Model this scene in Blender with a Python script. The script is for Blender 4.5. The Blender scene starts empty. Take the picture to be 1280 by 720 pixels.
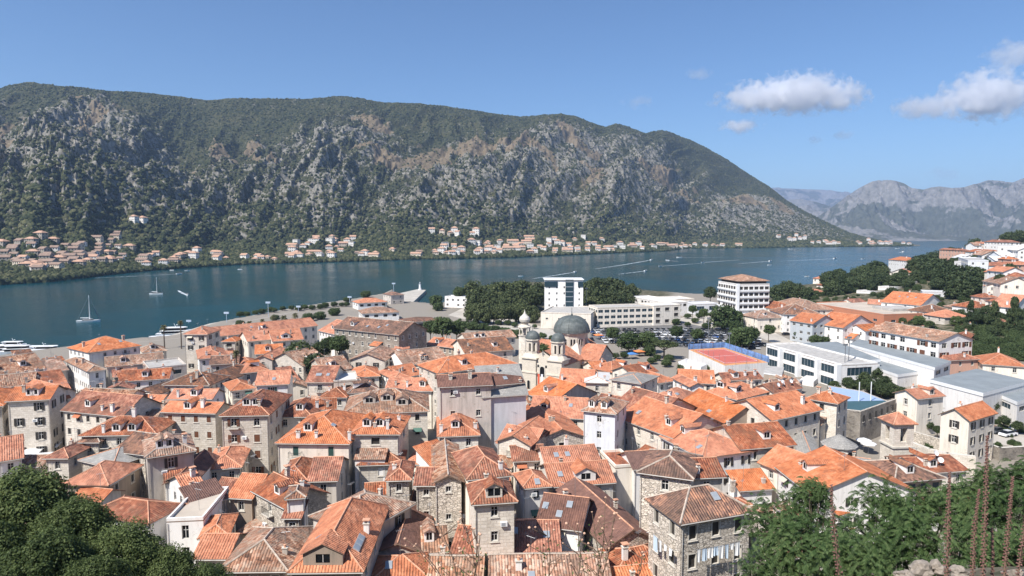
import bpy
HAZE = 7.0e-5; CLOUDS = True; FOREST = True
import bpy, math, random
import numpy as np
from mathutils import Vector, Matrix
R = math.radians
random.seed(7); rng = np.random.default_rng(11)
S = bpy.context.scene
COL = S.collection
# ------------------------------------------------------------------ camera model (photo pixels 1280x720)
F = 830.0; EYE = 52.0; TH = math.atan(70/F); CT, ST = math.cos(TH), math.sin(TH)
def ray(u, v):
    x = (u-640)/F; y = -(v-360)/F
    return Vector((x, CT+y*ST, -ST+y*CT))
def on_z(u, v, z):
    d = ray(u, v); t = (z-EYE)/d.z
    return Vector((d.x*t, d.y*t, z))
def at_y(u, v, Y):
    d = ray(u, v); t = Y/d.y
    return Vector((d.x*t, Y, EYE+d.z*t))
def proj(p):
    x, y, z = p[0], p[1], p[2]-EYE
    f = y*CT - z*ST; up = y*ST + z*CT
    return 640+F*x/f, 360-F*up/f
cam = bpy.data.cameras.new('camera'); co = bpy.data.objects.new('camera', cam); COL.objects.link(co)
cam.sensor_width = 36; cam.lens = 36*F/1280; cam.clip_start = .3; cam.clip_end = 60000
co.location = (0, 0, EYE); co.rotation_euler = (math.pi/2-TH, 0, 0); S.camera = co
# ------------------------------------------------------------------ mesh builder
def newell(vs):
    n = Vector((0, 0, 0))
    for i in range(len(vs)):
        a = vs[i]; b = vs[(i+1) % len(vs)]
        n.x += (a[1]-b[1])*(a[2]+b[2]); n.y += (a[2]-b[2])*(a[0]+b[0]); n.z += (a[0]-b[0])*(a[1]+b[1])
    return n.normalized() if n.length > 1e-12 else Vector((0, 0, 1))
class MB:
    def __init__(s): s.v = []; s.f = []; s.m = []; s.uv = []; s.mats = []; s.sm = []
    def mi(s, m):
        if m not in s.mats: s.mats.append(m)
        return s.mats.index(m)
    def face(s, pts, m, smooth=False):
        n = newell(pts); i0 = len(s.v)
        t = Vector((-n.y, n.x, 0))
        t = t.normalized() if t.length > .02 else Vector((1, 0, 0))
        b = n.cross(t)
        for p in pts:
            p = Vector(p); s.v.append(p[:]); s.uv.append((p.dot(t), p.dot(b)))
        s.f.append(tuple(range(i0, i0+len(pts)))); s.m.append(s.mi(m)); s.sm.append(smooth)
    def box(s, a, b, m, top=None, M=None):
        x0, y0, z0 = a; x1, y1, z1 = b
        c = [Vector(q) for q in ((x0,y0,z0),(x1,y0,z0),(x1,y1,z0),(x0,y1,z0),(x0,y0,z1),(x1,y0,z1),(x1,y1,z1),(x0,y1,z1))]
        if M is not None: c = [M @ q for q in c]
        for k, f in enumerate(((0,3,2,1),(4,5,6,7),(0,1,5,4),(1,2,6,5),(2,3,7,6),(3,0,4,7))):
            s.face([c[i] for i in f], top if (top and k == 1) else m)
    def prism(s, poly, z0, z1, m, top=None, bottom=True):
        n = len(poly)
        for i in range(n):
            a = poly[i]; b = poly[(i+1) % n]
            s.face([(a[0],a[1],z0),(b[0],b[1],z0),(b[0],b[1],z1),(a[0],a[1],z1)], m)
        s.face([(p[0],p[1],z1) for p in poly], top or m)
        if bottom: s.face([(p[0],p[1],z0) for p in reversed(poly)], m)
    def lathe(s, prof, n, m, c=(0,0), a0=0, smooth=True):
        for i in range(len(prof)-1):
            (r0, z0), (r1, z1) = prof[i], prof[i+1]
            for k in range(n):
                a = a0+2*math.pi*k/n; b = a0+2*math.pi*(k+1)/n
                P = lambda r, t, z: (c[0]+r*math.cos(t), c[1]+r*math.sin(t), z)
                if r0 < 1e-4: s.face([P(r0,a,z0), P(r1,b,z1), P(r1,a,z1)], m, smooth)
                elif r1 < 1e-4: s.face([P(r0,a,z0), P(r0,b,z0), P(r1,a,z1)], m, smooth)
                else: s.face([P(r0,a,z0), P(r0,b,z0), P(r1,b,z1), P(r1,a,z1)], m, smooth)
    def tube(s, pts, r, m, n=6, r1=None):
        pts = [Vector(p) for p in pts]; rings = []
        for i, p in enumerate(pts):
            d = (pts[min(i+1, len(pts)-1)]-pts[max(i-1, 0)]).normalized()
            x = d.cross(Vector((0,0,1)))
            x = x.normalized() if x.length > .05 else Vector((1,0,0))
            y = d.cross(x); rr = r if r1 is None else r+(r1-r)*i/(len(pts)-1)
            rings.append([p+x*rr*math.cos(2*math.pi*k/n)+y*rr*math.sin(2*math.pi*k/n) for k in range(n)])
        for i in range(len(rings)-1):
            for k in range(n):
                s.face([rings[i][k], rings[i+1][k], rings[i+1][(k+1)%n], rings[i][(k+1)%n]], m, True)
        s.face(rings[-1], m)
    def slab(s, V, Fs, th, top, side):
        """a roof skin: faces Fs over the points V, given a thickness"""
        cnt = {}
        for f in Fs:
            for i in range(len(f)): cnt.setdefault(frozenset((f[i], f[(i+1)%len(f)])), []).append((f[i], f[(i+1)%len(f)]))
        lo = [(p[0], p[1], p[2]-th) for p in V]
        for f in Fs:
            s.face([V[i] for i in f], top); s.face([lo[i] for i in reversed(f)], side)
        for e in cnt.values():
            if len(e) == 1:
                a, b = e[0]; s.face([lo[a], lo[b], V[b], V[a]], side)
    def mesh(s, name, weld=False):
        me = bpy.data.meshes.new(name); me.from_pydata(s.v, [], s.f)
        for m in s.mats: me.materials.append(m)
        me.polygons.foreach_set('material_index', s.m); me.polygons.foreach_set('use_smooth', s.sm)
        uv = me.uv_layers.new(name='UVMap')
        uv.data.foreach_set('uv', np.array(s.uv, dtype=np.float32).ravel())
        me.update()
        if weld:
            import bmesh
            b = bmesh.new(); b.from_mesh(me); bmesh.ops.remove_doubles(b, verts=b.verts, dist=1e-4); b.to_mesh(me); b.free()
        return me
    def obj(s, name, parent=None, loc=(0,0,0), rz=0, weld=False):
        return link(name, s.mesh(name, weld), parent, loc, rz)
def link(name, me, parent=None, loc=(0,0,0), rz=0):
    o = bpy.data.objects.new(name, me); COL.objects.link(o)
    o.location = loc; o.rotation_euler = (0, 0, rz)
    if parent: o.parent = parent
    return o
def tag(o, label=None, cat=None, group=None, kind=None):
    if label: o['label'] = label
    if cat: o['category'] = cat
    if group: o['group'] = group
    if kind: o['kind'] = kind
    return o
def thing(name, label, cat, loc=(0,0,0), rz=0, group=None):
    o = link(name, None, None, loc, rz); o.empty_display_size = .5
    return tag(o, label, cat, group)
def copy_tree(o, parent=None):
    c = o.copy(); COL.objects.link(c)
    if parent: c.parent = parent
    for ch in o.children: copy_tree(ch, c)
    return c
# ------------------------------------------------------------------ numpy noise
class Noise:
    def __init__(s, seed): s.g = np.random.default_rng(seed).random((256, 256))
    def at(s, x, y):
        xi = np.floor(x).astype(int); yi = np.floor(y).astype(int); fx = x-xi; fy = y-yi
        fx = fx*fx*(3-2*fx); fy = fy*fy*(3-2*fy); g = s.g
        a = g[xi & 255, yi & 255]; b = g[(xi+1) & 255, yi & 255]; c = g[xi & 255, (yi+1) & 255]; d = g[(xi+1) & 255, (yi+1) & 255]
        return (a*(1-fx)+b*fx)*(1-fy)+(c*(1-fx)+d*fx)*fy
    def fbm(s, x, y, o=5, ridged=False, gain=.5):
        r = 0; a = 1; t = 0
        for i in range(o):
            n = s.at(x*2**i+17.3*i, y*2**i+5.1*i)
            if ridged: n = 1-np.abs(2*n-1)
            r = r+a*n; t += a; a *= gain
        return r/t
N1, N2, N3 = Noise(1), Noise(2), Noise(3)
def sstep(a, b, x):
    t = np.clip((x-a)/(b-a), 0, 1); return t*t*(3-2*t)
# ------------------------------------------------------------------ materials
class Mat:
    def __init__(s, name, rough=.85, spec=.3):
        s.m = bpy.data.materials.new(name); s.m.use_nodes = True; s.t = s.m.node_tree
        s.p = s.t.nodes['Principled BSDF']; s.p.inputs['Roughness'].default_value = rough
        s.p.inputs['Specular IOR Level'].default_value = spec
    def n(s, typ, **kw):
        x = s.t.nodes.new(typ)
        for k, v in kw.items():
            if k.startswith('i_'): x.inputs[int(k[2:])].default_value = v
            else: setattr(x, k, v)
        return x
    def l(s, a, b): s.t.links.new(a, b)
    def math(s, op, a, b=None, c=None):
        x = s.t.nodes.new('ShaderNodeMath'); x.operation = op
        for i, q in enumerate((a, b, c)):
            if q is None: continue
            if isinstance(q, (int, float)): x.inputs[i].default_value = q
            else: s.l(q, x.inputs[i])
        return x.outputs[0]
    def noise(s, scale, detail=4, vec=None, rough=.55):
        x = s.n('ShaderNodeTexNoise'); x.inputs['Scale'].default_value = scale; x.inputs['Detail'].default_value = detail
        x.inputs['Roughness'].default_value = rough
        if vec is not None: s.l(vec, x.inputs['Vector'])
        return x.outputs['Fac']
    def mix(s, f, a, b, mode='MIX'):
        x = s.t.nodes.new('ShaderNodeMix'); x.data_type = 'RGBA'; x.blend_type = mode
        for q, k in ((f, 0), (a, 6), (b, 7)):
            if isinstance(q, (int, float)): x.inputs[k].default_value = q
            elif isinstance(q, tuple): x.inputs[k].default_value = (*q, 1)
            else: s.l(q, x.inputs[k])
        return x.outputs[2]
    def ramp(s, f, stops, interp='LINEAR'):
        x = s.t.nodes.new('ShaderNodeValToRGB'); x.color_ramp.interpolation = interp
        while len(x.color_ramp.elements) < len(stops): x.color_ramp.elements.new(.5)
        for e, (p, c) in zip(x.color_ramp.elements, stops): e.position = p; e.color = (*c, 1) if isinstance(c, tuple) else (c, c, c, 1)
        s.l(f, x.inputs[0]); return x.outputs[0]
    def col(s, c):
        if isinstance(c, tuple): s.p.inputs['Base Color'].default_value = (*c, 1)
        else: s.l(c, s.p.inputs['Base Color'])
    def bump(s, h, d, st=1.0):
        x = s.t.nodes.new('ShaderNodeBump'); x.inputs['Distance'].default_value = d; x.inputs['Strength'].default_value = st
        s.l(h, x.inputs['Height']); s.l(x.outputs[0], s.p.inputs['Normal'])
    def coord(s, k='Object'):
        return s.n('ShaderNodeTexCoord').outputs[k]
    def rand(s):
        return s.n('ShaderNodeObjectInfo').outputs['Random']
def flat_mat(name, c, rough=.8, var=.12, scale=.6, spec=.3, metal=0):
    m = Mat(name, rough, spec)
    f = m.noise(scale, 5, m.coord())
    a = tuple(x*(1-var) for x in c); b = tuple(min(1, x*(1+var)) for x in c)
    m.col(m.ramp(f, [(.3, a), (.7, b)])); m.p.inputs['Metallic'].default_value = metal
    return m.m
def tile_mat(name, cols, pw=.34, row=.5, patch=0.0, patchc=(.1,.08,.06), jit=1.0, bump=.07):
    """clay barrel tiles: columns down the slope, every tile its own tone, lichen patches"""
    m = Mat(name, .82, .25); uv = m.coord('UV')
    sp = m.n('ShaderNodeSeparateXYZ'); m.l(uv, sp.inputs[0]); u, v = sp.outputs[0], sp.outputs[1]
    rnd = m.rand()
    wob = m.math('MULTIPLY', m.math('SUBTRACT', m.noise(.35, 2, uv), .5), .35*jit)
    us = m.math('DIVIDE', m.math('ADD', u, wob), pw)
    cell = m.math('FLOOR', us)
    off = m.math('MULTIPLY', m.math('FRACT', m.math('MULTIPLY', cell, .37)), .5*jit)
    vs = m.math('ADD', m.math('DIVIDE', v, row), off)
    vc = m.math('FLOOR', vs)
    cb = m.n('ShaderNodeCombineXYZ'); m.l(cell, cb.inputs[0]); m.l(vc, cb.inputs[1]); m.l(rnd, cb.inputs[2])
    wn = m.n('ShaderNodeTexWhiteNoise'); wn.noise_dimensions = '3D'; m.l(cb.outputs[0], wn.inputs[0])
    ad = m.n('ShaderNodeVectorMath'); ad.operation = 'ADD'; m.l(uv, ad.inputs[0])
    rv = m.n('ShaderNodeCombineXYZ'); m.l(m.math('MULTIPLY', rnd, 91.0), rv.inputs[0]); m.l(rv.outputs[0], ad.inputs[1])
    big = m.noise(.45, 6, ad.outputs[0], .65)
    f = m.math('ADD', m.math('MULTIPLY', wn.outputs[0], .62*jit), m.math('MULTIPLY', m.math('SUBTRACT', big, .36), 1.5))
    f = m.math('ADD', f, .18*(1-jit))
    n = len(cols)
    c = m.ramp(f, [((i+.15)/n, cols[i]) for i in range(n)])
    if patch > 0:
        pf = m.noise(.22, 7, ad.outputs[0], .7)
        mk = m.ramp(m.math('ADD', pf, m.math('MULTIPLY', wn.outputs[0], .06)), [(.60-patch*.16, 0.0), (.68-patch*.1, 1.0)])
        c = m.mix(m.math('MULTIPLY', mk, .75), c, patchc)
    # whole-roof tone
    hs = m.n('ShaderNodeHueSaturation'); m.l(c, hs.inputs['Color'])
    m.l(m.math('ADD', m.math('MULTIPLY', rnd, .24), .87), hs.inputs['Value'])
    m.l(m.math('ADD', m.math('MULTIPLY', m.math('FRACT', m.math('MULTIPLY', rnd, 7.3)), .2), .88), hs.inputs['Saturation'])
    m.col(hs.outputs[0])
    ph = m.math('MULTIPLY', m.math('FRACT', us), math.pi)
    h = m.math('SINE', ph)
    rr = m.math('FRACT', vs)
    h = m.math('ADD', h, m.math('MULTIPLY', rr, -.35)); h = m.math('ADD', h, m.math('MULTIPLY', m.noise(.9, 3, ad.outputs[0]), 5.0))
    h = m.math('ADD', h, m.math('MULTIPLY', wn.outputs[0], .35*jit))
    m.bump(h, bump*1.5)
    return m.m
def stone_mat(name, c1, c2, bw=.55, bh=.28, mortar=(.3,.27,.23), bump=.02, stain=.5):
    m = Mat(name, .9, .2); uv = m.coord('UV')
    br = m.n('ShaderNodeTexBrick'); m.l(uv, br.inputs[0])
    br.inputs['Scale'].default_value = 1; br.inputs['Brick Width'].default_value = bw; br.inputs['Row Height'].default_value = bh
    br.inputs['Mortar Size'].default_value = .014; br.inputs['Mortar Smooth'].default_value = .4
    br.inputs['Color1'].default_value = (*c1, 1); br.inputs['Color2'].default_value = (*c2, 1); br.inputs['Mortar'].default_value = (*mortar, 1)
    s = m.noise(.5, 7, uvn(m), .65); c = m.mix(m.ramp(s, [(.42, 0.0), (.66, stain)]), br.outputs[0], tuple(x*.55 for x in c1))
    g = m.noise(6, 4, m.coord()); c = m.mix(.35, c, m.ramp(g, [(.3, .35), (.7, .75)]), 'OVERLAY')
    hs = m.n('ShaderNodeHueSaturation'); m.l(c, hs.inputs['Color']); m.l(m.math('ADD', m.math('MULTIPLY', m.rand(), .25), .88), hs.inputs['Value'])
    m.col(hs.outputs[0]); m.bump(m.math('SUBTRACT', m.math('MULTIPLY', g, .6), br.outputs[1]), bump)
    return m.m
def rubble_mat(name, cols):
    m = Mat(name, .92, .2); uv = m.coord('UV')
    mp = m.n('ShaderNodeMapping'); m.l(uv, mp.inputs[0]); mp.inputs['Scale'].default_value = (2.1, 3.6, 1)
    v = m.n('ShaderNodeTexVoronoi'); m.l(mp.outputs[0], v.inputs['Vector']); v.inputs['Scale'].default_value = 1
    e = m.n('ShaderNodeTexVoronoi'); e.feature = 'DISTANCE_TO_EDGE'; m.l(mp.outputs[0], e.inputs['Vector']); e.inputs['Scale'].default_value = 1
    sp = m.n('ShaderNodeSeparateColor'); m.l(v.outputs['Color'], sp.inputs[0])
    c = m.ramp(sp.outputs[0], [(i/(len(cols)-1), cols[i]) for i in range(len(cols))])
    ed = m.ramp(e.outputs[0], [(.02, 1.0), (.09, 0.0)])
    c = m.mix(ed, c, (.27,.24,.2))
    c = m.mix(m.ramp(m.noise(.35, 6, m.coord()), [(.42, 0.0), (.7, .6)]), c, (.55,.49,.41))
    hs = m.n('ShaderNodeHueSaturation'); m.l(c, hs.inputs['Color']); m.l(m.math('ADD', m.math('MULTIPLY', m.rand(), .3), .85), hs.inputs['Value'])
    m.col(hs.outputs[0]); m.bump(m.math('SUBTRACT', 1.0, ed), .04)
    return m.m
def uvn(m):
    ad = m.n('ShaderNodeVectorMath'); ad.operation = 'ADD'; m.l(m.coord(), ad.inputs[0]); cb = m.n('ShaderNodeCombineXYZ')
    for i in range(3): m.l(m.math('MULTIPLY', m.rand(), 37.0+i*11), cb.inputs[i])
    m.l(cb.outputs[0], ad.inputs[1]); return ad.outputs[0]
def plaster_mat(name, c, stain=.4, dirt=(.2,.18,.15)):
    m = Mat(name, .88, .2); oc = m.coord()
    mp = m.n('ShaderNodeMapping'); m.l(oc, mp.inputs[0]); mp.inputs['Scale'].default_value = (1.6, 1.6, .22)
    st = m.noise(.9, 6, mp.outputs[0], .65); f2 = m.noise(.25, 5, oc)
    c0 = m.mix(m.ramp(st, [(.45, 0.0), (.78, stain)]), c, dirt)
    c0 = m.mix(m.ramp(f2, [(.5, 0.0), (.72, stain*.7)]), c0, tuple(x*.6 for x in c))
    br = m.noise(.42, 8, uvn(m), .75); c0 = m.mix(m.ramp(br, [(.60, 0.0), (.625, stain*1.3)]), c0, (.36,.31,.25))
    g = m.noise(9, 3, oc); c0 = m.mix(.3, c0, m.ramp(g, [(.3, .4), (.7, .65)]), 'OVERLAY')
    hs = m.n('ShaderNodeHueSaturation'); m.l(c0, hs.inputs['Color']); m.l(m.math('ADD', m.math('MULTIPLY', m.rand(), .2), .9), hs.inputs['Value'])
    m.col(hs.outputs[0]); m.bump(g, .01)
    return m.m
M = {}
M['o'] = tile_mat('orange_tiles', [(.36,.115,.055),(.52,.18,.085),(.62,.235,.115),(.70,.32,.18)], jit=.5, patch=.25, patchc=(.27,.105,.06))
M['r'] = tile_mat('russet_tiles', [(.15,.06,.04),(.30,.105,.06),(.44,.16,.085),(.54,.25,.15)], jit=.8, patch=.6, patchc=(.17,.085,.055))
M['m'] = tile_mat('mottled_tiles', [(.12,.07,.05),(.36,.17,.10),(.52,.28,.18),(.62,.44,.32)], jit=1.0, patch=.7, patchc=(.22,.15,.11))
M['b'] = tile_mat('brown_tiles', [(.07,.04,.03),(.19,.10,.07),(.33,.17,.11),(.48,.22,.12)], jit=1.0, patch=.8, patchc=(.12,.08,.06))
M['d'] = tile_mat('dark_brown_tiles', [(.10,.055,.045),(.16,.085,.065),(.20,.105,.08),(.25,.13,.095)], jit=.5, pw=.3, bump=.05)
M['g'] = stone_mat('grey_slabs', (.30,.29,.27), (.38,.36,.33), .6, .4, (.2,.19,.18), .03)
M['w'] = flat_mat('pale_roof', (.62,.60,.57), .8, .1)
M['c_'] = flat_mat('concrete', (.42,.40,.37), .9, .2)
M['cap'] = flat_mat('ridge_mortar', (.62,.33,.21), .9, .3, 2)
M['capd'] = flat_mat('ridge_old', (.46,.38,.31), .9, .3, 2)
M['eave'] = flat_mat('eave_board', (.22,.15,.11), .8, .3)
M['gut'] = flat_mat('gutter_metal', (.45,.42,.38), .5, .2)
W = {}
W['l'] = stone_mat('limestone_blocks', (.76,.69,.59), (.62,.55,.46), .8, .42, (.48,.42,.35), stain=.5)
W['s'] = rubble_mat('rubble_stone', [(.40,.35,.29),(.66,.58,.49),(.82,.74,.63),(.54,.47,.38)])
W['w'] = plaster_mat('white_plaster', (.84,.81,.77), .3)
W['c'] = plaster_mat('cream_plaster', (.82,.74,.63), .4)
W['y'] = plaster_mat('grey_plaster', (.58,.52,.46), .65)
W['n'] = plaster_mat('brown_render', (.40,.32,.25), .6)
W['p'] = plaster_mat('pink_plaster', (.60,.36,.27), .35)
W['u'] = plaster_mat('bluegrey_plaster', (.45,.48,.50), .2)
W['i'] = plaster_mat('iceblue_plaster', (.68,.69,.71), .3)
W['k'] = rubble_mat('brown_rubble', [(.17,.14,.115),(.26,.22,.18),(.36,.31,.26),(.22,.18,.15)])
W['t'] = plaster_mat('terracotta_render', (.52,.21,.12), .25)
W['x'] = rubble_mat('dark_wall_stone', [(.14,.125,.11),(.24,.21,.18),(.31,.28,.24),(.2,.17,.14)])
g = Mat('window_glass', .25, .25); g.col((.012,.014,.016)); M['glass'] = g.m
g = Mat('blue_glass', .25, .3); g.col((.025,.05,.065)); M['bglass'] = g.m
M['sky_l'] = flat_mat('skylight_glass', (.30,.33,.36), .15, .1, spec=.6)  # pale base colour carries the sky's reflection in the panes
M['beige'] = flat_mat('beige_roof', (.50,.43,.35), .85, .15, .2)
M['frame'] = flat_mat('window_frame', (.70,.68,.64), .6, .06)
M['sur'] = flat_mat('window_surround', (.60,.56,.49), .85, .15)
M['green'] = flat_mat('green_shutter', (.035,.085,.075), .6, .15)
M['brown'] = flat_mat('brown_shutter', (.16,.07,.04), .6, .2)
M['dark'] = flat_mat('dark_shutter_and_shade', (.05,.045,.04), .6, .2)  # also the painted shade behind open holes
M['white'] = flat_mat('white_paint', (.80,.80,.79), .5, .05)
M['grey'] = flat_mat('grey_paint', (.34,.36,.38), .6, .1)
M['metal'] = flat_mat('grey_metal', (.30,.31,.32), .45, .1, metal=.6)
M['black'] = flat_mat('black_metal_and_shade', (.03,.03,.03), .5, .1)  # also the painted shade inside the belfries
def inpoly(u, v, P):
    c = False
    for i in range(len(P)):
        (x1,y1),(x2,y2) = P[i], P[i-1]
        if (y1 > v) != (y2 > v) and u < (x2-x1)*(v-y1)/(y2-y1)+x1: c = not c
    return c
# ------------------------------------------------------------------ windows
_win = {}
def win_mesh(w, h, style, sur):
    k = (round(w,2), round(h,2), style, sur)
    if k in _win: return _win[k]
    b = MB(); dp = .22; sm = M['sur']
    if style == 'strip':      # modern ribbon glazing: thin mullions
        b.box((0,dp-.02,0), (w,dp,h), M['bglass'])
        n = max(1, round(w/1.5))
        for i in range(n+1): b.box((max(0,i*w/n-.04),dp-.08,0), (min(w,i*w/n+.03),dp-.021,h), M['grey'])
    else:
        b.face([(0,dp,0),(w,dp,0),(w,dp,h),(0,dp,h)], M['dark'] if style == 'hole' else M['glass'])  # a hole is backed by a dark sheet in place of shade
        if style != 'hole':
            f = M['frame']
            b.box((0,dp-.06,0),(.07,dp-.004,h), f); b.box((w-.07,dp-.06,0),(w,dp-.004,h), f)
            b.box((.07,dp-.06,h-.07),(w-.07,dp-.004,h), f); b.box((.07,dp-.06,0),(w-.07,dp-.004,.07), f)
            b.box((w/2-.035,dp-.055,.07),(w/2+.035,dp-.004,h-.07), f)
            if h > 1.1: b.box((.07,dp-.05,h*.62),(w/2-.036,dp-.004,h*.62+.05), f); b.box((w/2+.036,dp-.05,h*.62),(w-.07,dp-.004,h*.62+.05), f)
    b.face([(0,0,0),(w,0,0),(w,dp,0),(0,dp,0)], sm); b.face([(0,dp,h),(w,dp,h),(w,0,h),(0,0,h)], sm)
    b.face([(0,0,0),(0,dp,0),(0,dp,h),(0,0,h)], sm); b.face([(w,dp,0),(w,0,0),(w,0,h),(w,dp,h)], sm)
    if sur:
        t = .13
        b.box((-t,-.04,-t),(w+t,-.002,-.002), sm); b.box((-t,-.04,h+.002),(w+t,-.002,h+t), sm)
        b.box((-t,-.04,-.002),(-.002,-.002,h+.002), sm); b.box((w+.002,-.04,-.002),(w+t,-.002,h+.002), sm)
        b.box((-t-.05,-.12,-t-.06),(w+t+.05,-.002,-t-.003), sm)
    if style in ('green', 'brown', 'darks', 'grey'):
        c = M[{'darks':'dark'}.get(style, style)]
        for x0, x1 in ((-w/2-.03, -.03), (w+.03, w*1.5+.03)):
            b.box((x0,-.1,0),(x1,-.055,h), c)
            for i in range(1, 6): b.box((x0+.05,-.115,i*h/6-.03),(x1-.05,-.102,i*h/6+.03), c)
    if style in ('greenc', 'brownc'):      # shutters closed
        c = M[style[:-1]]; b.box((0,.01,0),(w/2-.01,.05,h), c); b.box((w/2+.01,.01,0),(w,.05,h), c)
        for i in range(1, 7): b.box((.05,-.004,i*h/7-.03),(w-.05,.009,i*h/7+.03), c)
    _win[k] = b.mesh('window'); return _win[k]
def facade(mb, p0, p1, z0, z1, ops, m):
    """one wall plane from p0 to p1 (left to right seen from outside) with real openings ops = (x, z, w, h)"""
    p0 = Vector((*p0, 0)); p1 = Vector((*p1, 0)); L = (p1-p0).length; d = (p1-p0)/L
    xs = sorted({0, L, *[o[0] for o in ops], *[o[0]+o[2] for o in ops]})
    zs = sorted({z0, z1, *[o[1] for o in ops], *[o[1]+o[3] for o in ops]})
    for j in range(len(zs)-1):
        run = None
        for i in range(len(xs)-1):
            cx, cz = (xs[i]+xs[i+1])/2, (zs[j]+zs[j+1])/2
            hole = any(o[0] < cx < o[0]+o[2] and o[1] < cz < o[1]+o[3] for o in ops)
            if not hole and run is None: run = xs[i]
            if (hole or i == len(xs)-2) and run is not None:
                e = xs[i] if hole else xs[i+1]
                a, b = p0+d*run, p0+d*e
                mb.face([(a.x,a.y,zs[j]),(b.x,b.y,zs[j]),(b.x,b.y,zs[j+1]),(a.x,a.y,zs[j+1])], m); run = None
ROOFW = {'beige':'beige','o':'bright orange','r':'russet','m':'mottled','b':'weathered brown','d':'dark brown','g':'slate-grey','w':'pale','c_':'concrete'}
WALLW = {'l':'pale stone','s':'rubble stone','w':'white','c':'cream','y':'grey rendered','n':'brown rendered','p':'pink','u':'blue-grey','i':'ice-white','x':'dark stone','k':'brown stone','t':'terracotta'}
TYPW = {'gx':'gabled','gy':'gable-fronted','hip':'hipped','flat':'flat','shed':'sloping','shedr':'sloping'}
HOUSES = []
def terrain_z(x, y): return 3.8
def chimney_mesh(kind, rs):
    b = MB(); m = {'s':W['s'],'w':W['w'],'y':W['y'],'r':W['n']}[kind]; w = rs.uniform(.22,.36); h = rs.uniform(.7,1.5)
    b.box((-w,-w*.8,-1.0),(w,w*.8,h), m); b.box((-w-.09,-w*.8-.09,h+.002),(w+.09,w*.8+.09,h+.12), M['sur'])
    if rs.random() < .5:
        for s in (-1, 1): b.box((s*w*.7-.07,-w*.7,h+.122),(s*w*.7+.07,w*.7,h+.42), m)
        b.box((-w-.12,-w*.8-.12,h+.424),(w+.12,w*.8+.12,h+.52), M['cap'])
    else: b.lathe([(.2,h+.122),(.17,h+.5),(.24,h+.52),(0,h+.62)], 8, M['cap'])
    return b.mesh('chimney')
_rs = random.Random(9)
CHM = [chimney_mesh(k, _rs) for k in 'swyrsw']
def _aer(k):
    b = MB(); h_ = 2.0+.6*k; b.tube([(0,0,-.2),(0,0,h_)], .025, M['metal'], 4); b.tube([(-.5,0,h_-.2),(.6,0,h_-.1)], .018, M['metal'], 4)
    for i in range(5): b.tube([(-.4+.22*i,-.3+.03*i,h_-.18),(-.4+.22*i,.3-.03*i,h_-.18)], .012, M['metal'], 4)
    return b.mesh('aerial')
AER = [_aer(k) for k in range(3)]
def _ac():
    b = MB(); b.box((-.42,-.36,0),(.42,-.04,.55), M['white']); b.lathe([(0,.0),(.2,.0)], 10, M['grey']); b.box((-.3,-.375,.08),(.18,-.362,.47), M['grey']); b.box((-.35,-.3,-.06),(.35,0,-.01), M['metal']); return b.mesh('air_conditioner')
ACM = _ac()
def _bal():
    b = MB(); b.box((-1.1,-.85,-.14),(1.1,-.003,0), M['sur'])
    for i in range(12): x = -1.05+i*2.1/11; b.box((x-.015,-.82,0),(x+.015,-.79,.95), M['black'])
    for x in (-1.06, 1.04):
        for y in (-.55, -.28): b.box((x,y,0),(x+.02,y+.02,.95), M['black'])
    b.box((-1.08,-.83,.95),(1.08,-.78,.99), M['black']); b.box((-1.08,-.779,.95),(-1.03,0,.99), M['black']); b.box((1.03,-.779,.95),(1.08,0,.99), M['black']); return b.mesh('balcony')
BALM = _bal()
def _aw(c):
    b = MB(); m = flat_mat('awning_cloth', c, .8, .1); b.slab([(-.9,-.85,-.45),(.9,-.85,-.45),(.9,-.01,.15),(-.9,-.01,.15)], [(0,1,2,3)], .03, m, m); return b.mesh('awning')
AWM = [_aw(c) for c in ((.55,.5,.4),(.08,.16,.13),(.45,.16,.08))]
_sk = {}
def skylight_mesh(w=.8, h=1.1):
    k = (w, h)
    if k not in _sk:
        b = MB(); b.box((-w/2,-h/2,-.05),(w/2,h/2,.10), M['grey']); b.box((-w/2+.09,-h/2+.09,.101),(w/2-.09,h/2-.09,.115), M['sky_l'])
        _sk[k] = b.mesh('skylight')
    return _sk[k]
def dish(parent, loc, r=.55, az=0.0):
    b = MB(); pr = [(0,0),(r*.5,.05*r),(r*.85,.18*r),(r,.27*r)]
    b.lathe(pr, 14, M['white']); b.lathe([(p[0], p[1]-.02) for p in reversed(pr)], 14, M['white'])
    b.tube([(0,0,0),(0,0,-.25)], .03, M['metal'], 5); b.tube([(r*.8,0,.2*r),(0,0,.9*r)], .015, M['metal'], 4)
    o = b.obj('satellite_dish', parent, loc); o.rotation_euler = (R(60), 0, az)
    b = MB(); b.tube([(0,0,-1.2),(0,0,0)], .03, M['metal'], 5); b.obj('mast', o.parent, loc)
    return o
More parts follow.
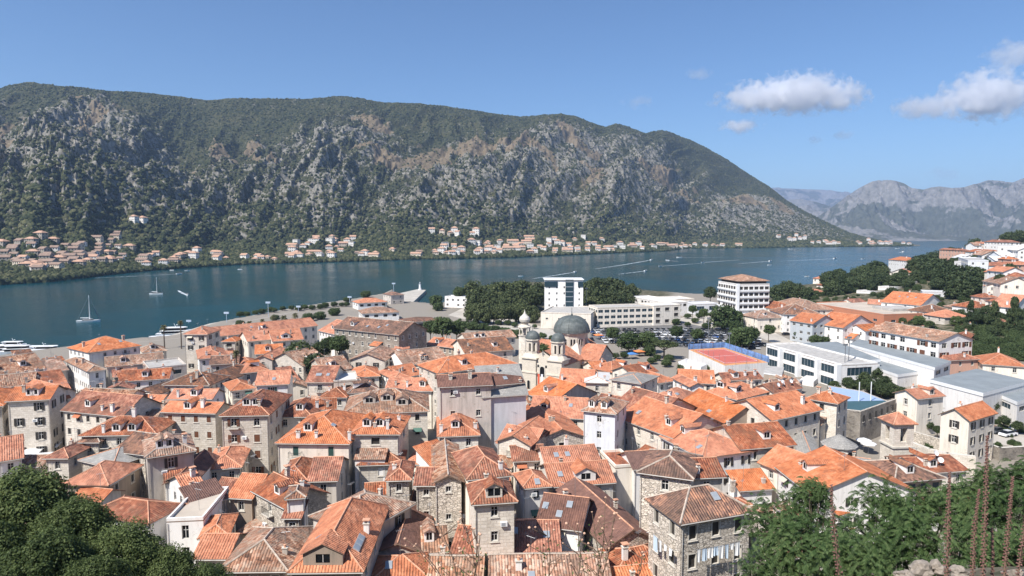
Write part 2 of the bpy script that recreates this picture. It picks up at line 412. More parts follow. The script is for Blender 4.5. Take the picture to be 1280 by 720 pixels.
def house(tail, rt, A, B, C=None, side='R', r=None, d=None, he=9.0, D=None, roof='o', wall='l', pitch=24, ov=.45,
          sty='plain', rows=3, sp=2.7, ws=(.95,1.4), ch=0, chk='w', sk=0, dm=0, chp=None, skp=None, dmp=None, sides='auto', name='house', head=None,
          label=None, cat='house', group='houses of the old town', ridge=True, top=.75, lvl=3.1, base=None, mainwin=True, sdish=0, ctx=None, dmw=1.5, dmwall='w'):
    seed = int(A[0]*7+A[1]*13+B[0]*3) & 0xffff; rs = random.Random(seed)
    G0 = 3.8
    if group == 'houses of the old town': sp *= .8; ws = (ws[0]*.92, ws[1]*.95)
    if D is not None: ze = at_y(A[0], A[1], D).z
    else: ze = G0+he
    a = on_z(*A, ze); b = on_z(*B, ze)
    ux = (b-a); ux.z = 0; Wd = ux.length; ux.normalize(); uy = Vector((-ux.y, ux.x, 0))
    org = a.copy()
    if C is not None:
        c = on_z(*C, ze)
        dd = (c-(b if side == 'R' else a)).dot(uy)
        # square the corner: share the angle error between the two fronts
        cv = (c-(b if side == 'R' else a)); cv.z = 0
        if cv.length > 1:
            want = Vector((cv.y, -cv.x, 0)).normalized()
            wgt = min(1.0, cv.length/(Wd+cv.length))
            nx = (ux*(1-wgt)+want*wgt).normalized()
            if nx.dot(ux) > .5:
                if side == 'R': org = b-nx*Wd
                ux = nx; uy = Vector((-ux.y, ux.x, 0)); dd = cv.length
        d = max(4, dd)
    tp = math.tan(R(pitch))
    if d is None:
        lo, hi = 3.5, 45.0
        for _ in range(30):
            q = (lo+hi)/2
            if rt in ('gx',) or (rt == 'hip' and Wd >= q): p = org+ux*Wd/2+uy*q/2; p.z = ze+tp*q/2
            elif rt == 'hip': p = org+ux*Wd/2+uy*(q-Wd/2); p.z = ze+tp*Wd/2
            elif rt in ('shed',): p = org+ux*Wd/2+uy*q; p.z = ze+tp*q
            elif rt == 'gy': p = org+ux*Wd/2+uy*q; p.z = ze+tp*Wd/2
            else: p = org+ux*Wd/2+uy*q; p.z = ze
            if proj(p)[1] > r: lo = q
            else: hi = q
        d = min(q, 30)
    rz = math.atan2(ux.y, ux.x)
    cs = [org, org+ux*Wd, org+ux*Wd+uy*d, org+uy*d]
    zb = (min(terrain_z(c.x, c.y) for c in cs)-.3) if base is None else base
    if ze-zb < 2.6: zb = ze-2.6
    H = ze-zb
    def zr(x, y):
        if rt == 'gx': return tp*min(y, d-y)
        if rt == 'gy': return tp*min(x, Wd-x)
        if rt == 'hip': return tp*min(x, Wd-x, y, d-y)
        if rt == 'shed': return tp*y
        return 0
    root = thing(name, None, cat, (org.x, org.y, zb), rz, group)
    if head is None: head = f"{WALLW[wall]} house with {ROOFW[roof]} {TYPW[rt]} roof"
    if not label:
        for hd in (head, f"{ROOFW[roof]}-roofed {WALLW[wall].split()[-1]} house", f"{ROOFW[roof].split()[-1]}-roofed house", 'house'):
            if len((hd+' '+tail).replace(',', ' ').split()) <= 16: break
        label = hd+(' ' if tail.startswith('with ') and ' with ' not in hd else ', ')+tail
    root['label'] = label
    th = .16; i = min(ov, Wd*.12, d*.12)
    if rt == 'flat': i = .001
    x0, x1, y0, y1 = i, Wd-i, i, d-i
    # --- walls
    wb = MB(); wm = W[wall]
    zt = H+(tp*i if rt in ('gx','hip','shed') else 0)-th
    zs = {'F': H+(tp*i if rt in ('gx','hip','shed') else tp*i)-th}
    ztop = H+tp*i-th if rt != 'flat' else H-th
    edges = {'F': ((x0,y0),(x1,y0)), 'R': ((x1,y0),(x1,y1)), 'B': ((x1,y1),(x0,y1)), 'L': ((x0,y1),(x0,y0))}
    wins = []
    for k, (p, q) in edges.items():
        L = math.dist(p, q); dx, dy = (q[0]-p[0])/L, (q[1]-p[1])/L
        nrm = ux*dy+uy*(-dx)      # outward normal in world
        mid = org+ux*((p[0]+q[0])/2)+uy*((p[1]+q[1])/2)
        to = Vector((0,0,0))-Vector((mid.x, mid.y, 0)); facing = nrm.dot(to.normalized())
        ops = []
        use = (k == 'F' and mainwin) or (sides == 'all' and k != 'F') or (sides == 'auto' and k in 'RL' and facing > .12) or (isinstance(sides, str) and k in sides and sides not in ('all','auto'))
        if k == 'B': use = False
        ww, wh = ws
        if use and sty != 'none' and L > ww+1.2:
            n = max(1, int((L-.8)/sp))
            for j in range(rows):
                z = ztop-top-wh-j*lvl
                if z < .5: break
                for t in range(n):
                    if sty != 'strip' and rs.random() < .07: continue
                    x = (t+.5)*L/n-ww/2
                    if sty == 'strip' and ww > L/n-.3: x = t*L/n+.15
                    w2 = min(ww, L/n-.3)
                    ops.append((x, z, w2, wh)); wins.append((p, (dx,dy), x, z, w2, wh, k))
        facade(wb, p, q, 0, ztop, ops, wm)
        if (rt == 'gx' and k in 'RL'): wb.face([(p[0],p[1],ztop),(q[0],q[1],ztop),((p[0]+q[0])/2,(p[1]+q[1])/2,ztop+tp*(y1-y0)/2)], wm)
        if (rt == 'gy' and k in 'FB'): wb.face([(p[0],p[1],ztop),(q[0],q[1],ztop),((p[0]+q[0])/2,(p[1]+q[1])/2,ztop+tp*(x1-x0)/2)], wm)
        if rt == 'shed':
            if k == 'B': wb.face([(p[0],p[1],ztop),(q[0],q[1],ztop),(q[0],q[1],ztop+tp*(y1-y0)),(p[0],p[1],ztop+tp*(y1-y0))], wm)
            if k == 'R': wb.face([(p[0],p[1],ztop),(q[0],q[1],ztop),(q[0],q[1],ztop+tp*(y1-y0))], wm)
            if k == 'L': wb.face([(p[0],p[1],ztop),(q[0],q[1],ztop),(p[0],p[1],ztop+tp*(y1-y0))], wm)
    wb.obj('wall', root)
    for (p, dd_, x, z, w2, wh, k) in wins:
        st = {'mixg': rs.choice(['green','greenc','plain']), 'mixb': rs.choice(['brown','brownc','plain']), 'mixd': rs.choice(['darks','hole','plain'])}.get(sty, sty)
        sur = wall in 'lscynk' and sty != 'strip'
        link('window', win_mesh(w2, wh, st, sur), root, (p[0]+dd_[0]*x, p[1]+dd_[1]*x, z), math.atan2(dd_[1], dd_[0]))
    # --- roof
    rb = MB(); rm = M[roof]; sd = M['eave']; capm = M['capd'] if roof in 'mb' else M['cap']
    if rt == 'gx':
        h = tp*d/2; V = [(0,0,0),(Wd,0,0),(Wd,d/2,h),(0,d/2,h),(Wd,d,0),(0,d,0)]; Fs = [(0,1,2,3),(3,2,4,5)]; rl = [(3,2)]
    elif rt == 'gy':
        h = tp*Wd/2; V = [(0,0,0),(Wd,0,0),(Wd,d,0),(0,d,0),(Wd/2,0,h),(Wd/2,d,h)]; Fs = [(0,4,5,3),(4,1,2,5)]; rl = [(4,5)]
    elif rt == 'hip':
        if Wd >= d: h = tp*d/2; V = [(0,0,0),(Wd,0,0),(Wd,d,0),(0,d,0),(d/2,d/2,h),(Wd-d/2,d/2,h)]; Fs = [(0,1,5,4),(1,2,5),(2,3,4,5),(3,0,4)]; rl = [(4,5),(0,4),(1,5),(2,5),(3,4)]
        else: h = tp*Wd/2; V = [(0,0,0),(Wd,0,0),(Wd,d,0),(0,d,0),(Wd/2,Wd/2,h),(Wd/2,d-Wd/2,h)]; Fs = [(0,1,4),(1,2,5,4),(2,3,5),(3,0,4,5)]; rl = [(4,5),(0,4),(1,4),(2,5),(3,5)]
    elif rt == 'shed':
        V = [(0,0,0),(Wd,0,0),(Wd,d,tp*d),(0,d,tp*d)]; Fs = [(0,1,2,3)]; rl = []
    else:
        V = [(0,0,0),(Wd,0,0),(Wd,d,0),(0,d,0)]; Fs = [(0,1,2,3)]; rl = []
    V = [(p[0], p[1], p[2]+H) for p in V]
    if rt == 'gx' and roof not in 'w' and Wd > 5:      # old roofs sag: ridge and eaves wander a little
        n_ = max(2, int(Wd/2.6)); am = .11 if group == 'houses of the old town' else .04
        row_ = lambda y, z, a: [(Wd*i_/n_, y, z+(rs.uniform(-a, a*.3) if 0 < i_ < n_ else 0)) for i_ in range(n_+1)]
        V = row_(0, H, am*.4)+row_(d/2, H+tp*d/2, am)+row_(d, H, am*.4); k_ = n_+1
        Fs = [(i_, i_+1, k_+i_+1, k_+i_) for i_ in range(n_)]+[(k_+i_, k_+i_+1, 2*k_+i_+1, 2*k_+i_) for i_ in range(n_)]; rl = [(k_+i_, k_+i_+1) for i_ in range(n_)]
    elif rt == 'hip': V = [(p[0], p[1], p[2]+(rs.uniform(-.15, .1) if i_ > 3 else 0)) for i_, p in enumerate(V)]
    rb.slab(V, Fs, th, rm, sd)
    if ridge:
        for (i0, i1) in rl:
            p, q = Vector(V[i0]), Vector(V[i1])
            if (q-p).length > .5: rb.tube([p+Vector((0,0,.02)), q+Vector((0,0,.02))], .10 if roof not in 'mb' else .13, capm, 5)
    if rt in ('gx','hip','shed'): rb.tube([(.1,-.06,H-.12),(Wd-.1,-.06,H-.12)], .07, M['gut'], 5)
    if rt == 'flat':
        for (p, q) in (((0,0),(Wd,.25)), ((0,d-.25),(Wd,d)), ((0,.25),(.25,d-.25)), ((Wd-.25,.25),(Wd,d-.25))):
            rb.box((p[0],p[1],H+.001),(q[0],q[1],H+.45), wm)
    ro = rb.obj('roof', root)
    def slope(x, y):
        c = {'gx':[(y,(R(pitch),0)),(d-y,(-R(pitch),0))],'gy':[(x,(0,-R(pitch))),(Wd-x,(0,R(pitch)))],
             'hip':[(y,(R(pitch),0)),(d-y,(-R(pitch),0)),(x,(0,-R(pitch))),(Wd-x,(0,R(pitch)))],'shed':[(0,(R(pitch),0))]}.get(rt, [(0,(0,0))])
        return min(c)[1]
    dp = list(dmp or [])
    for q in range(dm): dp.append(((q+1)/(dm+1), .12 if rt != 'shed' else .2))
    if group == 'houses of the old town' and rt in ('gx','hip') and not dp and Wd > 7.5 and d > 6 and A[1] < 640 and roof in 'ormb':
        r3 = random.Random(seed+6)
        for q in range(r3.choice([0,0,1,1,2])): dp.append((r3.uniform(.2,.8), .16))
    cp = list(chp or [])
    while len(cp) < ch: cp.append((rs.uniform(.12,.88), rs.choice([.12,.3,.62,.8])*(1 if rt == 'shed' else .9)))
    for fx, fy in cp[:max(ch, len(chp or []))]:
        x, y = fx*Wd, fy*d
        link('chimney', chimney_mesh(chk, rs), ro, (x, y, H+zr(x, y)), 0)
    spn = list(skp or [])
    while len(spn) < sk: spn.append((rs.uniform(.15,.85), rs.uniform(.18,.38)))
    for fx, fy in spn:
        x, y = fx*Wd, fy*d; s_ = slope(x, y)
        o = link('skylight', skylight_mesh(), ro, (x, y, H+zr(x, y)+.03)); o.rotation_euler = (s_[0], s_[1], 0)
    for fx, fy in dp:
        x, y = fx*Wd, fy*d; s_ = slope(x, y)
        ang = 0 if s_[0] > 0 else math.pi if s_[0] < 0 else (-math.pi/2 if s_[1] < 0 else math.pi/2)
        hw = dmw/2; hh = 1.35; zz = H+zr(x, y); ln = (hh+hw*.5)/tp; lw = hh/tp
        q = MB(); dwm = W[dmwall]
        ow = min(dmw-.5, 1.5)/2; facade(q, (-hw,0), (hw,0), -.1, hh, [(hw-ow, .25, ow*2, .95)], dwm)
        q.face([(-hw,0,hh),(hw,0,hh),(0,0,hh+hw*.5)], dwm)
        q.face([(hw,0,-.1),(hw,lw,hh-.1),(hw,0,hh)], dwm); q.face([(-hw,0,hh),(-hw,lw,hh-.1),(-hw,0,-.1)], dwm)
        e = .18
        q.slab([(-hw-e,-.2,hh-e*.5),(0,-.2,hh+hw*.5),(0,ln,hh+hw*.5),(-hw-e,lw,hh-e*.5)], [(0,1,2,3)], .08, rm, sd)
        q.slab([(0,-.2,hh+hw*.5),(hw+e,-.2,hh-e*.5),(hw+e,lw,hh-e*.5),(0,ln,hh+hw*.5)], [(0,1,2,3)], .08, rm, sd)
        q.face([(-ow,.1,.25),(ow,.1,.25),(ow,.1,1.2),(-ow,.1,1.2)], M['glass'])
        q.box((-.03,.05,.25),(.03,.095,1.2), M['frame'])
        q.obj('dormer', ro, (x, y, zz), ang)
    if group == 'houses of the old town' and roof != 'w':
        r2 = random.Random(seed+5)
        if mainwin and Wd > 5 and H > 7.5 and sty not in ('greenc','brownc','darks','mixb','green','none') and r2.random() < .55:
            lw_ = r2.uniform(2.6, min(6, Wd*.7)); lx = r2.uniform(x0, x1-lw_); lz = H-r2.uniform(3.4, 5.5); pr_ = r2.uniform(1.8, 3.0); q = MB(); lm = W[r2.choice('lscwy')]; rr_ = M[r2.choice('orrm')]
            q.box((lx,y0-pr_,0),(lx+lw_,y0-.003,lz), lm); q.slab([(lx-.2,y0-pr_-.25,lz+.02),(lx+lw_+.2,y0-pr_-.25,lz+.02),(lx+lw_+.2,y0-.005,lz+1.1),(lx-.2,y0-.005,lz+1.1)], [(0,1,2,3)], .12, rr_, sd); q.obj('lean_to', root)
        for q in range(r2.choice([0,1,1,2]) if A[1] < 570 else r2.choice([0,0,1])):
            if ch == 0 or ch <= 1: x, y = r2.uniform(.1,.9)*Wd, r2.uniform(.1,.9)*d; link('chimney', CHM[r2.randrange(6)], ro, (x, y, H+zr(x, y))).scale = (.8,.8,.85)
        for q in range(r2.choice([0,1,1,2])): x, y = r2.uniform(.2,.8)*Wd, r2.uniform(.3,.7)*d; link('aerial', AER[r2.randrange(3)], ro, (x, y, H+zr(x, y)), r2.uniform(0,3))
        for xx in ((x0+.15,), (x1-.15,))[:r2.choice([1,2])]: b2 = MB(); b2.tube([(xx[0],y0-.1,0),(xx[0],y0-.1,ztop-.1)], .05, M['gut'], 5); b2.obj('downpipe', root)
        if r2.random() < .5 and Wd > 4: link('air_conditioner', ACM, root, (x0+r2.uniform(.2,.8)*(x1-x0), y0, max(1, ztop-r2.choice([1.2,2.9,4.4])-.3)))
        fr_w = [q for q in wins if q[6] == 'F' and q[3] > 2]
        if fr_w and r2.random() < .35 and sty != 'strip':
            q = r2.choice(fr_w); link('balcony', BALM, root, (q[0][0]+q[1][0]*(q[2]+q[4]/2), q[0][1]+q[1][1]*(q[2]+q[4]/2), q[3]-.25), math.atan2(q[1][1], q[1][0]))
        if fr_w and r2.random() < .25:
            q = r2.choice(fr_w); link('awning', AWM[r2.randrange(3)], root, (q[0][0]+q[1][0]*(q[2]+q[4]/2), q[0][1]+q[1][1]*(q[2]+q[4]/2), q[3]+q[5]), math.atan2(q[1][1], q[1][0]))
    for q in range(sdish):
        x, y = rs.uniform(.2,.8)*Wd, rs.uniform(.1,.4)*d
        dish(ro, (x, y, H+zr(x, y)+1.1), .5, rs.uniform(-.6,.6))
    HOUSES.append((root, org, ux, uy, Wd, d, ze, tail, group))
    root['_'] = 0; del root['_']
    return root, (org, ux, uy, Wd, d, ze, zb)
# ------------------------------------------------------------------ shoreline and terrain (old-town side)
SH = [(-700,200),(-300,232),(0,262),(75,277),(140,296),(178,303),(210,310),(232,326),(262,352),(320,389),(380,436),(445,485),(475,520),(490,560),(500,470),(545,448),(585,500),(620,600),(660,650),(700,640),(750,600),(790,585),(800,560),(870,520),(1000,540),(1030,620),(1060,760),(1100,900),(1135,980),(1152,1060),(1180,1180),(1230,1350),(1300,1600),(1500,2200)]
SHW = np.array([((u-640)/F*D, D) for u, D in SH])
LAND = np.vstack([SHW, [[3500,2600],[3500,-300],[-900,-300],[-900,190]]])
def sdist(x, y, poly):
    """signed distance, positive inside"""
    x = np.asarray(x, float); y = np.asarray(y, float)
    d = np.full(x.shape, 1e12); ins = np.zeros(x.shape, bool); n = len(poly)
    for i in range(n):
        ax, ay = poly[i]; bx, by = poly[(i+1) % n]; ex, ey = bx-ax, by-ay
        t = np.clip(((x-ax)*ex+(y-ay)*ey)/(ex*ex+ey*ey+1e-9), 0, 1)
        d = np.minimum(d, (x-ax-t*ex)**2+(y-ay-t*ey)**2)
        c = ((ay > y) != (by > y)) & (x < (bx-ax)*(y-ay)/((by-ay) if by != ay else 1e-9)+ax); ins ^= c
    d = np.sqrt(d); return np.where(ins, d, -d)
def tz(x, y):
    x = np.asarray(x, float); y = np.asarray(y, float)
    hill = np.clip(x-150, 0, 900)*.175
    hill = 95*(1-np.exp(-hill/95))
    f = sstep(190, 270, y)*(1-.85*sstep(430, 620, y))
    z = 3.8+hill*f+np.clip(x-420, 0, 600)*.10*sstep(150, 300, y)
    sdv = sdist(x, y, LAND)
    z = np.minimum(z, 3.8+np.clip(sdv-6, 0, 1e9)*.30)
    z = np.where(sdv > 0, z, np.clip(sdv*1.5, -6, 0)+1.0)
    # the fortress hill the viewer stands on
    side = 6*N1.fbm(x/25+3, y/25, 3)-3
    near = 50.2-.66*np.clip(y, -60, 200)-np.clip(y-55, 0, 200)*.2+side
    near = near+.21*np.clip(y, 0, 60)*sstep(.42, .72, x/np.maximum(y, 1))*(1-sstep(26, 46, y))
    near = np.minimum(near, 50.2)
    near = near-np.clip(np.abs(x-20)-160, 0, 400)*.1
    return np.maximum(z, near)
def terrain_z(x, y): return float(tz(np.array([x]), np.array([y]))[0])
def grid_mesh(name, X, Y, Z, mat, smooth=True, attr=None):
    ny, nx = X.shape
    me = bpy.data.meshes.new(name); nv = nx*ny
    me.vertices.add(nv); me.vertices.foreach_set('co', np.stack([X, Y, Z], -1).astype(np.float32).ravel())
    i = np.arange(nv).reshape(ny, nx)
    q = np.stack([i[:-1,:-1], i[:-1,1:], i[1:,1:], i[1:,:-1]], -1).reshape(-1, 4)
    nf = len(q); me.loops.add(nf*4); me.loops.foreach_set('vertex_index', q.ravel().astype(np.int32))
    me.polygons.add(nf); me.polygons.foreach_set('loop_start', np.arange(0, nf*4, 4, dtype=np.int32))
    me.polygons.foreach_set('loop_total', np.full(nf, 4, dtype=np.int32)); me.polygons.foreach_set('use_smooth', np.full(nf, smooth))
    me.update(calc_edges=True)
    for k, v in (attr or {}).items():
        a = me.attributes.new(k, 'FLOAT', 'POINT'); a.data.foreach_set('value', v.astype(np.float32).ravel())
    me.materials.append(mat); me.validate(); return link(name, me)
# --- ground material
m = Mat('town_ground', .92, .2); oc = m.coord()
f1 = m.noise(.35, 7, oc, .65); f2 = m.noise(2.2, 4, oc)
pave = m.mix(f2, (.20,.18,.15), (.34,.30,.25)); veg = m.ramp(f1, [(.30,(.03,.038,.018)),(.48,(.075,.075,.04)),(.6,(.20,.17,.12)),(.75,(.30,.26,.20))])
at = m.n('ShaderNodeAttribute'); at.attribute_name = 'veg'
m.col(m.mix(at.outputs['Fac'], pave, veg)); m.bump(f1, .15)
GROUND = m.m
ys = np.concatenate([np.arange(-40, 130, 1.6), np.arange(130, 600, 4), np.geomspace(600, 2600, 90)])
xs = np.concatenate([np.linspace(-900, -200, 60)[:-1], np.arange(-200, 260, 3.0), np.geomspace(260, 3500, 150)])
X, Y = np.meshgrid(xs, ys); Z = tz(X, Y)
veg = np.clip(sstep(4.6, 7.5, Z), 0, 1)
park = sstep(560, 600, X*F/np.maximum(Y, 1)+640)*sstep(370, 400, Y)*(1-sstep(830, 850, X*F/np.maximum(Y,1)+640))
veg = np.maximum(veg, park)
g_ = grid_mesh('ground', X, Y, Z, GROUND, True, {'veg': veg}); tag(g_, 'pale paved town ground and the scrubby slope below the viewer', 'ground', kind='structure')
# --- water
m = Mat('sea', .1, .5); oc = m.coord()
mp = m.n('ShaderNodeMapping'); m.l(oc, mp.inputs[0]); mp.inputs['Scale'].default_value = (.30, .12, 1)
w1 = m.noise(1.0, 6, mp.outputs[0], .6); w2 = m.noise(.008, 4, oc, .6)
m.col(m.mix(m.ramp(w2, [(.35, 0.0), (.7, 1.0)]), (.001,.040,.050), (.003,.054,.072)))
m.l(m.ramp(w2, [(.3, .10), (.7, .22)]), m.p.inputs['Roughness']); m.p.inputs['IOR'].default_value = 1.33
m.bump(w1, .35, 1.0); m.p.inputs['Specular IOR Level'].default_value = .12
b = MB(); b.face([(-9000,-50,0),(12000,-50,0),(12000,14000,0),(-9000,14000,0)], m.m)
o = b.obj('water'); tag(o, 'deep teal water of the bay turning blue far off', 'water', kind='structure')
# ------------------------------------------------------------------ mountains
def interp(pts, u): return np.interp(u, [p[0] for p in pts], [p[1] for p in pts])
SKY1 = [(-400,150),(-200,128),(0,116),(25,107),(50,103),(75,106),(105,111),(150,114),(200,117),(240,122),(265,126),(300,123),(350,123),(390,124),(430,120),(450,122),(480,128),(520,129),(560,133),(610,141),(650,146),(700,142),(720,146),(737,153),(755,159),(768,154),(785,159),(805,167),(825,164),(845,170),(860,175),(880,185),(905,199),(935,219),(960,234),(980,250),(1000,262),(1030,277),(1060,291),(1085,298),(1110,303),(1135,305.5),(1150,306.5)]
DS1 = [(-400,520),(-200,570),(0,650),(60,690),(100,744),(170,860),(230,959),(320,1079),(400,1136),(500,1233),(640,1349),(730,1541),(830,1800),(860,2100),(930,2150),(1000,2270),(1080,2350),(1130,2420),(1150,2450)]
DR1 = [(-400,2100),(0,2150),(300,2300),(430,2450),(600,2700),(740,2950),(800,3200),(850,3500),(930,3600),(1000,3400),(1060,3050),(1110,2750),(1150,2560)]
def elev(u, v, D):
    x = (u-640)/F; y = -(v-360)/F; dy = CT+y*ST; dz = -ST+y*CT
    return EYE+dz/dy*D
PR = [(0,0),(.03,.006),(.10,.03),(.18,.085),(.26,.17),(.36,.30),(.50,.47),(.64,.64),(.76,.77),(.88,.90),(1,1),(1.12,.97),(1.3,.80)]
def prof1(t): return np.interp(t, [p[0] for p in PR], [p[1] for p in PR])
def hill1(u, t, fine=True):
    ds, dr = interp(DS1, u), interp(DR1, u); D = ds+(dr-ds)*t
    hr = elev(u, interp(SKY1, u), dr)
    h = prof1(t)*hr
    x = (u-640)/F*D; s = u*2.6/1.0
    amp = np.clip(hr/600, .02, 1)
    env = np.clip(np.sin(np.clip((t-.08)/.9, 0, 1)*math.pi), 0, 1)**.8
    wr = N2.fbm(s/300, t*3, 3)*1.2
    sd = s-t*420
    sp = N1.fbm(sd/250+wr, t*1.3+3, 3, True, .45)
    lobe = N3.fbm(sd/330+5, t*1.6+8, 2, True, .4)
    h = h+(lobe-.62)*190*env*amp
    h = h*(1-.05*env)+(sp-.66)*115*env*amp
    sp2 = N3.fbm(sd/95+wr*2, t*6, 4, True, .55)
    h = h+(sp2-.62)*95*env*amp
    mid = sstep(.09, .24, t)*(1-sstep(.66, .86, t+.10*(N2.at(s/170+50, t*0)-.5)*2))
    rock = mid*(.10+.58*sstep(.45, .85, .30*sp+.34*lobe+.80*N2.fbm(s/34+9, t*30, 6, False, .6)-.16+ .16*sp2))
    if fine:
        cr = N2.fbm(x/30, D/22, 6, True, .6)
        h = h+rock*amp*(cr-.5)*60
        h = h+(N3.fbm(x/14, D/14, 3)-.5)*9*amp*np.clip(t*8, 0, 1)
    tan_ = mid*sstep(.54, .64, N1.fbm(s/120+31, t*9+7, 4))*sstep(.35, .5, t)
    hs = interp(SKY1, u)
    lim = elev(u, hs-1.0, D)
    return x, D, np.minimum(h, np.where(t <= 1.01, lim, lim)), rock, tan_
us = np.linspace(-330, 1149, 1500)
ts = np.concatenate([np.linspace(-.015, .26, 80), np.linspace(.265, 1.02, 330), np.linspace(1.03, 1.3, 12)])
U, T = np.meshgrid(us, ts)
x, D, h, rock, tn = hill1(U, T)
h = np.where(T < 0, -4, h+.9*np.clip(T*400, 0, 1))
fade = sstep(1149, 1120, U)
def rock_mat(name, rockc, vegc, tanc, soil, s=1.0):
    m = Mat(name, .95, .1); oc = m.coord()
    ar = m.n('ShaderNodeAttribute'); ar.attribute_name = 'rock'; at = m.n('ShaderNodeAttribute'); at.attribute_name = 'tan'
    n1 = m.noise(.035*s, 8, oc, .7); n2 = m.noise(.12*s, 6, oc, .7); n3 = m.noise(.011*s, 6, oc, .6)
    vg = m.ramp(n2, [(.35, vegc[0]), (.52, vegc[1]), (.72, vegc[2])])
    vg = m.mix(m.ramp(n3, [(.45, 0.0), (.65, .5)]), vg, vegc[3])
    rk = m.ramp(n2, [(.3, rockc[0]), (.5, rockc[1]), (.68, rockc[2])])
    f = m.math('ADD', ar.outputs['Fac'], m.math('MULTIPLY', m.math('SUBTRACT', n1, .5), 3.4))
    mk = m.ramp(f, [(.44, 0.0), (.60, 1.0)])
    c = m.mix(mk, vg, rk)
    f2 = m.math('ADD', at.outputs['Fac'], m.math('MULTIPLY', m.math('SUBTRACT', n1, .5), 1.2))
    c = m.mix(m.math('MULTIPLY', m.ramp(f2, [(.5, 0.0), (.62, 1.0)]), .85), c, m.mix(n2, tanc, soil))
    m.col(c); m.bump(n2, 3.0/s*.6)
    return m.m
MT1 = rock_mat('mountain_slope', [(.075,.070,.058),(.185,.172,.145),(.35,.33,.285)], [(.020,.027,.013),(.048,.054,.028),(.10,.095,.053),(.09,.083,.042)], (.22,.17,.11), (.15,.115,.075))
o = grid_mesh('mountain', x, D, h, MT1, True, {'rock': rock, 'tan': tn}); tag(o, 'long wooded mountain with grey crags across the bay', 'mountain', kind='structure')
# far ranges
def range_(name, label, sky, base_v, D0, D1, u0, u1, seed, mat, amp, nu=500, nt=140, p=1.5):
    us = np.linspace(u0, u1, nu); ts = np.linspace(-.02, 1.15, nt); U, T = np.meshgrid(us, ts)
    Nn = Noise(seed); D = D0+(D1-D0)*T; hr = elev(U, interp(sky, U), D1)
    x = (U-640)/F*D; h = np.clip(T, 0, 1)**p*hr
    env = np.sin(np.clip(T, 0, 1)*math.pi)**.8
    sp = Nn.fbm(x/600, D/800, 8, True, .62); h = h+(sp-.55)*amp*1.5*env
    rock = sstep(.45, .7, Nn.fbm(x/260, D/260, 5)+.25*(sp-.5)+.15*T)
    lim = elev(U, interp(sky, U)-.8, D); h = np.minimum(h, lim)
    h = np.where(T < 0, -5, h+1); h = np.where(T > 1, h-(T-1)*900, h)
    o = grid_mesh(name, x, D, h, mat, True, {'rock': rock, 'tan': rock*0}); tag(o, label, 'mountain', kind='structure')
MT2 = rock_mat('far_rock', [(.12,.12,.115),(.19,.185,.175),(.28,.27,.26)], [(.06,.068,.055),(.09,.098,.08),(.13,.13,.11),(.10,.105,.085)], (.3,.27,.22), (.2,.18,.15), .28)
SKY2 = [(960,300),(985,292),(1005,281),(1020,272),(1040,258),(1055,246),(1070,236),(1085,228),(1100,225),(1115,227),(1125,230),(1135,236),(1150,238),(1160,235),(1170,234),(1185,236),(1200,235),(1215,230),(1230,226),(1245,227),(1260,229),(1272,224),(1290,214),(1350,200),(1500,192),(1800,195)]
range_('mountain', 'bare grey-blue mountain range closing the bay', SKY2, 303, 3900, 6400, 940, 1800, 5, MT2, 420, 620, 170, 1.25)
SKY3 = [(900,232),(940,236),(965,235),(1000,236),(1030,238),(1060,241),(1100,244),(1200,250),(1400,255)]
range_('mountain', 'pale distant range seen in the gap behind the bay', SKY3, 300, 9000, 12500, 860, 1400, 6, MT2, 500, 260, 90, 1.3)
SKY4 = [(900,262),(950,255),(975,250),(1000,249),(1020,254),(1050,262),(1120,280),(1200,290)]
range_('mountain', 'lower hazy ridge tucked in the gap below the pale range', SKY4, 300, 5200, 8000, 880, 1200, 8, MT2, 320, 240, 90, 1.2)
# ------------------------------------------------------------------ sky, sun, haze
wd = bpy.data.worlds.new('World'); S.world = wd; wd.use_nodes = True
nt = wd.node_tree; bg = nt.nodes['Background']
sky = nt.nodes.new('ShaderNodeTexSky'); sky.sky_type = 'NISHITA'; sky.sun_disc = False
SUNAZ, SUNEL = (-.70, -.715), 50
rot = math.atan2(SUNAZ[0], SUNAZ[1])
sky.sun_elevation = R(SUNEL); sky.sun_rotation = rot % (2*math.pi); sky.altitude = 50; sky.air_density = 1.0; sky.dust_density = .2; sky.ozone_density = 2.2
tn_ = nt.nodes.new('ShaderNodeMix'); tn_.data_type = 'RGBA'; tn_.blend_type = 'MULTIPLY'; tn_.inputs[0].default_value = 1; tn_.inputs[7].default_value = (.80,1.0,1.24,1)
nt.links.new(sky.outputs[0], tn_.inputs[6]); nt.links.new(tn_.outputs[2], bg.inputs[0]); bg.inputs[1].default_value = .075
sl = bpy.data.lights.new('sun', 'SUN'); sl.energy = 5.0; sl.angle = R(.53); sl.color = (1.0, .955, .89)
so = bpy.data.objects.new('sun', sl); COL.objects.link(so)
dv = Vector((SUNAZ[0]*math.cos(R(SUNEL)), SUNAZ[1]*math.cos(R(SUNEL)), math.sin(R(SUNEL))))
so.rotation_euler = dv.to_track_quat('Z', 'Y').to_euler(); so.location = (0, 0, 300)
m = bpy.data.materials.new('haze'); m.use_nodes = True; t = m.node_tree; t.nodes.remove(t.nodes['Principled BSDF'])
pv = t.nodes.new('ShaderNodeVolumePrincipled'); pv.inputs['Color'].default_value = (.50,.68,1,1); pv.inputs['Density'].default_value = HAZE
pv.inputs['Anisotropy'].default_value = 0.2
t.links.new(pv.outputs[0], t.nodes['Material Output'].inputs['Volume'])
if HAZE > 0:
    b = MB(); b.box((-9500,-400,-40),(14500,14500,980), m); o = b.obj('haze'); tag(o, 'thin blue summer haze over the bay', 'haze', kind='stuff')
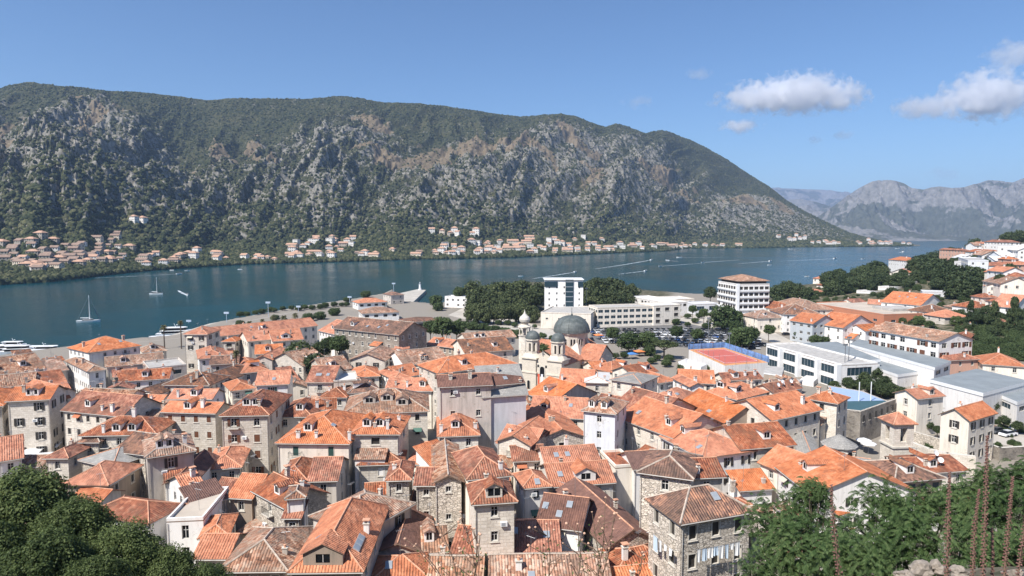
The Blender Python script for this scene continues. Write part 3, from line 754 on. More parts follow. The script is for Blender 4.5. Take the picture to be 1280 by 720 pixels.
# ------------------------------------------------------------------ clouds (real volumes high beyond the mountains)
def cloud_mat():
    m = bpy.data.materials.new('cloud'); m.use_nodes = True; t = m.node_tree; t.nodes.remove(t.nodes['Principled BSDF'])
    N = t.nodes.new; L = t.links.new
    tc = N('ShaderNodeTexCoord'); oi = N('ShaderNodeObjectInfo')
    ln = N('ShaderNodeVectorMath'); ln.operation = 'LENGTH'; L(tc.outputs['Object'], ln.inputs[0])
    ad = N('ShaderNodeVectorMath'); ad.operation = 'ADD'; L(oi.outputs['Location'], ad.inputs[1])
    gm = N('ShaderNodeNewGeometry'); nz = N('ShaderNodeTexNoise'); nz.inputs['Scale'].default_value = .0042; nz.inputs['Detail'].default_value = 5; nz.inputs['Roughness'].default_value = .62
    L(gm.outputs['Position'], nz.inputs['Vector'])
    a = N('ShaderNodeMath'); a.operation = 'MULTIPLY_ADD'; L(nz.outputs['Fac'], a.inputs[0]); a.inputs[1].default_value = 2.6; a.inputs[2].default_value = -1.0
    b = N('ShaderNodeMath'); b.operation = 'SUBTRACT'; L(a.outputs[0], b.inputs[0]); L(ln.outputs['Value'], b.inputs[1])
    c = N('ShaderNodeMath'); c.operation = 'ADD'; L(b.outputs[0], c.inputs[0]); c.inputs[1].default_value = .42
    d = N('ShaderNodeMath'); d.operation = 'MULTIPLY'; d.use_clamp = True; L(c.outputs[0], d.inputs[0]); d.inputs[1].default_value = 2.2
    e = N('ShaderNodeMath'); e.operation = 'MULTIPLY'; L(d.outputs[0], e.inputs[0]); L(oi.outputs['Color'], e.inputs[1])
    pv = N('ShaderNodeVolumePrincipled'); pv.inputs['Color'].default_value = (.99,.99,1,1); pv.inputs['Anisotropy'].default_value = .3
    L(e.outputs[0], pv.inputs['Density']); L(pv.outputs[0], t.nodes['Material Output'].inputs['Volume'])
    return m
if CLOUDS:
    cm = cloud_mat(); b = MB()
    n = 12
    b.lathe([(0,-1)]+[(math.sin(math.pi*i/n), -math.cos(math.pi*i/n)) for i in range(1, n)]+[(0,1)], 24, cm)
    cme = b.mesh('cloud', True)
    for (u, v, w, h_, dn, lb) in [(948,122,92,34,.02,'small puffy western end of the long white cloud'),(1000,117,120,44,.02,'long puffy white cloud over the ridge end'),(1052,120,66,34,.018,'ragged right-hand tail of the long cloud'),
        (1236,120,112,54,.02,'largest white heap cloud at the edge of the sky'),(1160,134,90,26,.012,'low tapering cloud running up to the largest heap'),(925,157,54,17,.014,'small lens-shaped cloud just above the slope'),
        (797,127,40,17,.003,'faint wisp over the middle of the mountain'),(876,92,34,14,.005,'tiny faint cloud high left of the long cloud'),(1268,68,70,34,.007,'thin torn cloud at the top corner of the sky'),
        (1055,169,30,11,.006,'tiny cloud under the long one, the right one of a pair'),(1017,175,26,11,.005,'tiny cloud under the long one, the left one of a pair'),(1180,217,44,17,.002,'pale smudge of cloud low over the far range'),(890,130,22,10,.003,'faintest speck of cloud beside the long cloud')]:
        Dc = 9000 if v < 200 else 15000
        Dc = 16000
        p = at_y(u, v, Dc); o = link('cloud', cme, None, p); k = Dc/F
        o.scale = (w/2*k*1.25, w/2*k*.8, h_/2*k*1.35); o.color = (dn*.35,)*3+(1,)
        tag(o, lb, 'cloud', 'clouds')
        o.lock_location = (True,)*3
# ------------------------------------------------------------------ the old town, house by house: eave corners traced in the photo, squared up in the world
h = house
# --- waterfront and far left
h('on the waterfront, ridge ends carrying stubby chimneys', 'hip', (110,441), (178,432), (82,435), 'L', he=12, roof='o', wall='w', chp=[(.12,.5),(.86,.5)], ch=2, chk='s', sp=3.2, rows=2, skp=[(.3,.25),(.7,.25)], ws=(.9,1.2))
h('and a bright long side wall, just below the waterfront block', 'hip', (109,465), (132,461), (86,450), 'L', he=10.5, roof='m', wall='w', chp=[(.2,.6),(.35,.45)], ch=2, chk='s', ws=(.8,1.5), sp=2.2)
h('long and low, between the bright-sided house and the concrete terrace', 'gx', (131,459), (206,452), r=443, he=8, roof='m', wall='c', sty='hole', sp=6)
h('small, squeezed behind the concrete terrace near two tall palms', 'hip', (178,441), (210,438), r=430, he=8, roof='m', wall='l', rows=1)
h('crowded with air-conditioning boxes and a metal parapet', 'flat', (186,462), (233,457), d=13, he=9, roof='c_', wall='y', sty='strip', ws=(2.4,1.3), rows=1, sp=4)
h('wide, in front of the concrete terrace, chimney near its right end', 'gx', (147,477), (212,473), r=461, he=8.5, roof='r', wall='w', rows=2, ch=1, dmp=[(.5,.15)])
h('running out of the frame under the moored yachts, a row of tiny attic windows', 'gx', (-30,473), (59,460), r=446, he=10, roof='m', wall='c', sty='plain', ws=(.7,1.0), sp=3.0, rows=1, ch=1)
h('short, next to the long one with tiny attic windows', 'gx', (60,466), (87,462), r=449, he=9, roof='m', wall='y', rows=1)
h('low, sprinkled with chimneys, between two longer rows at the frame edge', 'gx', (-20,486), (44,480), r=467, he=10, roof='m', wall='c', ch=4, chk='s', rows=1)
h('angled, wedged beside the pediment house', 'gx', (42,482), (84,476), r=464, he=9.5, roof='r', wall='l', ch=2, rows=1)
h('tall, four columns of dark shutters above the little square', 'gx', (5,502), (63,499), r=482, he=13.5, roof='o', wall='l', sty='darks', rows=4, sp=3.3, ws=(1.0,1.7), ch=1, chk='s', chp=[(.3,.3)])
h('cut by the frame, left neighbour of the dark-shuttered one', 'hip', (-45,512), (5,507), r=484, he=12.5, roof='o', wall='l', sty='mixd', rows=4)
h('with a classical pediment, narrow, beside the dark-shuttered one', 'gy', (66,495), (98,489), d=15, he=12.5, roof='o', wall='c', pitch=30, rows=3, sp=4, sty='hole')
h('big, two white chimney stacks and a row of slatted roof openings', 'gx', (75,513), (153,521), r=491, he=11, roof='r', wall='l', pitch=30, ch=0, chp=[(.62,.1),(.78,.1)], dmp=[(.35,.14)], sty='hole', rows=3)
h('with two white pedimented dormers and stout chimneys, below the slatted one', 'hip', (97,545), (196,543), r=520, he=11, roof='r', wall='c', dmp=[(.45,.1),(.65,.1)], ch=2, chp=[(.55,.5),(.3,.08)], chk='w')
h('long three-storey front with brown shutters', 'gx', (200,515), (270,517), r=502, he=13, roof='o', wall='l', sty='brownc', rows=4, sp=3.0, ws=(.95,1.3), ch=1)
h('above a strip of white-framed attic windows, behind the brown-shuttered front', 'gx', (208,499), (266,499), r=486, he=11.5, roof='o', wall='w', sty='plain', rows=1, sp=4, ch=1)
h('bristling with chimneys and aerials, by the small square terrace', 'hip', (202,481), (262,482), r=464, he=9.5, roof='b', wall='l', ch=3, chk='s', rows=1)
h('tiny, between the wide russet roof and the white attic strip', 'gy', (164,492), (194,494), d=9, he=8, roof='b', wall='w', rows=1, sp=3)
h('very small, tucked under the tiny brown gable', 'gx', (170,503), (200,504), r=493, he=7, roof='o', wall='c', rows=1)
h('crumbling and half round, between slatted roof and brown-shuttered front', 'shed', (185,517), (206,520), r=496, he=8, roof='m', wall='s', sty='none')
h('square and tower-like beside the two palms at the quay', 'hip', (228,418), (259.5,418), r=407, he=14, roof='o', wall='l', pitch=26, rows=4, sty='darks', sp=4.2, ws=(.95,1.5))
h('very long and narrow, lining the quay behind the palms', 'gx', (261,422), (398,407), r=403, he=8.5, roof='o', wall='c', rows=2, sp=4, ch=3, skp=[(.4,.3)])
h('a little pavilion on the wall of the long quay building', 'hip', (276,427), (295,427), r=420, he=8, roof='o', wall='y', rows=1, sty='hole', ws=(2.2,1.4), sp=4)
h('with a row of chimneys, touching the long quay building near the pavilion', 'gx', (309,427), (341,424), r=413, he=8.5, roof='o', wall='c', ch=3, chk='s', rows=1)
h('with a wide white attic opening, behind the big dark tree', 'gx', (340,427), (380,424), r=411, he=8.5, roof='o', wall='c', ch=3, chk='s', dmp=[(.45,.1)], dmw=3, rows=1)
h('jumbled and small-winged, at the foot of the square tower-like house', 'hip', (247,449), (285,446), r=432, he=9, roof='o', wall='w', ch=1, rows=1)
h('short, left of the big dark tree', 'gx', (318,443), (354,441), r=430, he=9.5, roof='o', wall='c', rows=2, sty='hole')
h('with a round-headed grey gable facing the viewer, left of the big tree', 'gy', (315,450), (341,450), d=16, he=10, roof='o', wall='y', rows=1, sp=4, ch=1, chk='s')
h('smooth fan of slopes below the grey round-headed gable', 'hip', (300,467), (338,463), r=446, he=9, roof='o', wall='y', rows=1)
h('upright, two pairs of green shutters below one small skylight', 'gx', (318,482), (362,480), r=463, he=10.5, roof='o', wall='w', sty='green', ws=(1.1,1.6), sp=5, rows=1, skp=[(.52,.2)])
h('with aerials, set back behind the fan-shaped slopes', 'gx', (261,456), (299,454), r=444, he=10, roof='b', wall='y', ch=1, rows=2, sty='hole')
h('steep and ash-stained, hips capped in pale mortar', 'hip', (219,483), (261,485), r=455, he=8.5, roof='b', wall='w', ch=2, chk='s', rows=1)
h('small with two slopes, between the white green-shuttered house and the square block', 'hip', (288,489), (320,485), r=474, he=9, roof='o', wall='c', rows=1)
h('broad square block with two skylights over the deserted street', 'hip', (273,520), (337,519), r=487, he=14, roof='r', wall='l', rows=4, sp=3.7, ws=(1.15,1.5), sty='mixb', skp=[(.3,.23),(.52,.23)], pitch=26)
h('with a white arched dormer, right of the two-skylight block', 'hip', (341,521), (391,521), r=497, he=11, roof='r', wall='c', dmp=[(.6,.15)], rows=2)
h('narrow strip behind the ridge of the biggest orange roof', 'gx', (388,513), (421,511), r=498, he=11, roof='r', wall='y', ch=1, rows=1)
h('the biggest plain one, four green windows and three white chimneys at the eave', 'hip', (343,554), (438,555), r=511, he=12, roof='o', wall='c', sty='greenc', ws=(1.0,1.7), sp=5.0, rows=2, chp=[(.28,.08),(.52,.08),(.96,.08)], ch=3, skp=[(.38,.25),(.68,.25)], pitch=25)
h('lower wing right of the four green windows, one dark window and a white chimney', 'hip', (436,543), (501,543), r=515, he=13, roof='o', wall='l', rows=2, sp=7, sty='hole', ws=(1.6,1.3), chp=[(.72,.12)], ch=1, sides='R')
h('with a pair of bright white skylights, right of the big dark tree', 'gx', (381,478), (417,478), r=457, he=10.5, roof='r', wall='l', rows=2, sty='plain', sp=4, ws=(1.2,1.5), skp=[(.33,.5*.45),(.42,.5*.45),(.7,.5*.45)])
h('open dark terrace under a white awning roof', 'flat', (417,478), (448,476), d=11, he=10.5, roof='w', wall='l', sty='hole', ws=(2.6,1.7), sp=3.4, rows=1)
h('patched with bare boards, right against the big dark tree', 'gx', (379,458), (413,450), r=437, he=9, roof='m', wall='l', rows=1, ch=1)
h('rough, stepping down towards the grey stone gable', 'gx', (404,465), (441,460), r=446, he=9, roof='m', wall='s', ch=2, rows=1)
h('broad low gable with two shuttered windows, below the long grey barracks', 'gy', (435,450), (482,451), d=15, he=10, roof='m', wall='l', pitch=20, rows=2, sp=5, sty='darks')
h('small and bright, beneath the low shuttered gable', 'hip', (441,472), (476,470), r=456, he=8.5, roof='o', wall='c', rows=1)
h('folded into many planes, between the awning terrace and the cream attic house', 'hip', (434,492), (477,488), r=471, he=8.5, roof='b', wall='c', rows=1, ch=1)
h('huge and untidy, three arched dark dormers above the small garden tree', 'hip', (427,518), (537,514), r=486, he=10, roof='m', wall='l', dmp=[(.3,.2),(.5,.24),(.68,.14)], dmw=2.6, dmwall='y', rows=2, sp=5, sty='hole')
h('long three-storey barracks with many small white-framed windows', 'gx', (424,409), (499,419), (526,411), 'R', he=15, roof='b', wall='k', rows=3, sp=3.4, ws=(1.0,1.4), pitch=24, skp=[(.25,.2),(.45,.2),(.62,.2),(.7,.3)], top=.6)
h('with a bright white side, at the left end of the barracks', 'gx', (397,413), (427,420), r=402, he=9, roof='o', wall='w', rows=2, sp=2.6, chp=[(.7,.5)], ch=1)
# --- middle
h('sharp-edged with a brown gable, behind the rubble-fronted ruin', 'gx', (534,430), (566,435), (584,430), 'R', he=9, roof='o', wall='n', chp=[(.55,.6)], ch=1, chk='s', rows=1)
h('long pale back roof beyond the church lane', 'gx', (583,426), (646,421), r=414, he=7.5, roof='m', wall='l', rows=1)
h('long nave-like roof left of the twin-towered church', 'gx', (581,442), (643,437), r=422, he=9, roof='b', wall='c', rows=1, sp=5)
h('small twin slopes at the right foot of the barracks', 'hip', (499,449), (533,443), r=431, he=8.5, roof='o', wall='l', rows=1, ch=1)
h('with a white gable facing the barracks, patched in pale tiles', 'gx', (505,457), (562,450), r=436, he=9, roof='m', wall='w', ch=2, chk='s', rows=1)
h('large smooth block with a row of square windows right under the eave', 'hip', (547,467), (644,453.5), (527,455.5), 'L', he=14.5, roof='o', wall='l', ws=(.9,1.1), sp=4.4, rows=4, chp=[(.42,.62),(.58,.6)], ch=2, chk='s', pitch=24)
h('tall slab of a building, its grey front pierced by five white windows', 'gx', (547,484), (617,481), r=467, he=18.5, roof='d', wall='y', pitch=22, rows=3, sp=5.6, ws=(.95,1.25), sty='plain', chp=[(.25,.3),(.6,.3)], ch=2, chk='s', lvl=4.2)
h('blank smooth wall beneath a slanting slate, joined to the tall grey slab', 'shed', (602,497), (661,493), d=7, he=16, roof='g', wall='i', sty='none', pitch=35, chp=[(.03,.2)], ch=1, chk='y')
h('the roof tops behind the blank smooth wall', 'gx', (604,483), (657,478), r=466, he=18, roof='d', wall='y', pitch=22, sty='none', skp=[(.6,.25)])
h('tiny, jammed beside the large smooth block', 'hip', (492,475), (516,472), r=460, he=8.5, roof='o', wall='w', rows=1)
h('steep little plane next to the jammed one', 'gx', (497,473), (528,468), r=456, he=8, roof='o', wall='c', rows=1, ch=0)
h('with cream attic windows, left of the tall grey slab', 'gx', (480,488), (541,489), r=472, he=9.5, roof='o', wall='c', rows=2, sp=4.2, chp=[(.45,.15)], ch=1)
h('symmetrical pyramid in front of the tall grey slab', 'hip', (546,546), (601,544), r=517, he=11.5, roof='o', wall='l', rows=3, chp=[(.9,.25),(.1,.1)], ch=2)
h('with a stubby gable and shutters, at the foot of the blank smooth wall', 'gy', (618,552), (664,558), d=14, he=10, roof='o', wall='l', rows=2, sp=4, sty='plain')
h('sweeping to a brown gable right below the church towers', 'gx', (657,492), (692,503), r=475, he=8.5, roof='o', wall='y', rows=2, skp=[(.5,.25)], sides='R')
h('low and dark, in the shadow between two bright roofs by the tall slab', 'gx', (660,504), (686,502), r=488, he=6.5, roof='b', wall='y', rows=1)
h('running up to the drum of the church', 'gx', (697,482), (742,484), r=461, he=8.5, roof='o', wall='c', rows=1, chp=[(.1,.15)], ch=1)
h('neat two-storey cube between the church and the slate-topped house', 'hip', (730,478), (763,479), r=465, he=10, roof='w', wall='l', pitch=12, rows=2, sp=3.4, ws=(.9,1.5), ch=1)
h('corner block with a worn slate top and three arched upper windows', 'hip', (762,474), (802,480), (824,470), 'R', he=11.5, roof='g', wall='l', pitch=16, rows=3, sp=4, ws=(1.0,1.5))
h('tiny, with a little flat awning, right behind the white cube', 'gx', (744,464), (766,462), r=451, he=8, roof='o', wall='c', rows=1, ch=1)
h('clumped trio of slopes behind the slate-topped corner block', 'hip', (765,466), (797,460), r=451, he=8.5, roof='o', wall='c', rows=1)
h('orange attic poking over the slate-topped corner block', 'gx', (792,470), (824,464), r=455, he=9.5, roof='r', wall='l', rows=1)
h('wide pair of smooth slopes with a little white dish', 'gx', (660,520), (733,524), r=496, he=8.5, roof='o', wall='c', rows=2, sp=4, skp=[(.7,.3)])
h('broad rubble gable with two arched openings', 'gy', (667,552), (738,547), d=18, he=8.5, roof='o', wall='s', pitch=20, rows=1, sp=6.5, ws=(1.1,1.4), sty='hole', skp=[(.25,.3)])
h('tall, pale shutters closed and two tiny dormers', 'hip', (726,513), (771,518), r=496, he=14, roof='m', wall='i', rows=3, sp=3.4, sty='plain', dmp=[(.25,.12),(.6,.12)], dmw=1.2, ch=0)
h('long slanting front down to the lane, chimney on its crest', 'gx', (771,522), (842,548), d=15, he=10.5, roof='o', wall='l', rows=3, sp=3.6, ws=(.95,1.4), chp=[(.4,.5)], ch=1, chk='s', skp=[(.2,.2)], pitch=25)
h('second slope behind the long slanting front', 'gx', (765,506), (822,522), d=13, he=11, roof='r', wall='l', rows=1, ch=1, pitch=25)
h('folded smooth slopes with a row of small roof windows, behind the dead-tree yard', 'hip', (817,494), (848,501), (866,491), 'R', he=9.5, roof='o', wall='c', rows=2, sp=3.6, skp=[(.35,.3),(.75,.3)])
h('long smooth wing climbing back towards the hedge', 'gx', (848,478), (895,480), r=462, he=8.5, roof='o', wall='c', rows=1)
h('pale little pyramid beneath the umbrella pine', 'hip', (822,479), (846,476), r=457, he=8.5, roof='o', wall='w', rows=1, ch=1)
h('narrow white gable with a chimney pot shaped like a ball', 'gy', (862,484), (883,483), d=11, he=10, roof='o', wall='w', rows=3, sp=3, chp=[(.7,.3)], ch=1)
h('with two white dormers, the pointed one below the red court', 'hip', (879,490), (922,500), (962,490), 'R', he=9.5, roof='o', wall='w', rows=3, sp=3.4, dmp=[(.3,.2),(.8,.25)], dmw=2, chp=[(.6,.75),(.75,.7)], ch=2, chk='s', pitch=27)
h('scrappy roofs and junk around a yard, left of the sharp-gabled one', 'hip', (866,528), (896,524), r=508, he=7, roof='m', wall='s', rows=1, ch=1)
h('sharp brown gable, steep plain slope on its near side', 'gy', (896,536), (967,529), d=17, he=9.5, roof='o', wall='n', pitch=30, rows=1, sp=8, ws=(.7,.7), skp=[(.2,.4)])
h('long stone front with seven dark windows in a row', 'gx', (965,526), (1029,512), r=493, he=12, roof='o', wall='l', rows=4, sp=3.1, ws=(.95,1.4), sty='hole', chp=[(.8,.2)], ch=1, chk='w', pitch=24)
h('tall neighbour with chimneys, at the right end of the seven-window front', 'hip', (1008,497), (1048,505), (1058,496), 'R', he=13, roof='o', wall='l', rows=5, sp=3.2, ws=(.95,1.5), sty='hole', chp=[(.3,.3),(.6,.4)], ch=2, chk='s')
h('hosting a cluster of white satellite dishes', 'gx', (968,492), (1004,485), r=477, he=9.5, roof='r', wall='l', rows=1, sdish=4)
h('with two dormers, three skylights and a white corner, above the brown hipped giant', 'hip', (824,545), (877,573), (947,563), 'R', he=10, roof='o', wall='w', rows=3, sp=3.4, ws=(1.0,1.6), sty='darks', dmp=[(.25,.25)], skp=[(.75,.16)], pitch=22)
h('dusty red plane with two dark windows in pale masonry', 'gx', (925,562), (997,556), r=529, he=10.5, roof='r', wall='l', rows=2, sp=6, ws=(1.1,1.6), sty='hole')
h('low slope beside the tall masonry chimney block', 'shed', (924,614), (970,611), r=586, he=6, roof='o', wall='w', rows=1, sty='none', chp=[(-.08,.25)], ch=1, chk='s', pitch=20)
h('long rippled slope with a pale left wall, next to the spiky shrubs', 'gx', (968,583), (1014,619), d=17, he=9, roof='o', wall='w', rows=2, sp=4.5, sty='darks', pitch=22)
h('smooth plain, its gable splitting two slopes by the flower spikes', 'gy', (1040,616), (1092,603), d=15, he=8.5, roof='o', wall='c', pitch=28, rows=1, sp=5, chp=[(.2,.5),(.75,.5)], ch=2, chk='s')
h('smooth lean-to with one skylight, above the leafy shrubs', 'shed', (1049,645), (1102,628), r=608, he=6, roof='o', wall='w', rows=1, skp=[(.55,.35)], pitch=20)
BIG, bigf = h('crumbling giant with washing lines, biggest on the near right', 'hip', (850,655.5), (942,638), (808,622.5), 'L', he=16.5, roof='b', wall='s', rows=4, sp=3.0, ws=(1.05,1.7), sty='hole', pitch=32, lvl=3.3, skp=[(.62,.3)])
h('older wing joined behind the crumbling giant', 'hip', (795,590), (868,600), r=563, he=17, roof='b', wall='s', rows=3, sp=4, pitch=22, sides='L')
h('patchy slope on top of the older wing', 'gx', (862,598), (909,596), r=572, he=16, roof='r', wall='y', rows=1)
h('plain dark shed roof left of the crumbling giant wing', 'gx', (791,587), (833,584), r=563, he=9, roof='d', wall='w', rows=1, sty='none', ch=0)
h('dark open loggia over a tiled lean-to', 'flat', (769,585), (797,583), d=8, he=9, roof='r', wall='c', rows=2, sp=5, ws=(4.0,1.9), sty='hole', top=.3)
h('rounded crest with two skylights, behind the row with a sunken balcony', 'gx', (681,581), (752,576), r=557, he=9, roof='o', wall='c', rows=1, skp=[(.25,.25),(.45,.25)], ch=1)
h('terrace with one sunken balcony and a blue skylight', 'gx', (688,609), (771,603), r=577, he=9, roof='o', wall='c', rows=1, sp=5, dmp=[(.55,.08)], dmw=3.2, skp=[(.2,.25)])
h('corner one with a white wall and tilted roof window', 'hip', (652,611), (691,608), (640,592), 'L', he=10, roof='o', wall='w', rows=3, sp=3.4, skp=[(.55,.14)], pitch=30)
h('small gable, right of the many-dormered lane', 'gx', (619,554), (667,561), r=533, he=9, roof='o', wall='s', rows=1)
h('dark twin with three white skylights', 'gx', (668,656), (728,664), r=619, he=9.5, roof='d', wall='w', rows=2, sp=4.4, skp=[(.12,.3),(.62,.36),(.45,.2)], pitch=27)
h('dark twin with a rubble gable facing the viewer', 'gy', (757,686), (826,675), d=19, he=8.5, roof='d', wall='s', pitch=27, rows=1, sp=9, ws=(.6,.7), sty='hole', chp=[(.1,.8)], ch=1)
h('wide rusty slope with a white skylight, bottom centre', 'gx', (612,698), (703,698), r=650, he=8, roof='r', wall='w', rows=1, skp=[(.35,.35),(.8,.3)], pitch=22)
h('uneven patched slope along the bottom edge, centre', 'gx', (610,740), (768,737), r=692, he=8, roof='m', wall='l', rows=1, skp=[(.35,.2)], chp=[(.25,.3)], ch=1)
h('new tiled gable by the giant, lower one of two', 'gx', (757,741), (852,731), r=706, he=7, roof='o', wall='c', rows=1)
h('new tiled gable by the giant, upper one of two', 'hip', (771,716), (846,706), r=683, he=7.5, roof='r', wall='c', rows=1, ch=1)
h('red one over a grey stone lane wall, beside the lower orange wing', 'hip', (445,582), (506,580), r=561, he=8.5, roof='r', wall='l', rows=2, sp=5, sty='plain')
h('narrow tall front with three small windows one above another', 'hip', (481,601), (515,600), r=575, he=14, roof='r', wall='s', rows=4, sp=3.6, ws=(.75,1.1), lvl=4.0, sides='', pitch=28)
h('with a drainpipe, between the narrow tall front and the four-window gable', 'gx', (516,607), (548,607), r=584, he=13.5, roof='r', wall='s', rows=3, sp=4.4, ws=(.8,.9), ch=0)
h('tall gable with four small square windows in two columns', 'gy', (540,604), (581,602), d=16, he=14.5, roof='m', wall='s', pitch=24, rows=4, sp=3.6, ws=(.75,.85), lvl=3.9)
h('highest of the middle cluster, mossy ridge and narrow chimney', 'hip', (583,600), (642,594), r=557, he=15.5, roof='r', wall='c', rows=2, ch=1, pitch=30, sty='none')
h('tall pale front with an arched dormer in the roof middle', 'hip', (589,631), (648,627), r=597, he=15.5, roof='r', wall='l', rows=4, sp=4.4, ws=(.9,1.3), dmp=[(.5,.1)], dmw=2.0, dmwall='l', pitch=32, sides='')
h('small stepped pair right of the garden tree', 'hip', (506,580), (537,581), r=551, he=8, roof='o', wall='y', rows=1)
h('steep smooth plane beside a white stair tower', 'shed', (539,584), (570,573), r=553, he=8.5, roof='o', wall='w', rows=1, sty='none', pitch=28)
h('giant weathered roof sloping both ways, left of the narrow tall front', 'hip', (452,666), (489,624), (417,634), 'L', he=12, roof='m', wall='y', rows=3, sp=4, pitch=24, sty='darks')
h('two smooth folded slopes over the arched doorway lane', 'hip', (252,588), (303,584), r=557, he=7.5, roof='o', wall='l', rows=1, chp=[], ch=0)
h('pointed, with a solar panel on its left slope', 'hip', (343,601), (384,600), r=571, he=9, roof='r', wall='y', rows=1, skp=[(.22,.45)], pitch=30)
h('square one right of the solar panel', 'gx', (383,602), (423,601), r=571, he=9, roof='r', wall='y', rows=2, sp=6, ws=(1.1,1.8))
h('ragged slope above a blank whitish masonry end', 'gx', (313,613), (356,636), d=7.5, he=9.5, roof='r', wall='s', pitch=26, rows=1, sp=12, chp=[(.15,.7)], ch=1, chk='s', sides='L')
h('little hut with a grey wall and white window, top of the ragged slope', 'hip', (355,624), (383,622), r=606, he=11.5, roof='b', wall='w', rows=1, sp=3, ws=(1.6,1.1))
h('small square extension of red tiles below the white-windowed hut', 'shed', (351,648), (377,648), r=634, he=9, roof='r', wall='n', rows=1, pitch=20)
h('striped slope with alternating columns, right of the satellite chimney', 'gx', (282,622), (316,624), r=592, he=8.5, roof='o', wall='n', rows=1, ch=0)
h('tiled slope carrying one white chimney, left of the striped slope', 'gx', (236,624), (264,616), r=591, he=8.5, roof='o', wall='w', rows=1, chp=[(.7,.4)], ch=1)
h('ribbed slope seen from above, in front of the striped slope', 'shed', (240,636), (287,622), r=603, he=8.5, roof='d', wall='y', rows=1, pitch=22, sides='R')
h('white end wall with arched window and tiny hooded dormer', 'gy', (202,606), (244,604), d=13, he=8.5, roof='d', wall='w', pitch=28, rows=1, sp=6, ws=(1.4,1.6), sty='darks', sides='')
WT, _ = h('flat beige roof terrace above a bright balcony wall', 'flat', (208,652), (254,650), d=11, he=9, roof='beige', wall='w', rows=2, sp=4.6, ws=(1.0,2.0), top=.5)
h('small rippled slope right of the roof terrace', 'hip', (246,674), (287,670), r=643, he=8, roof='o', wall='c', rows=1, ch=0)
h('rippled slope above the leafy treetops', 'gx', (238,699), (286,699), r=667, he=8, roof='o', wall='c', rows=1)
h('huge weathered slope at the bottom edge, left of the skylit one', 'hip', (270,715), (360,714), r=659, he=9, roof='m', wall='n', rows=2, sty='hole', pitch=24)
h('steep, front attic gable and five slim skylights, bottom edge', 'hip', (358,716), (455,715), d=17, he=12.5, roof='o', wall='l', rows=2, sp=5, dmp=[(.45,.04)], dmw=4.2, dmwall='n', skp=[(.25,.2),(.25,.28),(.82,.2),(.82,.27),(.82,.34)], chp=[(.85,.45)], ch=1, pitch=34)
h('dark halved roof with a white air-conditioner', 'gy', (463,693), (531,692), d=17, he=9, roof='d', wall='y', pitch=22, rows=2, sides='L')
h('orange double slope at the bottom edge, one small roof window', 'hip', (463,727), (536,722), r=694, he=9, roof='o', wall='c', rows=1, skp=[(.3,.3)])
h('wavy pale slope with a small roof hut, above the thin twigs', 'gx', (527,692), (562,689), r=657, he=9, roof='m', wall='c', rows=1, dmp=[(.3,.2)], dmw=1.2)
h('rust-red slope below the four-window gable', 'gx', (561,693), (594,696), r=657, he=9, roof='r', wall='c', rows=1)
h('conical stone roof peeking above the dark halved roof', 'hip', (514,657), (550,657), r=635, he=8, roof='g', wall='l', rows=1, sty='none', pitch=32)
h('rippled bottom slope tangled with bare twigs', 'gx', (531,740), (604,740), r=694, he=8.5, roof='m', wall='l', rows=1)
# --- lower left
h('low one with a half-ruined wall behind, above the leafy trees', 'hip', (52,573), (86,573), r=552, he=9, roof='r', wall='l', rows=1, sp=4)
h('big near corner house with a stone hooded dormer', 'hip', (136,607), (172,581), (80,603), 'L', he=9.5, roof='o', wall='n', rows=3, sp=4, ws=(.9,1.4), sty='hole', pitch=27)
h('long ashen slope tucked behind the big near corner house', 'gx', (140,564), (181,569), r=541, he=9.5, roof='b', wall='s', rows=1, sides='R')
h('pale salmon tiles over a shaded front with a balcony', 'hip', (180,573), (246,563), r=542, he=12.5, roof='m', wall='y', rows=3, sp=4, ws=(1.0,1.7), sty='mixd', pitch=24, chp=[(.8,.3)], ch=1)
h('ridged hips above the leafy treetops, beside the white balcony', 'hip', (186,656), (212,629), (126,634), 'L', he=9, roof='r', wall='w', rows=2, pitch=24, sty='none')
h('small sunlit slope half hidden by the leafy treetops', 'gx', (86,624), (126,628), r=610, he=8, roof='o', wall='y', rows=1)
h('short steep roof right at the frame edge over the shady trees', 'gx', (-6,578), (31,572), r=545, he=9, roof='o', wall='w', rows=1)
h('low wavy slope along the top of the shady trees', 'gx', (-10,585), (53,583), r=569, he=7, roof='m', wall='l', rows=1)
h('stone-edged little roof behind the low half-ruined wall', 'hip', (93,553), (125,553), r=541, he=10, roof='b', wall='s', rows=1)
h('ashen roof with rubble crest, near the square umbrellas', 'hip', (97,575), (140,585), r=549, he=8.5, roof='g', wall='s', rows=1, pitch=20, sty='none')
# --- fillers that the photo shows as small slopes between the larger ones
h('slim slope between the slatted roof and the two dormer pediments', 'gx', (150,527), (196,525), r=512, he=9, roof='m', wall='l', rows=1, ch=1)
h('low slope right of the pediment house', 'gx', (100,498), (160,500), r=486, he=8.5, roof='m', wall='c', rows=1, ch=2, chk='s')
h('sunken slope in the block left of the barracks', 'gx', (352,458), (376,457), r=447, he=8, roof='o', wall='c', rows=1)
h('tangle of small slopes below the patched board roof', 'hip', (398,497), (434,497), r=483, he=8, roof='r', wall='y', rows=1, ch=1)
h('bright pitched strip in front of the twin-towered church', 'gx', (640,540), (674,533), r=513, he=8, roof='o', wall='c', rows=1)
h('lower tiles between the tall slab and the rubble gable', 'gx', (640,577), (684,575), r=556, he=8, roof='r', wall='c', rows=1, ch=1)
h('tiles tucked behind the pointed one with white dormers', 'gx', (905,476), (955,474), r=465, he=8, roof='r', wall='c', rows=1, ch=2)
h('small crumpled roof by the yard of junk', 'hip', (892,560), (926,556), r=541, he=8, roof='r', wall='s', rows=1)
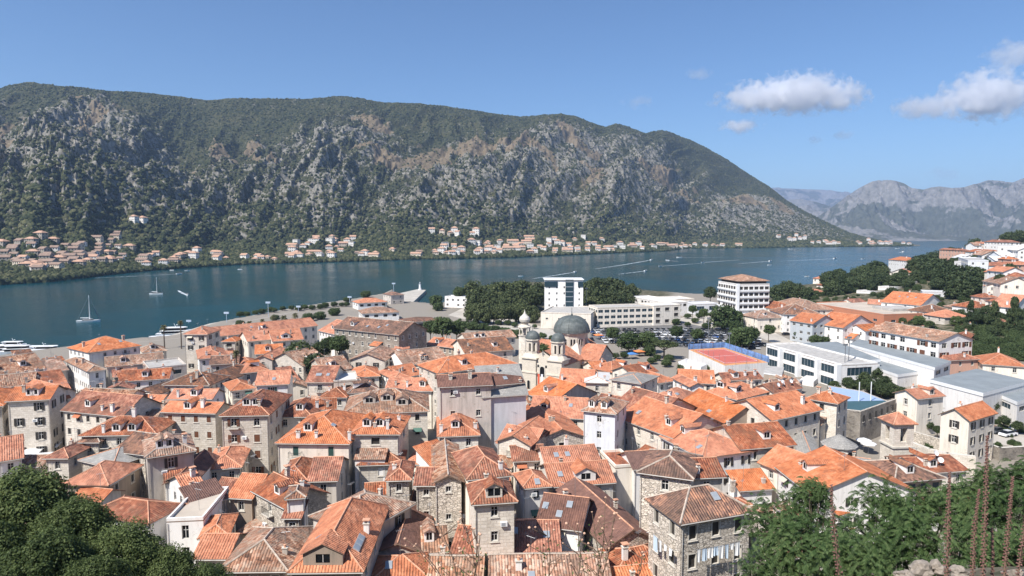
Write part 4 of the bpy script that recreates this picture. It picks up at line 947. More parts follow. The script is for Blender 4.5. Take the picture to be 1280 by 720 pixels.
h('narrow lane roof right of the weathered two-way giant', 'gx', (455,620), (483,618), r=603, he=9, roof='r', wall='l', rows=1)
h('roof on the slope in front of the leafy shrubs', 'hip', (915,646), (958,640), r=622, he=5, roof='r', wall='s', rows=1)
h('brown one with a long glazed side, below the bell tower', 'hip', (1118,603), (1156,588), (1092,577), 'L', he=8, roof='b', wall='n', rows=1, sp=2.4, ws=(1.5,1.6), sty='strip', pitch=20)
h('low one with solar panel and satellite dish by the flower spikes', 'gx', (1152,592), (1213,588), r=570, he=6, roof='r', wall='c', rows=1, skp=[(.35,.3)], sdish=2, pitch=16)
h('sliver of bright tiles among the spiky stalks', 'gx', (1202,627), (1228,624), r=612, he=5, roof='o', wall='c', rows=1)
h('small slate-grey saddle between the rounded apse and the dusty red plane', 'gy', (998,572), (1030,575), d=14, he=7.5, roof='g', wall='l', rows=1, sty='none', pitch=26)
h('stone slabs low beside the round apse', 'gx', (1060,588), (1090,592), r=572, he=5.5, roof='g', wall='l', rows=1, sty='none')

# ------------------------------------------------------------------ the low houses tucked into the lanes between the traced ones
OPEN = [[(0,500),(68,500),(68,590),(0,590)],[(200,516),(340,520),(345,600),(200,572)],[(343,555),(505,548),(505,585),(343,592)],[(530,455),(662,478),(662,548),(545,548)],[(726,515),(775,520),(770,575),(726,570)],
 [(925,505),(1062,500),(1062,560),(925,560)],[(585,628),(652,626),(650,700),(590,700)],[(805,600),(945,635),(945,760),(840,760),(805,650)],[(478,598),(585,600),(585,655),(478,655)],[(640,395),(765,395),(765,480),(640,500)],[(1020,460),(1280,470),(1280,600),(1020,600)],
 [(205,640),(256,640),(256,700),(205,700)],[(668,545),(740,545),(740,575),(668,575)],[(100,460),(135,460),(130,480),(95,480)],[(760,400),(1000,400),(1000,470),(760,470)]]
foot = [(o, ux, uy, W_, d_) for (_, o, ux, uy, W_, d_, ze, tl, gp) in HOUSES]
def inside(p, m_=0.0):
    for (o, ux, uy, W_, d_) in foot:
        q = p-o; a, b_ = q.x*ux.x+q.y*ux.y, q.x*uy.x+q.y*uy.y
        if -m_ < a < W_+m_ and -m_ < b_ < d_+m_: return True
    return False
rf = random.Random(77); nfill = 0; used_n = {}; base_h = list(HOUSES)
ADJ = ['low', 'small', 'narrow', 'squat', 'little', 'plain', 'humble', 'modest']
for t_ in range(9000):
    if nfill >= 110: break
    Yc = rf.uniform(76, 205); u_ = rf.uniform(-10, 1010); x_ = (u_-640)/F*Yc; c = Vector((x_, Yc, 0))
    gz = terrain_z(x_, Yc)
    if gz > 9: continue
    if inside(c, 1.5): continue
    near = min(base_h, key=lambda q: ((q[1]+q[2]*q[4]/2+q[3]*q[5]/2).xy-c.xy).length)
    nu, nv = near[2], near[3]; w_, dd = rf.uniform(4.5, 9), rf.uniform(4.5, 8)
    o = c-nu*w_/2-nv*dd/2; o.z = 0
    if any(inside(o+nu*w_*a+nv*dd*b_, .3) for a in (0,.5,1) for b_ in (0,.5,1)): continue
    he_ = rf.uniform(4.8, 8.6)
    z_ = 3.8+he_; pa, pb = proj((o.x, o.y, z_)), proj(((o+nu*w_).x, (o+nu*w_).y, z_)); tp_ = proj((c.x, c.y, z_+1.5)); tl2 = proj(((o+nu*w_+nv*dd).x, (o+nu*w_+nv*dd).y, z_+.5)); tl1 = proj(((o+nv*dd).x, (o+nv*dd).y, z_+.5))
    if any(inpoly(q[0], q[1], P) for P in OPEN for q in (pa, pb, tp_, tl1, tl2)): continue
    if pb[0]-pa[0] < 4: continue
    k = near[7]; short = k.split(',')[0]
    if short.startswith(('with ','and ')): short = 'the one '+short
    adj = ADJ[used_n.get(short, 0) % 8]; used_n[short] = used_n.get(short, 0)+1
    if used_n[short] > 8: continue
    rfm = rf.choice('oorrmbrm'); wl = rf.choice('lscwyl')
    tw = k.split(); cut = k
    if len(tw) > 10:
        parts_ = k.split(', '); cut = parts_[0]
        for q_ in parts_[1:]:
            if len((cut+' '+q_).split()) <= 10: cut += ', '+q_
        if len(cut.split()) > 10: cut = ' '.join(tw[:10])
        while cut.split()[-1] in ('the','a','an','of','with','and','like','by','in','roof','leafy','three','small','between'): cut = ' '.join(cut.split()[:-1])
        if len(cut.split()) < 4: cut = ' '.join(tw[:10]).rstrip(',')
        while cut.split()[-1] in ('the','a','an','of','with','and','like','by','in','between','on'): cut = ' '.join(cut.split()[:-1])
    lab = f"{adj} {ROOFW[rfm].split()[-1]} roof beside the house {cut}"
    house('', rf.choice(['gx','hip','gx','gy','shed']), pa, pb, d=dd, he=he_, roof=rfm, wall=wl, rows=2, sp=3, sty=rf.choice(['plain','hole','mixb','mixg']), label=lab, pitch=rf.uniform(20,27), ch=0)
    foot.append((o, nu, nv, w_, dd)); nfill += 1
print('fillers', nfill)
# ------------------------------------------------------------------ the newer town to the right (distance D given, walls run down to the slope)
GR = 'houses of the newer town'
def n(tail, rt, A, B, C=None, side='R', **k):
    k.setdefault('group', GR); k.setdefault('ch', 1); k.setdefault('chk', 'w')
    return h(tail, rt, A, B, C, side, **k)
n('with a balcony, first right of the white hotel', 'hip', (946,398), (981,397), r=387, he=7, roof='m', wall='c', rows=2, sp=3.5, dmp=[(.4,.15)])
n('with a broad dark-tiled roof and white columns', 'hip', (979,393), (1028,393), r=380, he=9, roof='b', wall='w', rows=3, sp=4, skp=[(.4,.25),(.65,.25)])
n('peeping out behind the broad dark-tiled one', 'hip', (971,387), (999,386), r=376, D=345, roof='r', wall='c', rows=1)
n('low and sandy, left of the terracotta market hall', 'hip', (1000,388), (1042,387), r=372, D=335, roof='m', wall='c', rows=1)
n('gabled with two balcony decks, among the parked cars', 'gx', (998,400), (1016,405), (1035,401), 'R', he=9, roof='o', wall='u', rows=3, sp=3.2, ws=(1.6,1.2))
n('broad gable over wide terraces, right of the blue-grey gable', 'gx', (1033,404), (1054,410), (1078,404), 'R', he=8, roof='o', wall='w', rows=3, sp=3.6)
n('low annex in front of the broad terraced gable', 'gx', (1046,421), (1066,424), d=8, he=3.6, roof='o', wall='w', rows=1)
n('small white one beside the long row of flats', 'gx', (1082,414), (1104,412), r=405, he=7, roof='o', wall='w', rows=2, sp=3.2)
n('long, white gable and four little dormers, behind the market hall', 'gx', (1106,377), (1151,382), (1171,378), 'R', D=345, roof='o', wall='w', rows=2, sp=4, skp=[(.3,.3),(.5,.3),(.7,.3)])
n('dull one between long gable and stone villa', 'hip', (1169,391), (1194,389), r=380, D=305, roof='b', wall='y', rows=2)
n('stone villa with a clean roof, behind the flats', 'hip', (1181,397), (1211,396), r=387, D=292, roof='o', wall='l', rows=2, sp=4)
FL, flf = n('long crumbling block of flats, balconies boarded in brown', 'gx', (1103,411), (1174,427), (1194,421), 'R', he=12.5, roof='m', wall='w', rows=4, sp=3.6, ws=(2.0,1.7), sty='mixb', pitch=18, ch=3, chk='y')
n('pinkish roof in the angle behind the flats', 'hip', (1184,428), (1206,430), r=411, he=8, roof='r', wall='p', rows=1)
n('low one with a chimney, right end of the flats', 'hip', (1178,451), (1226,449), r=434, he=6.5, roof='r', wall='p', rows=2, sp=4, ch=2)
n('broad bungalow at the right frame edge with a tall chimney', 'hip', (1227,455), (1285,459), r=441, he=6, roof='o', wall='c', rows=1, sp=4, chp=[(.5,.6)])
n('tiny one between two cypresses', 'hip', (1219,426), (1237,425), r=418, D=265, roof='o', wall='c', rows=1)
n('white with a veranda, above the dark firs', 'hip', (1216,385), (1245,384), r=376, D=305, roof='r', wall='w', rows=1, sp=4)
n('three floors of balconies, near the right frame edge', 'gx', (1248,382), (1268,385), (1278,380), 'R', D=290, roof='o', wall='w', rows=3, sp=3.4, ws=(1.8,1.3))
n('rusty low one under the three-floor balconies', 'hip', (1249,406), (1272,407), r=398, D=265, roof='r', wall='c', rows=1)
n('small cream one with an attic gable, beside the grey sports hall', 'gx', (1147,499), (1183,495), r=485, he=9, roof='o', wall='c', rows=2, sp=5, dmp=[(.6,.12)], dmwall='c')
n('tall cream gable with six dark windows, by the parked cars at right', 'gy', (1172,518), (1213,527), d=12, he=10, roof='o', wall='c', pitch=33, rows=3, sp=3.4, ws=(.9,1.5), sty='darks', ch=1)
# slope above, getting smaller
L2 = [
 ('cream, among pines on the shore spur', 'hip', (1061,351), (1080,350), 341, 470, 'o', 'c', 2),
 ('rusty, in front of the cream one on the shore spur', 'hip', (1053,359), (1075,358), 350, 440, 'r', 'c', 1),
 ('small and bright by the white jetty', 'hip', (1025,367), (1037,366), 359, 430, 'o', 'c', 1),
 ('white and flat beside the white jetty', 'flat', (1022,361), (1041,354), None, 470, 'w', 'w', 1),
 ('steep pale gable rising from the pine clump', 'gy', (1111,341), (1139,342), None, 450, 'o', 'c', 3),
 ('villa alone on its walled waterfront platform', 'hip', (1132,326), (1152,326), 318, 640, 'o', 'w', 2),
 ('long white flat row under the pines', 'flat', (1088,365), (1111,364), None, 400, 'w', 'w', 1),
 ('white flat block with an upper storey, below the pale gable', 'flat', (1118,360), (1144,358), None, 400, 'w', 'w', 2),
 ('stepped white block right of the upper-storey one', 'flat', (1140,353), (1162,351), None, 410, 'w', 'w', 2),
 ('half-built with stained awnings, above the long gable', 'flat', (1153,365), (1182,366), None, 360, 'c_', 'i', 3),
 ('rusty pair half hidden in the pines, upper one', 'hip', (1171,330), (1185,330), 325, 470, 'r', 'c', 1),
 ('rusty pair half hidden in the pines, lower one', 'hip', (1175,337), (1190,337), 330, 450, 'o', 'n', 1),
 ('big bare white cube on the slope', 'flat', (1206,328), (1226,328), None, 420, 'w', 'w', 3),
 ('white double-fronted one above the bare cube', 'gx', (1214,318), (1227,319), 313, 470, 'm', 'w', 2),
 ('grey front left of the bare cube', 'flat', (1198,322), (1210,326), None, 440, 'c_', 'i', 3),
 ('rosy tower-like one on the skyline of the slope', 'hip', (1204,313), (1213,313), 309, 520, 'r', 'p', 2),
 ('small white one facing the bay, left of the slope houses', 'gx', (1188,322), (1198,324), 318, 500, 'w', 'w', 1),
 ('tall ashen gable right of the double-fronted one', 'gy', (1232,320), (1252,321), None, 440, 'w', 'i', 3),
 ('ashen lean-to joined to the tall ashen gable', 'gx', (1244,326), (1258,326), 320, 420, 'w', 'i', 2),
 ('salmon with a loggia, under the modern white block', 'hip', (1258,324), (1275,324), 320, 400, 'o', 'p', 2),
 ('modern white block with a tall glazed slot', 'gx', (1258,312), (1272,313), 305, 440, 'w', 'w', 3),
 ('white annex of the modern block at the frame edge', 'flat', (1270,309), (1290,308), None, 440, 'w', 'w', 3),
 ('on the crest left of the modern block', 'hip', (1240,316), (1257,316), 311, 490, 'r', 'w', 2),
 ('with a blue tarpaulin balcony', 'gx', (1232,338), (1254,340), 333, 350, 'o', 'w', 2),
 ('bright-gabled, under the tarpaulin balcony', 'gy', (1246,341), (1261,341), None, 345, 'o', 'c', 2),
 ('twin cream gables with brown trim, left twin', 'gy', (1232,357), (1248,358), None, 320, 'o', 'c', 2),
 ('twin cream gables with brown trim, right twin', 'gy', (1247,359), (1260,359), None, 318, 'o', 'c', 2),
 ('old pantile run above the twin gables', 'gx', (1227,351), (1250,355), 345, 330, 'm', 'c', 1),
 ('stacked terraces at the right frame edge, upper one', 'hip', (1268,346), (1290,346), 340, 330, 'r', 'w', 1),
 ('stacked terraces at the right frame edge, lower one', 'hip', (1268,354), (1290,354), 349, 320, 'r', 'c', 2),
 ('red-roofed at the frame edge below the salmon loggia', 'hip', (1270,331), (1292,331), 326, 380, 'o', 'p', 2),
 ('big tiled one above the three-floor balconies', 'hip', (1252,378), (1285,377), 371, 300, 'r', 'c', 1),
 ('brick-red strip left of the market hall gable', 'gx', (1066,379), (1084,378), 373, 360, 'r', 'c', 1),
 ('brick-red strip behind the market hall', 'gx', (1084,380), (1104,381), 374, 350, 'o', 'c', 1),
 ('white one peeking between pines over the market hall', 'flat', (1196,344), (1208,343), None, 430, 'w', 'w', 1),
 ('terraced on the right slope, directly below the rosy tower-like one', 'hip', (1196,333), (1206,333), 329, 440, 'r', 'c', 2),
 ('behind the pine wood crest, left end', 'hip', (1160,337), (1170,337), 333, 500, 'o', 'c', 1),
 ('between ashen gable and tarpaulin balcony', 'hip', (1222,331), (1234,332), 327, 400, 'r', 'w', 2),
 ('small and pale on the crest above the rosy one', 'gx', (1218,307), (1228,307), 303, 560, 'm', 'w', 1),
 ('on the crest between two pines', 'hip', (1242,305), (1253,305), 301, 560, 'o', 'c', 2),
 ('highest visible at the frame edge', 'hip', (1262,303), (1276,303), 299, 540, 'r', 'w', 2),
 ('under the twin gables, wide eaved', 'hip', (1228,372), (1250,372), 366, 310, 'r', 'c', 1),
 ('beside the wide-eaved one, touching the frame', 'gx', (1258,366), (1284,368), 360, 315, 'o', 'w', 2),
 ('squeezed above the white annex, blocky', 'flat', (1232,314), (1242,314), None, 500, 'w', 'w', 2),
 ('low between cypress and bungalow', 'hip', (1243,440), (1262,441), 433, 255, 'r', 'c', 1),
 ('behind the bungalow chimney', 'hip', (1262,428), (1282,428), 421, 262, 'o', 'c', 1),
 ('lowest of the pine-wood edge, brick coloured', 'hip', (1194,385), (1214,385), 379, 320, 'm', 'c', 1),
 ('half-hidden stone one right of the stone villa', 'hip', (1208,410), (1220,410), 404, 280, 'r', 'l', 1),
 ('narrow one in the pines above the market hall', 'gx', (1140,372), (1158,373), 367, 370, 'r', 'w', 1),
 ('pale low one left of the half-built block', 'flat', (1128,376), (1144,376), None, 380, 'w', 'w', 1),
]
for (tail, rt, A, B, r_, D_, rf, wl, rw) in L2:
    n(tail, rt, A, B, r=r_, d=None if r_ else 10, D=D_, roof=rf, wall=wl, rows=rw, sp=3.4, ws=(1.1,1.3), ch=0 if rt == 'flat' else 1, ridge=False, sty='plain')
# ------------------------------------------------------------------ landmarks
def arch_win(mb, x, z, w, h, y, m, n=8):
    """arched dark opening standing 1 cm proud of a facade at y"""
    pts = [(x-w/2,y,z),(x+w/2,y,z),(x+w/2,y,z+h-w/2)]
    pts += [(x+w/2*math.cos(math.pi*k/n), y, z+h-w/2+w/2*math.sin(math.pi*k/n)) for k in range(1, n)]+[(x-w/2,y,z+h-w/2)]
    mb.face(pts, m)
def archpart(parent, x, y, z, w, h, ang, ring=True):
    """arched window as a part: stone ring proud of the wall, dark glass set in it"""
    b = MB(); n = 10; t = .16
    def outl(r): return [(-r, 0)]+[(r*math.cos(math.pi-math.pi*k/n), h-w/2+r*math.sin(math.pi*k/n)) for k in range(n+1)]+[(r, 0)]
    a, c = outl(w/2), outl(w/2+t)
    for i in range(len(a)-1):
        (x0,z0),(x1,z1),(X0,Z0),(X1,Z1) = a[i],a[i+1],c[i],c[i+1]
        b.face([(x0,-.1,z0),(x1,-.1,z1),(X1,-.1,Z1),(X0,-.1,Z0)], M['sur']); b.face([(X0,-.1,Z0),(X1,-.1,Z1),(X1,0,Z1),(X0,0,Z0)], M['sur'])
        b.face([(x1,-.1,z1),(x0,-.1,z0),(x0,-.01,z0),(x1,-.01,z1)], M['sur'])
    b.face([(p[0],-.012,p[1]) for p in reversed(a)], M['glass'])
    return b.obj('window', parent, (x, y, z), ang)
CH = W['c']; 
m_ = flat_mat('church_stone', (.66,.59,.49), .85, .12, .8); m_l = stone_mat('church_blocks', (.64,.57,.47), (.58,.52,.43), .7, .35, (.48,.43,.36), .01, .25)
m_dome = Mat('dome_copper', .55, .4); oc = m_dome.coord(); nn = m_dome.noise(.8, 5, oc)
m_dome.col(m_dome.ramp(nn, [(.3,(.075,.088,.084)),(.55,(.11,.125,.12)),(.75,(.17,.18,.17))])); DOME = m_dome.m
def church():
    rz = math.atan2(-10.2, 17); g = 3.8
    root = thing('church', 'twin-towered church with a large dark green dome on a pale octagonal drum', 'church', (8.5, 190, g), rz)
    # body
    b = MB(); m = m_l
    b.box((-6.4,1.2,0),(6.4,31,10.0), m)
    b.box((-11.5,14.3,0),(11.5,25.7,9.8), m)
    # gables of the transept arms and front
    b.box((-4.9,14.9,9.8),(4.9,25.1,11.4), m)
    for s in (-1, 1):
        P = [(s*11.5,14.3,9.8),(s*11.5,25.7,9.8),(s*11.5,20,13.5)]; b.face(P if s > 0 else P[::-1], m)
    b.face([(-6.4,1.2,10),(6.4,1.2,10),(0,1.2,13.5)], m)
    b.face([(6.4,31,10),(-6.4,31,10),(0,31,13.5)], m)
    b.obj('wall', root)
    f = MB(); f.box((-2.2,.6,0),(2.2,1.19,10.4), m); f.face([(-2.2,.6,10.4),(2.2,.6,10.4),(0,.6,12.2)], m); f.face([(2.2,1.19,10.4),(-2.2,1.19,10.4),(0,1.19,12.2)], m)
    f.face([(2.2,.6,10.4),(2.2,1.19,10.4),(0,1.19,12.2),(0,.6,12.2)], m_); f.face([(-2.2,1.19,10.4),(-2.2,.6,10.4),(0,.6,12.2),(0,1.19,12.2)], m_)
    f.box((-.06,.8,12.2),(.06,.92,14.0), M['metal']); f.box((-.45,.8,13.1),(.45,.92,13.22), M['metal'])
    ga = f.obj('gable_front', root)
    archpart(ga, 0, .59, 6.2, 1.5, 3.0, 0); archpart(ga, -1.3, .58, 8.9, .6, .8, 0); archpart(ga, 1.3, .58, 8.9, .6, .8, 0); archpart(ga, 0, .58, 0, 2.0, 3.4, 0)
    r_ = MB(); O = M['o']; e = M['eave']
    r_.slab([(-6.9,1.9,9.9),(6.9,1.9,9.9),(6.9,31.4,9.9),(-6.9,31.4,9.9),(0,1.9,13.7),(0,31.4,13.7)], [(0,4,5,3),(4,1,2,5)], .15, O, e)
    r_.slab([(-11.9,13.9,9.7),(11.9,13.9,9.7),(11.9,20,13.8),(-11.9,20,13.8),(11.9,26.1,9.7),(-11.9,26.1,9.7)], [(0,1,2,3),(3,2,4,5)], .15, O, e)
    r_.obj('roof', root)
    # skirt + drum + dome
    b = MB(); c = (0, 20)
    b.lathe([(8.2,9.6),(5.4,14.2)], 4, m_, c, math.pi/4, False)
    b.obj('drum_base', root)
    b = MB(); b.lathe([(5.1,11.5),(5.1,16.6),(5.6,16.7),(5.6,17.1),(5.2,17.15)], 12, m_l, c, math.pi/12, False)
    dr = b.obj('drum', root)
    for k in range(12):
        a = 2*math.pi*k/12; rr = 5.1*math.cos(math.pi/12)+.001
        for o_ in (-.5, .5) if k % 1 == 0 else (0,):
            ca, sa = math.cos(a), math.sin(a)
            archpart(dr, rr*ca-o_*sa*.9, 20+rr*sa+o_*ca*.9, 13.3, .55, 2.0, a+math.pi/2)
    b = MB(); n = 9; pr = [(5.75,17.1)]+[(5.75*math.cos(math.pi/2*k/n)**.9, 17.1+5.0*math.sin(math.pi/2*k/n)) for k in range(1, n)]+[(0,22.1)]
    b.lathe(pr, 48, DOME, c)
    for k in range(12):
        a = 2*math.pi*k/12+math.pi/12
        b.tube([(c[0]+(r0+.02)*math.cos(a), c[1]+(r0+.02)*math.sin(a), z0) for r0, z0 in pr[:-1]], .07, DOME, 5)
    do = b.obj('dome', root)
    b = MB(); b.lathe([(.35,22.0),(.3,22.5),(.12,22.8),(.12,23.4)], 10, DOME, c); b.box((-.05,19.95,23.4),(.05,20.05,24.8), M['metal']); b.box((-.4,19.95,24.1),(.4,20.05,24.2), M['metal']); b.obj('finial', do)
    # towers
    def tower(x):
        b = MB(); m = m_l
        b.box((x-2.4,0,0),(x+2.4,4.8,7.0), m); b.box((x-2.6,-.2,7.0),(x+2.6,5.0,7.35), m_); b.box((x-2.3,.1,7.35),(x+2.3,4.7,11.2), m)
        b.box((x-2.7,-.3,11.2),(x+2.7,5.1,11.6), m_)
        b.lathe([(2.9,11.6),(2.15,12.7)], 8, m_, (x,2.4), math.pi/8, False)
        t = b.obj('tower', root)
        b = MB(); cy = 2.4; R0 = 1.95
        b.lathe([(R0,12.6),(R0,13.3)], 8, m_, (x,cy), math.pi/8, False)
        for k in range(8):        # open belfry: eight piers
            a = 2*math.pi*k/8+math.pi/8; b.lathe([(.42,13.3),(.42,16.0)], 6, m_, (x+(R0-.32)*math.cos(a), cy+(R0-.32)*math.sin(a)), a, False)
        for k in range(8):        # arch heads
            a = 2*math.pi*k/8; Mx = Matrix.Translation((x, cy, 0)) @ Matrix.Rotation(a-math.pi/2, 4, 'Z'); w = .78; rr = R0*math.cos(math.pi/8)
            P = [(-w,16.4),(-w,15.2)]+[(-.42*math.cos(math.pi*j/6), 15.3+.42*math.sin(math.pi*j/6)) for j in range(7)]+[(w,15.2),(w,16.4)]
            b.face([Mx @ Vector((p[0], rr, p[1])) for p in P], m_)
            b.face([Mx @ Vector((p[0], rr-.3, p[1])) for p in reversed(P)], m_)
        b.lathe([(1.0,12.7),(1.0,16.4)], 8, M['black'], (x,cy)); b.lathe([(R0,16.4),(2.35,16.5),(2.35,16.8),(2.05,16.85)], 8, m_, (x,cy), math.pi/8, False)  # black core stands in for the shade inside the belfry
        b.obj('belfry', t)
        b = MB(); b.lathe([(2.15,16.85)]+[(2.15*math.cos(math.pi/2*k/7), 16.85+2.4*math.sin(math.pi/2*k/7)) for k in range(1,7)]+[(.08,19.25),(.08,20.0)], 24, DOME, (x,cy))
        b.box((x-.04,cy-.04,20.0),(x+.04,cy+.04,21.0), M['metal']); b.box((x-.3,cy-.04,20.5),(x+.3,cy+.04,20.58), M['metal']); b.obj('cupola', t)
        archpart(t, x, -.01, 2.2, .9, 2.6, 0); archpart(t, x-2.41, 2.4, 2.2, .9, 2.6, -math.pi/2); archpart(t, x+2.41, 2.4, 2.2, .9, 2.6, math.pi/2)
    tower(-4.2); tower(4.2)
    for y in (8.5, 12): archpart(root, 6.41, y, 4.8, 1.7, 2.2, math.pi/2)
    archpart(root, 11.51, 20, 4.4, 1.7, 3.0, math.pi/2)
    # flags on the front
    for (x, c1) in ((-.2, (.65,.12,.06)), (.9, (.75,.76,.8))):
        q = MB(); q.tube([(x,.5,6.8),(x-.1,-1.0,7.4)], .04, M['metal'], 5); mm = flat_mat('flag_cloth', c1, .8, .1)
        q.box((x-.45,-1.0,2.6),(x+.15,-.93,7.3), mm); q.obj('flag', root)
church()
def pt(u, v, z): return on_z(u, v, z)
# onion-domed little belfry behind the church
def onion():
    D = 236; p = at_y(656, 398, D); g = 3.8; x0 = (656-640)/F*D
    root = thing('bell_tower', 'small round bell tower with a pale onion dome and open columns', 'bell tower', (x0, D, g), R(20))
    hh = p.z-g
    b = MB(); b.lathe([(2.2,0),(2.2,hh-6.2),(2.5,hh-6.1),(2.5,hh-5.8)], 10, W['l'], (0,0), 0, False); b.obj('tower', root)
    b = MB(); 
    for k in range(8): a = 2*math.pi*k/8; b.lathe([(.24,hh-5.8),(.24,hh-3.2)], 8, m_, (1.9*math.cos(a),1.9*math.sin(a)))
    b.lathe([(.9,hh-5.8),(.9,hh-3.2)], 10, W['y']); b.lathe([(2.4,hh-3.2),(2.4,hh-2.8),(1.7,hh-2.6),(1.3,hh-2.2),(1.3,hh-1.7),(1.55,hh-1.6)], 12, m_, (0,0), 0, False); b.obj('belfry', root)
    b = MB(); b.lathe([(1.3,hh-1.6),(1.85,hh-1.0),(2.0,hh-.3),(1.7,hh+.5),(1.0,hh+1.1),(.45,hh+1.7),(.15,hh+2.6),(0,hh+3.4)], 20, M['sur']); b.obj('dome', root)
onion()
# square bell tower with orange cap, lower right
def square_tower():
    ze = 15.0; A, B_, C = on_z(1096,521,ze), on_z(1117,530.5,ze), on_z(1134,526,ze)
    ux = (B_-A).normalized(); Wd = ((B_-A).length+(C-B_).length)/2; rz = math.atan2(ux.y, ux.x); g = terrain_z(B_.x, B_.y); H = ze-g
    org = B_-ux*Wd
    root = thing('bell_tower', 'square stone bell tower with bright pyramid cap and arched openings', 'bell tower', (org.x, org.y, g), rz)
    i = .5; a, c = i, Wd-i; zc = H-4.9
    b = MB(); b.box((a,a,-1),(c,c,zc), W['l']); b.box((a-.25,a-.25,zc),(c+.25,c+.25,zc+.35), M['sur'])
    P = 1.35
    for (x, y) in ((a,a),(c-P,a),(c-P,c-P),(a,c-P)): b.box((x,y,zc+.35),(x+P,y+P,H-.1), W['l'])
    mid = (a+c)/2
    for (q0, q1) in (((a+P,a+.05),(c-P,a+.5)), ((a+P,c-.5),(c-P,c-.05)), ((a+.05,a+P),(a+.5,c-P)), ((c-.5,a+P),(c-.05,c-P))):
        b.box((q0[0],q0[1],H-1.0),(q1[0],q1[1],H-.1), W['l']); b.box((q0[0],q0[1],zc+.35),(q1[0],q1[1],zc+1.2), W['l'])
    b.box((mid-.5,mid-.5,zc+.3),(mid+.5,mid+.5,H-.2), M['black'])  # added black core makes the belfry openings look shaded
    t = b.obj('tower', root)
    for (x, y, an) in ((mid,a-.01,0),(c+.01,mid,math.pi/2),(a-.01,mid,-math.pi/2)): archpart(t, x, y, zc-4.2, .6, 1.8, an)
    r_ = MB(); r_.slab([(0,0,H-.1),(Wd,0,H-.1),(Wd,Wd,H-.1),(0,Wd,H-.1),(Wd/2,Wd/2,H+1.7)], [(0,1,4),(1,2,4),(2,3,4),(3,0,4)], .15, M['o'], M['eave'])
    for k in range(4):
        p = [(0,0),(Wd,0),(Wd,Wd),(0,Wd)][k]; r_.tube([(p[0],p[1],H-.08),(Wd/2,Wd/2,H+1.73)], .12, M['cap'], 5)
    r_.obj('roof', root)
square_tower()
# round apse with a stone slab roof
def apse():
    ze = 12.0; c = on_z(1049, 555, ze); Rr = 22/F*c.y; g = terrain_z(c.x, c.y)
    root = thing('chapel', 'round stone apse with blind arches under a faceted grey slab roof', 'chapel', (c.x, c.y, g), 0)
    H = ze-g; b = MB(); b.lathe([(Rr-.4,-1),(Rr-.4,H-.1)], 12, W['l'], (0,0), 0, False); w = b.obj('wall', root)
    for k in range(12):
        a = 2*math.pi*(k+.5)/12; rr = (Rr-.4)*math.cos(math.pi/12)+.005; archpart(w, rr*math.cos(a), rr*math.sin(a), H-3.0, 1.4, 2.3, a+math.pi/2)
    b = MB(); b.lathe([(Rr,H-.15),(Rr,H),(0,H+Rr*.6)], 12, M['g'], (0,0), 0, False); b.obj('roof', root)
apse()
# ---------------- modern buildings on the waterfront
def block(name, label, A, B, dpt, ze, floors, roofm='w', wall='w', sty='strip', ws=(2.2,1.4), sp=2.6, C=None, side='R', lvl=3.2, cat='building', top=.9, sides='auto', head='', bands=False, flat=True, **k):
    r, fr = house('', 'flat' if flat else 'hip', A, B, C, side, d=dpt, he=ze-3.8, roof=roofm, wall=wall, rows=floors, ws=ws, sp=sp, lvl=lvl, sty=sty, top=top, name=name, label=label, cat=cat, group=None, sides=sides, ridge=False, **k)
    if bands:
        org, ux, uy, Wd, d, z, zb = fr; H = z-zb
        for j in range(floors):
            zz = H-top-ws[1]-j*lvl-.75
            b = MB(); b.box((.3,-.75,zz),(Wd-.3,-.02,zz+.95), M['white']); b.box((.42,-.62,zz+.12),(Wd-.42,-.1,zz+.951), M['w']); b.obj('balcony', r)
            if C is not None: b = MB(); b.box((Wd+.02,.3,zz),(Wd+.75,d-.3,zz+.95), M['white']); b.obj('balcony', r)
    return r, fr
HT, hf = block('hotel', 'white six-storey hotel with balcony bands and an orange hipped top', (898,352), (923,356), None, 24.0, 6, C=(962,355.5), sty='hole', ws=(2.35,2.0), sp=2.6, bands=True, wall='w', lvl=3.35)
org, ux, uy, Wd, d_, z_, zb_ = hf; H_ = z_-zb_
b = MB(); b.box((1.2,1.2,H_+.45),(Wd-1.2,d_-1.2,H_+2.0), M['dark']); b.obj('penthouse', HT)
b = MB(); e_ = -.2; hh = min(Wd, d_)/2
b.slab([(e_,e_,H_+2.0),(Wd-e_,e_,H_+2.0),(Wd-e_,d_-e_,H_+2.0),(e_,d_-e_,H_+2.0),(hh,hh,H_+4.8),(Wd-hh,hh,H_+4.8) if Wd > d_ else (hh,d_-hh,H_+4.8)], [(0,1,4),(1,2,5,4),(2,3,5),(3,0,4,5)] if d_ > Wd else [(0,1,5,4),(1,2,5),(2,3,4,5),(3,0,4)], .3, M['m'], M['eave']); b.obj('roof', HT)
b = MB(); b.box((Wd-.1,-1.1,-.3),(Wd+1.1,.3,H_+.6), M['white']); b.obj('stair_pier', HT)
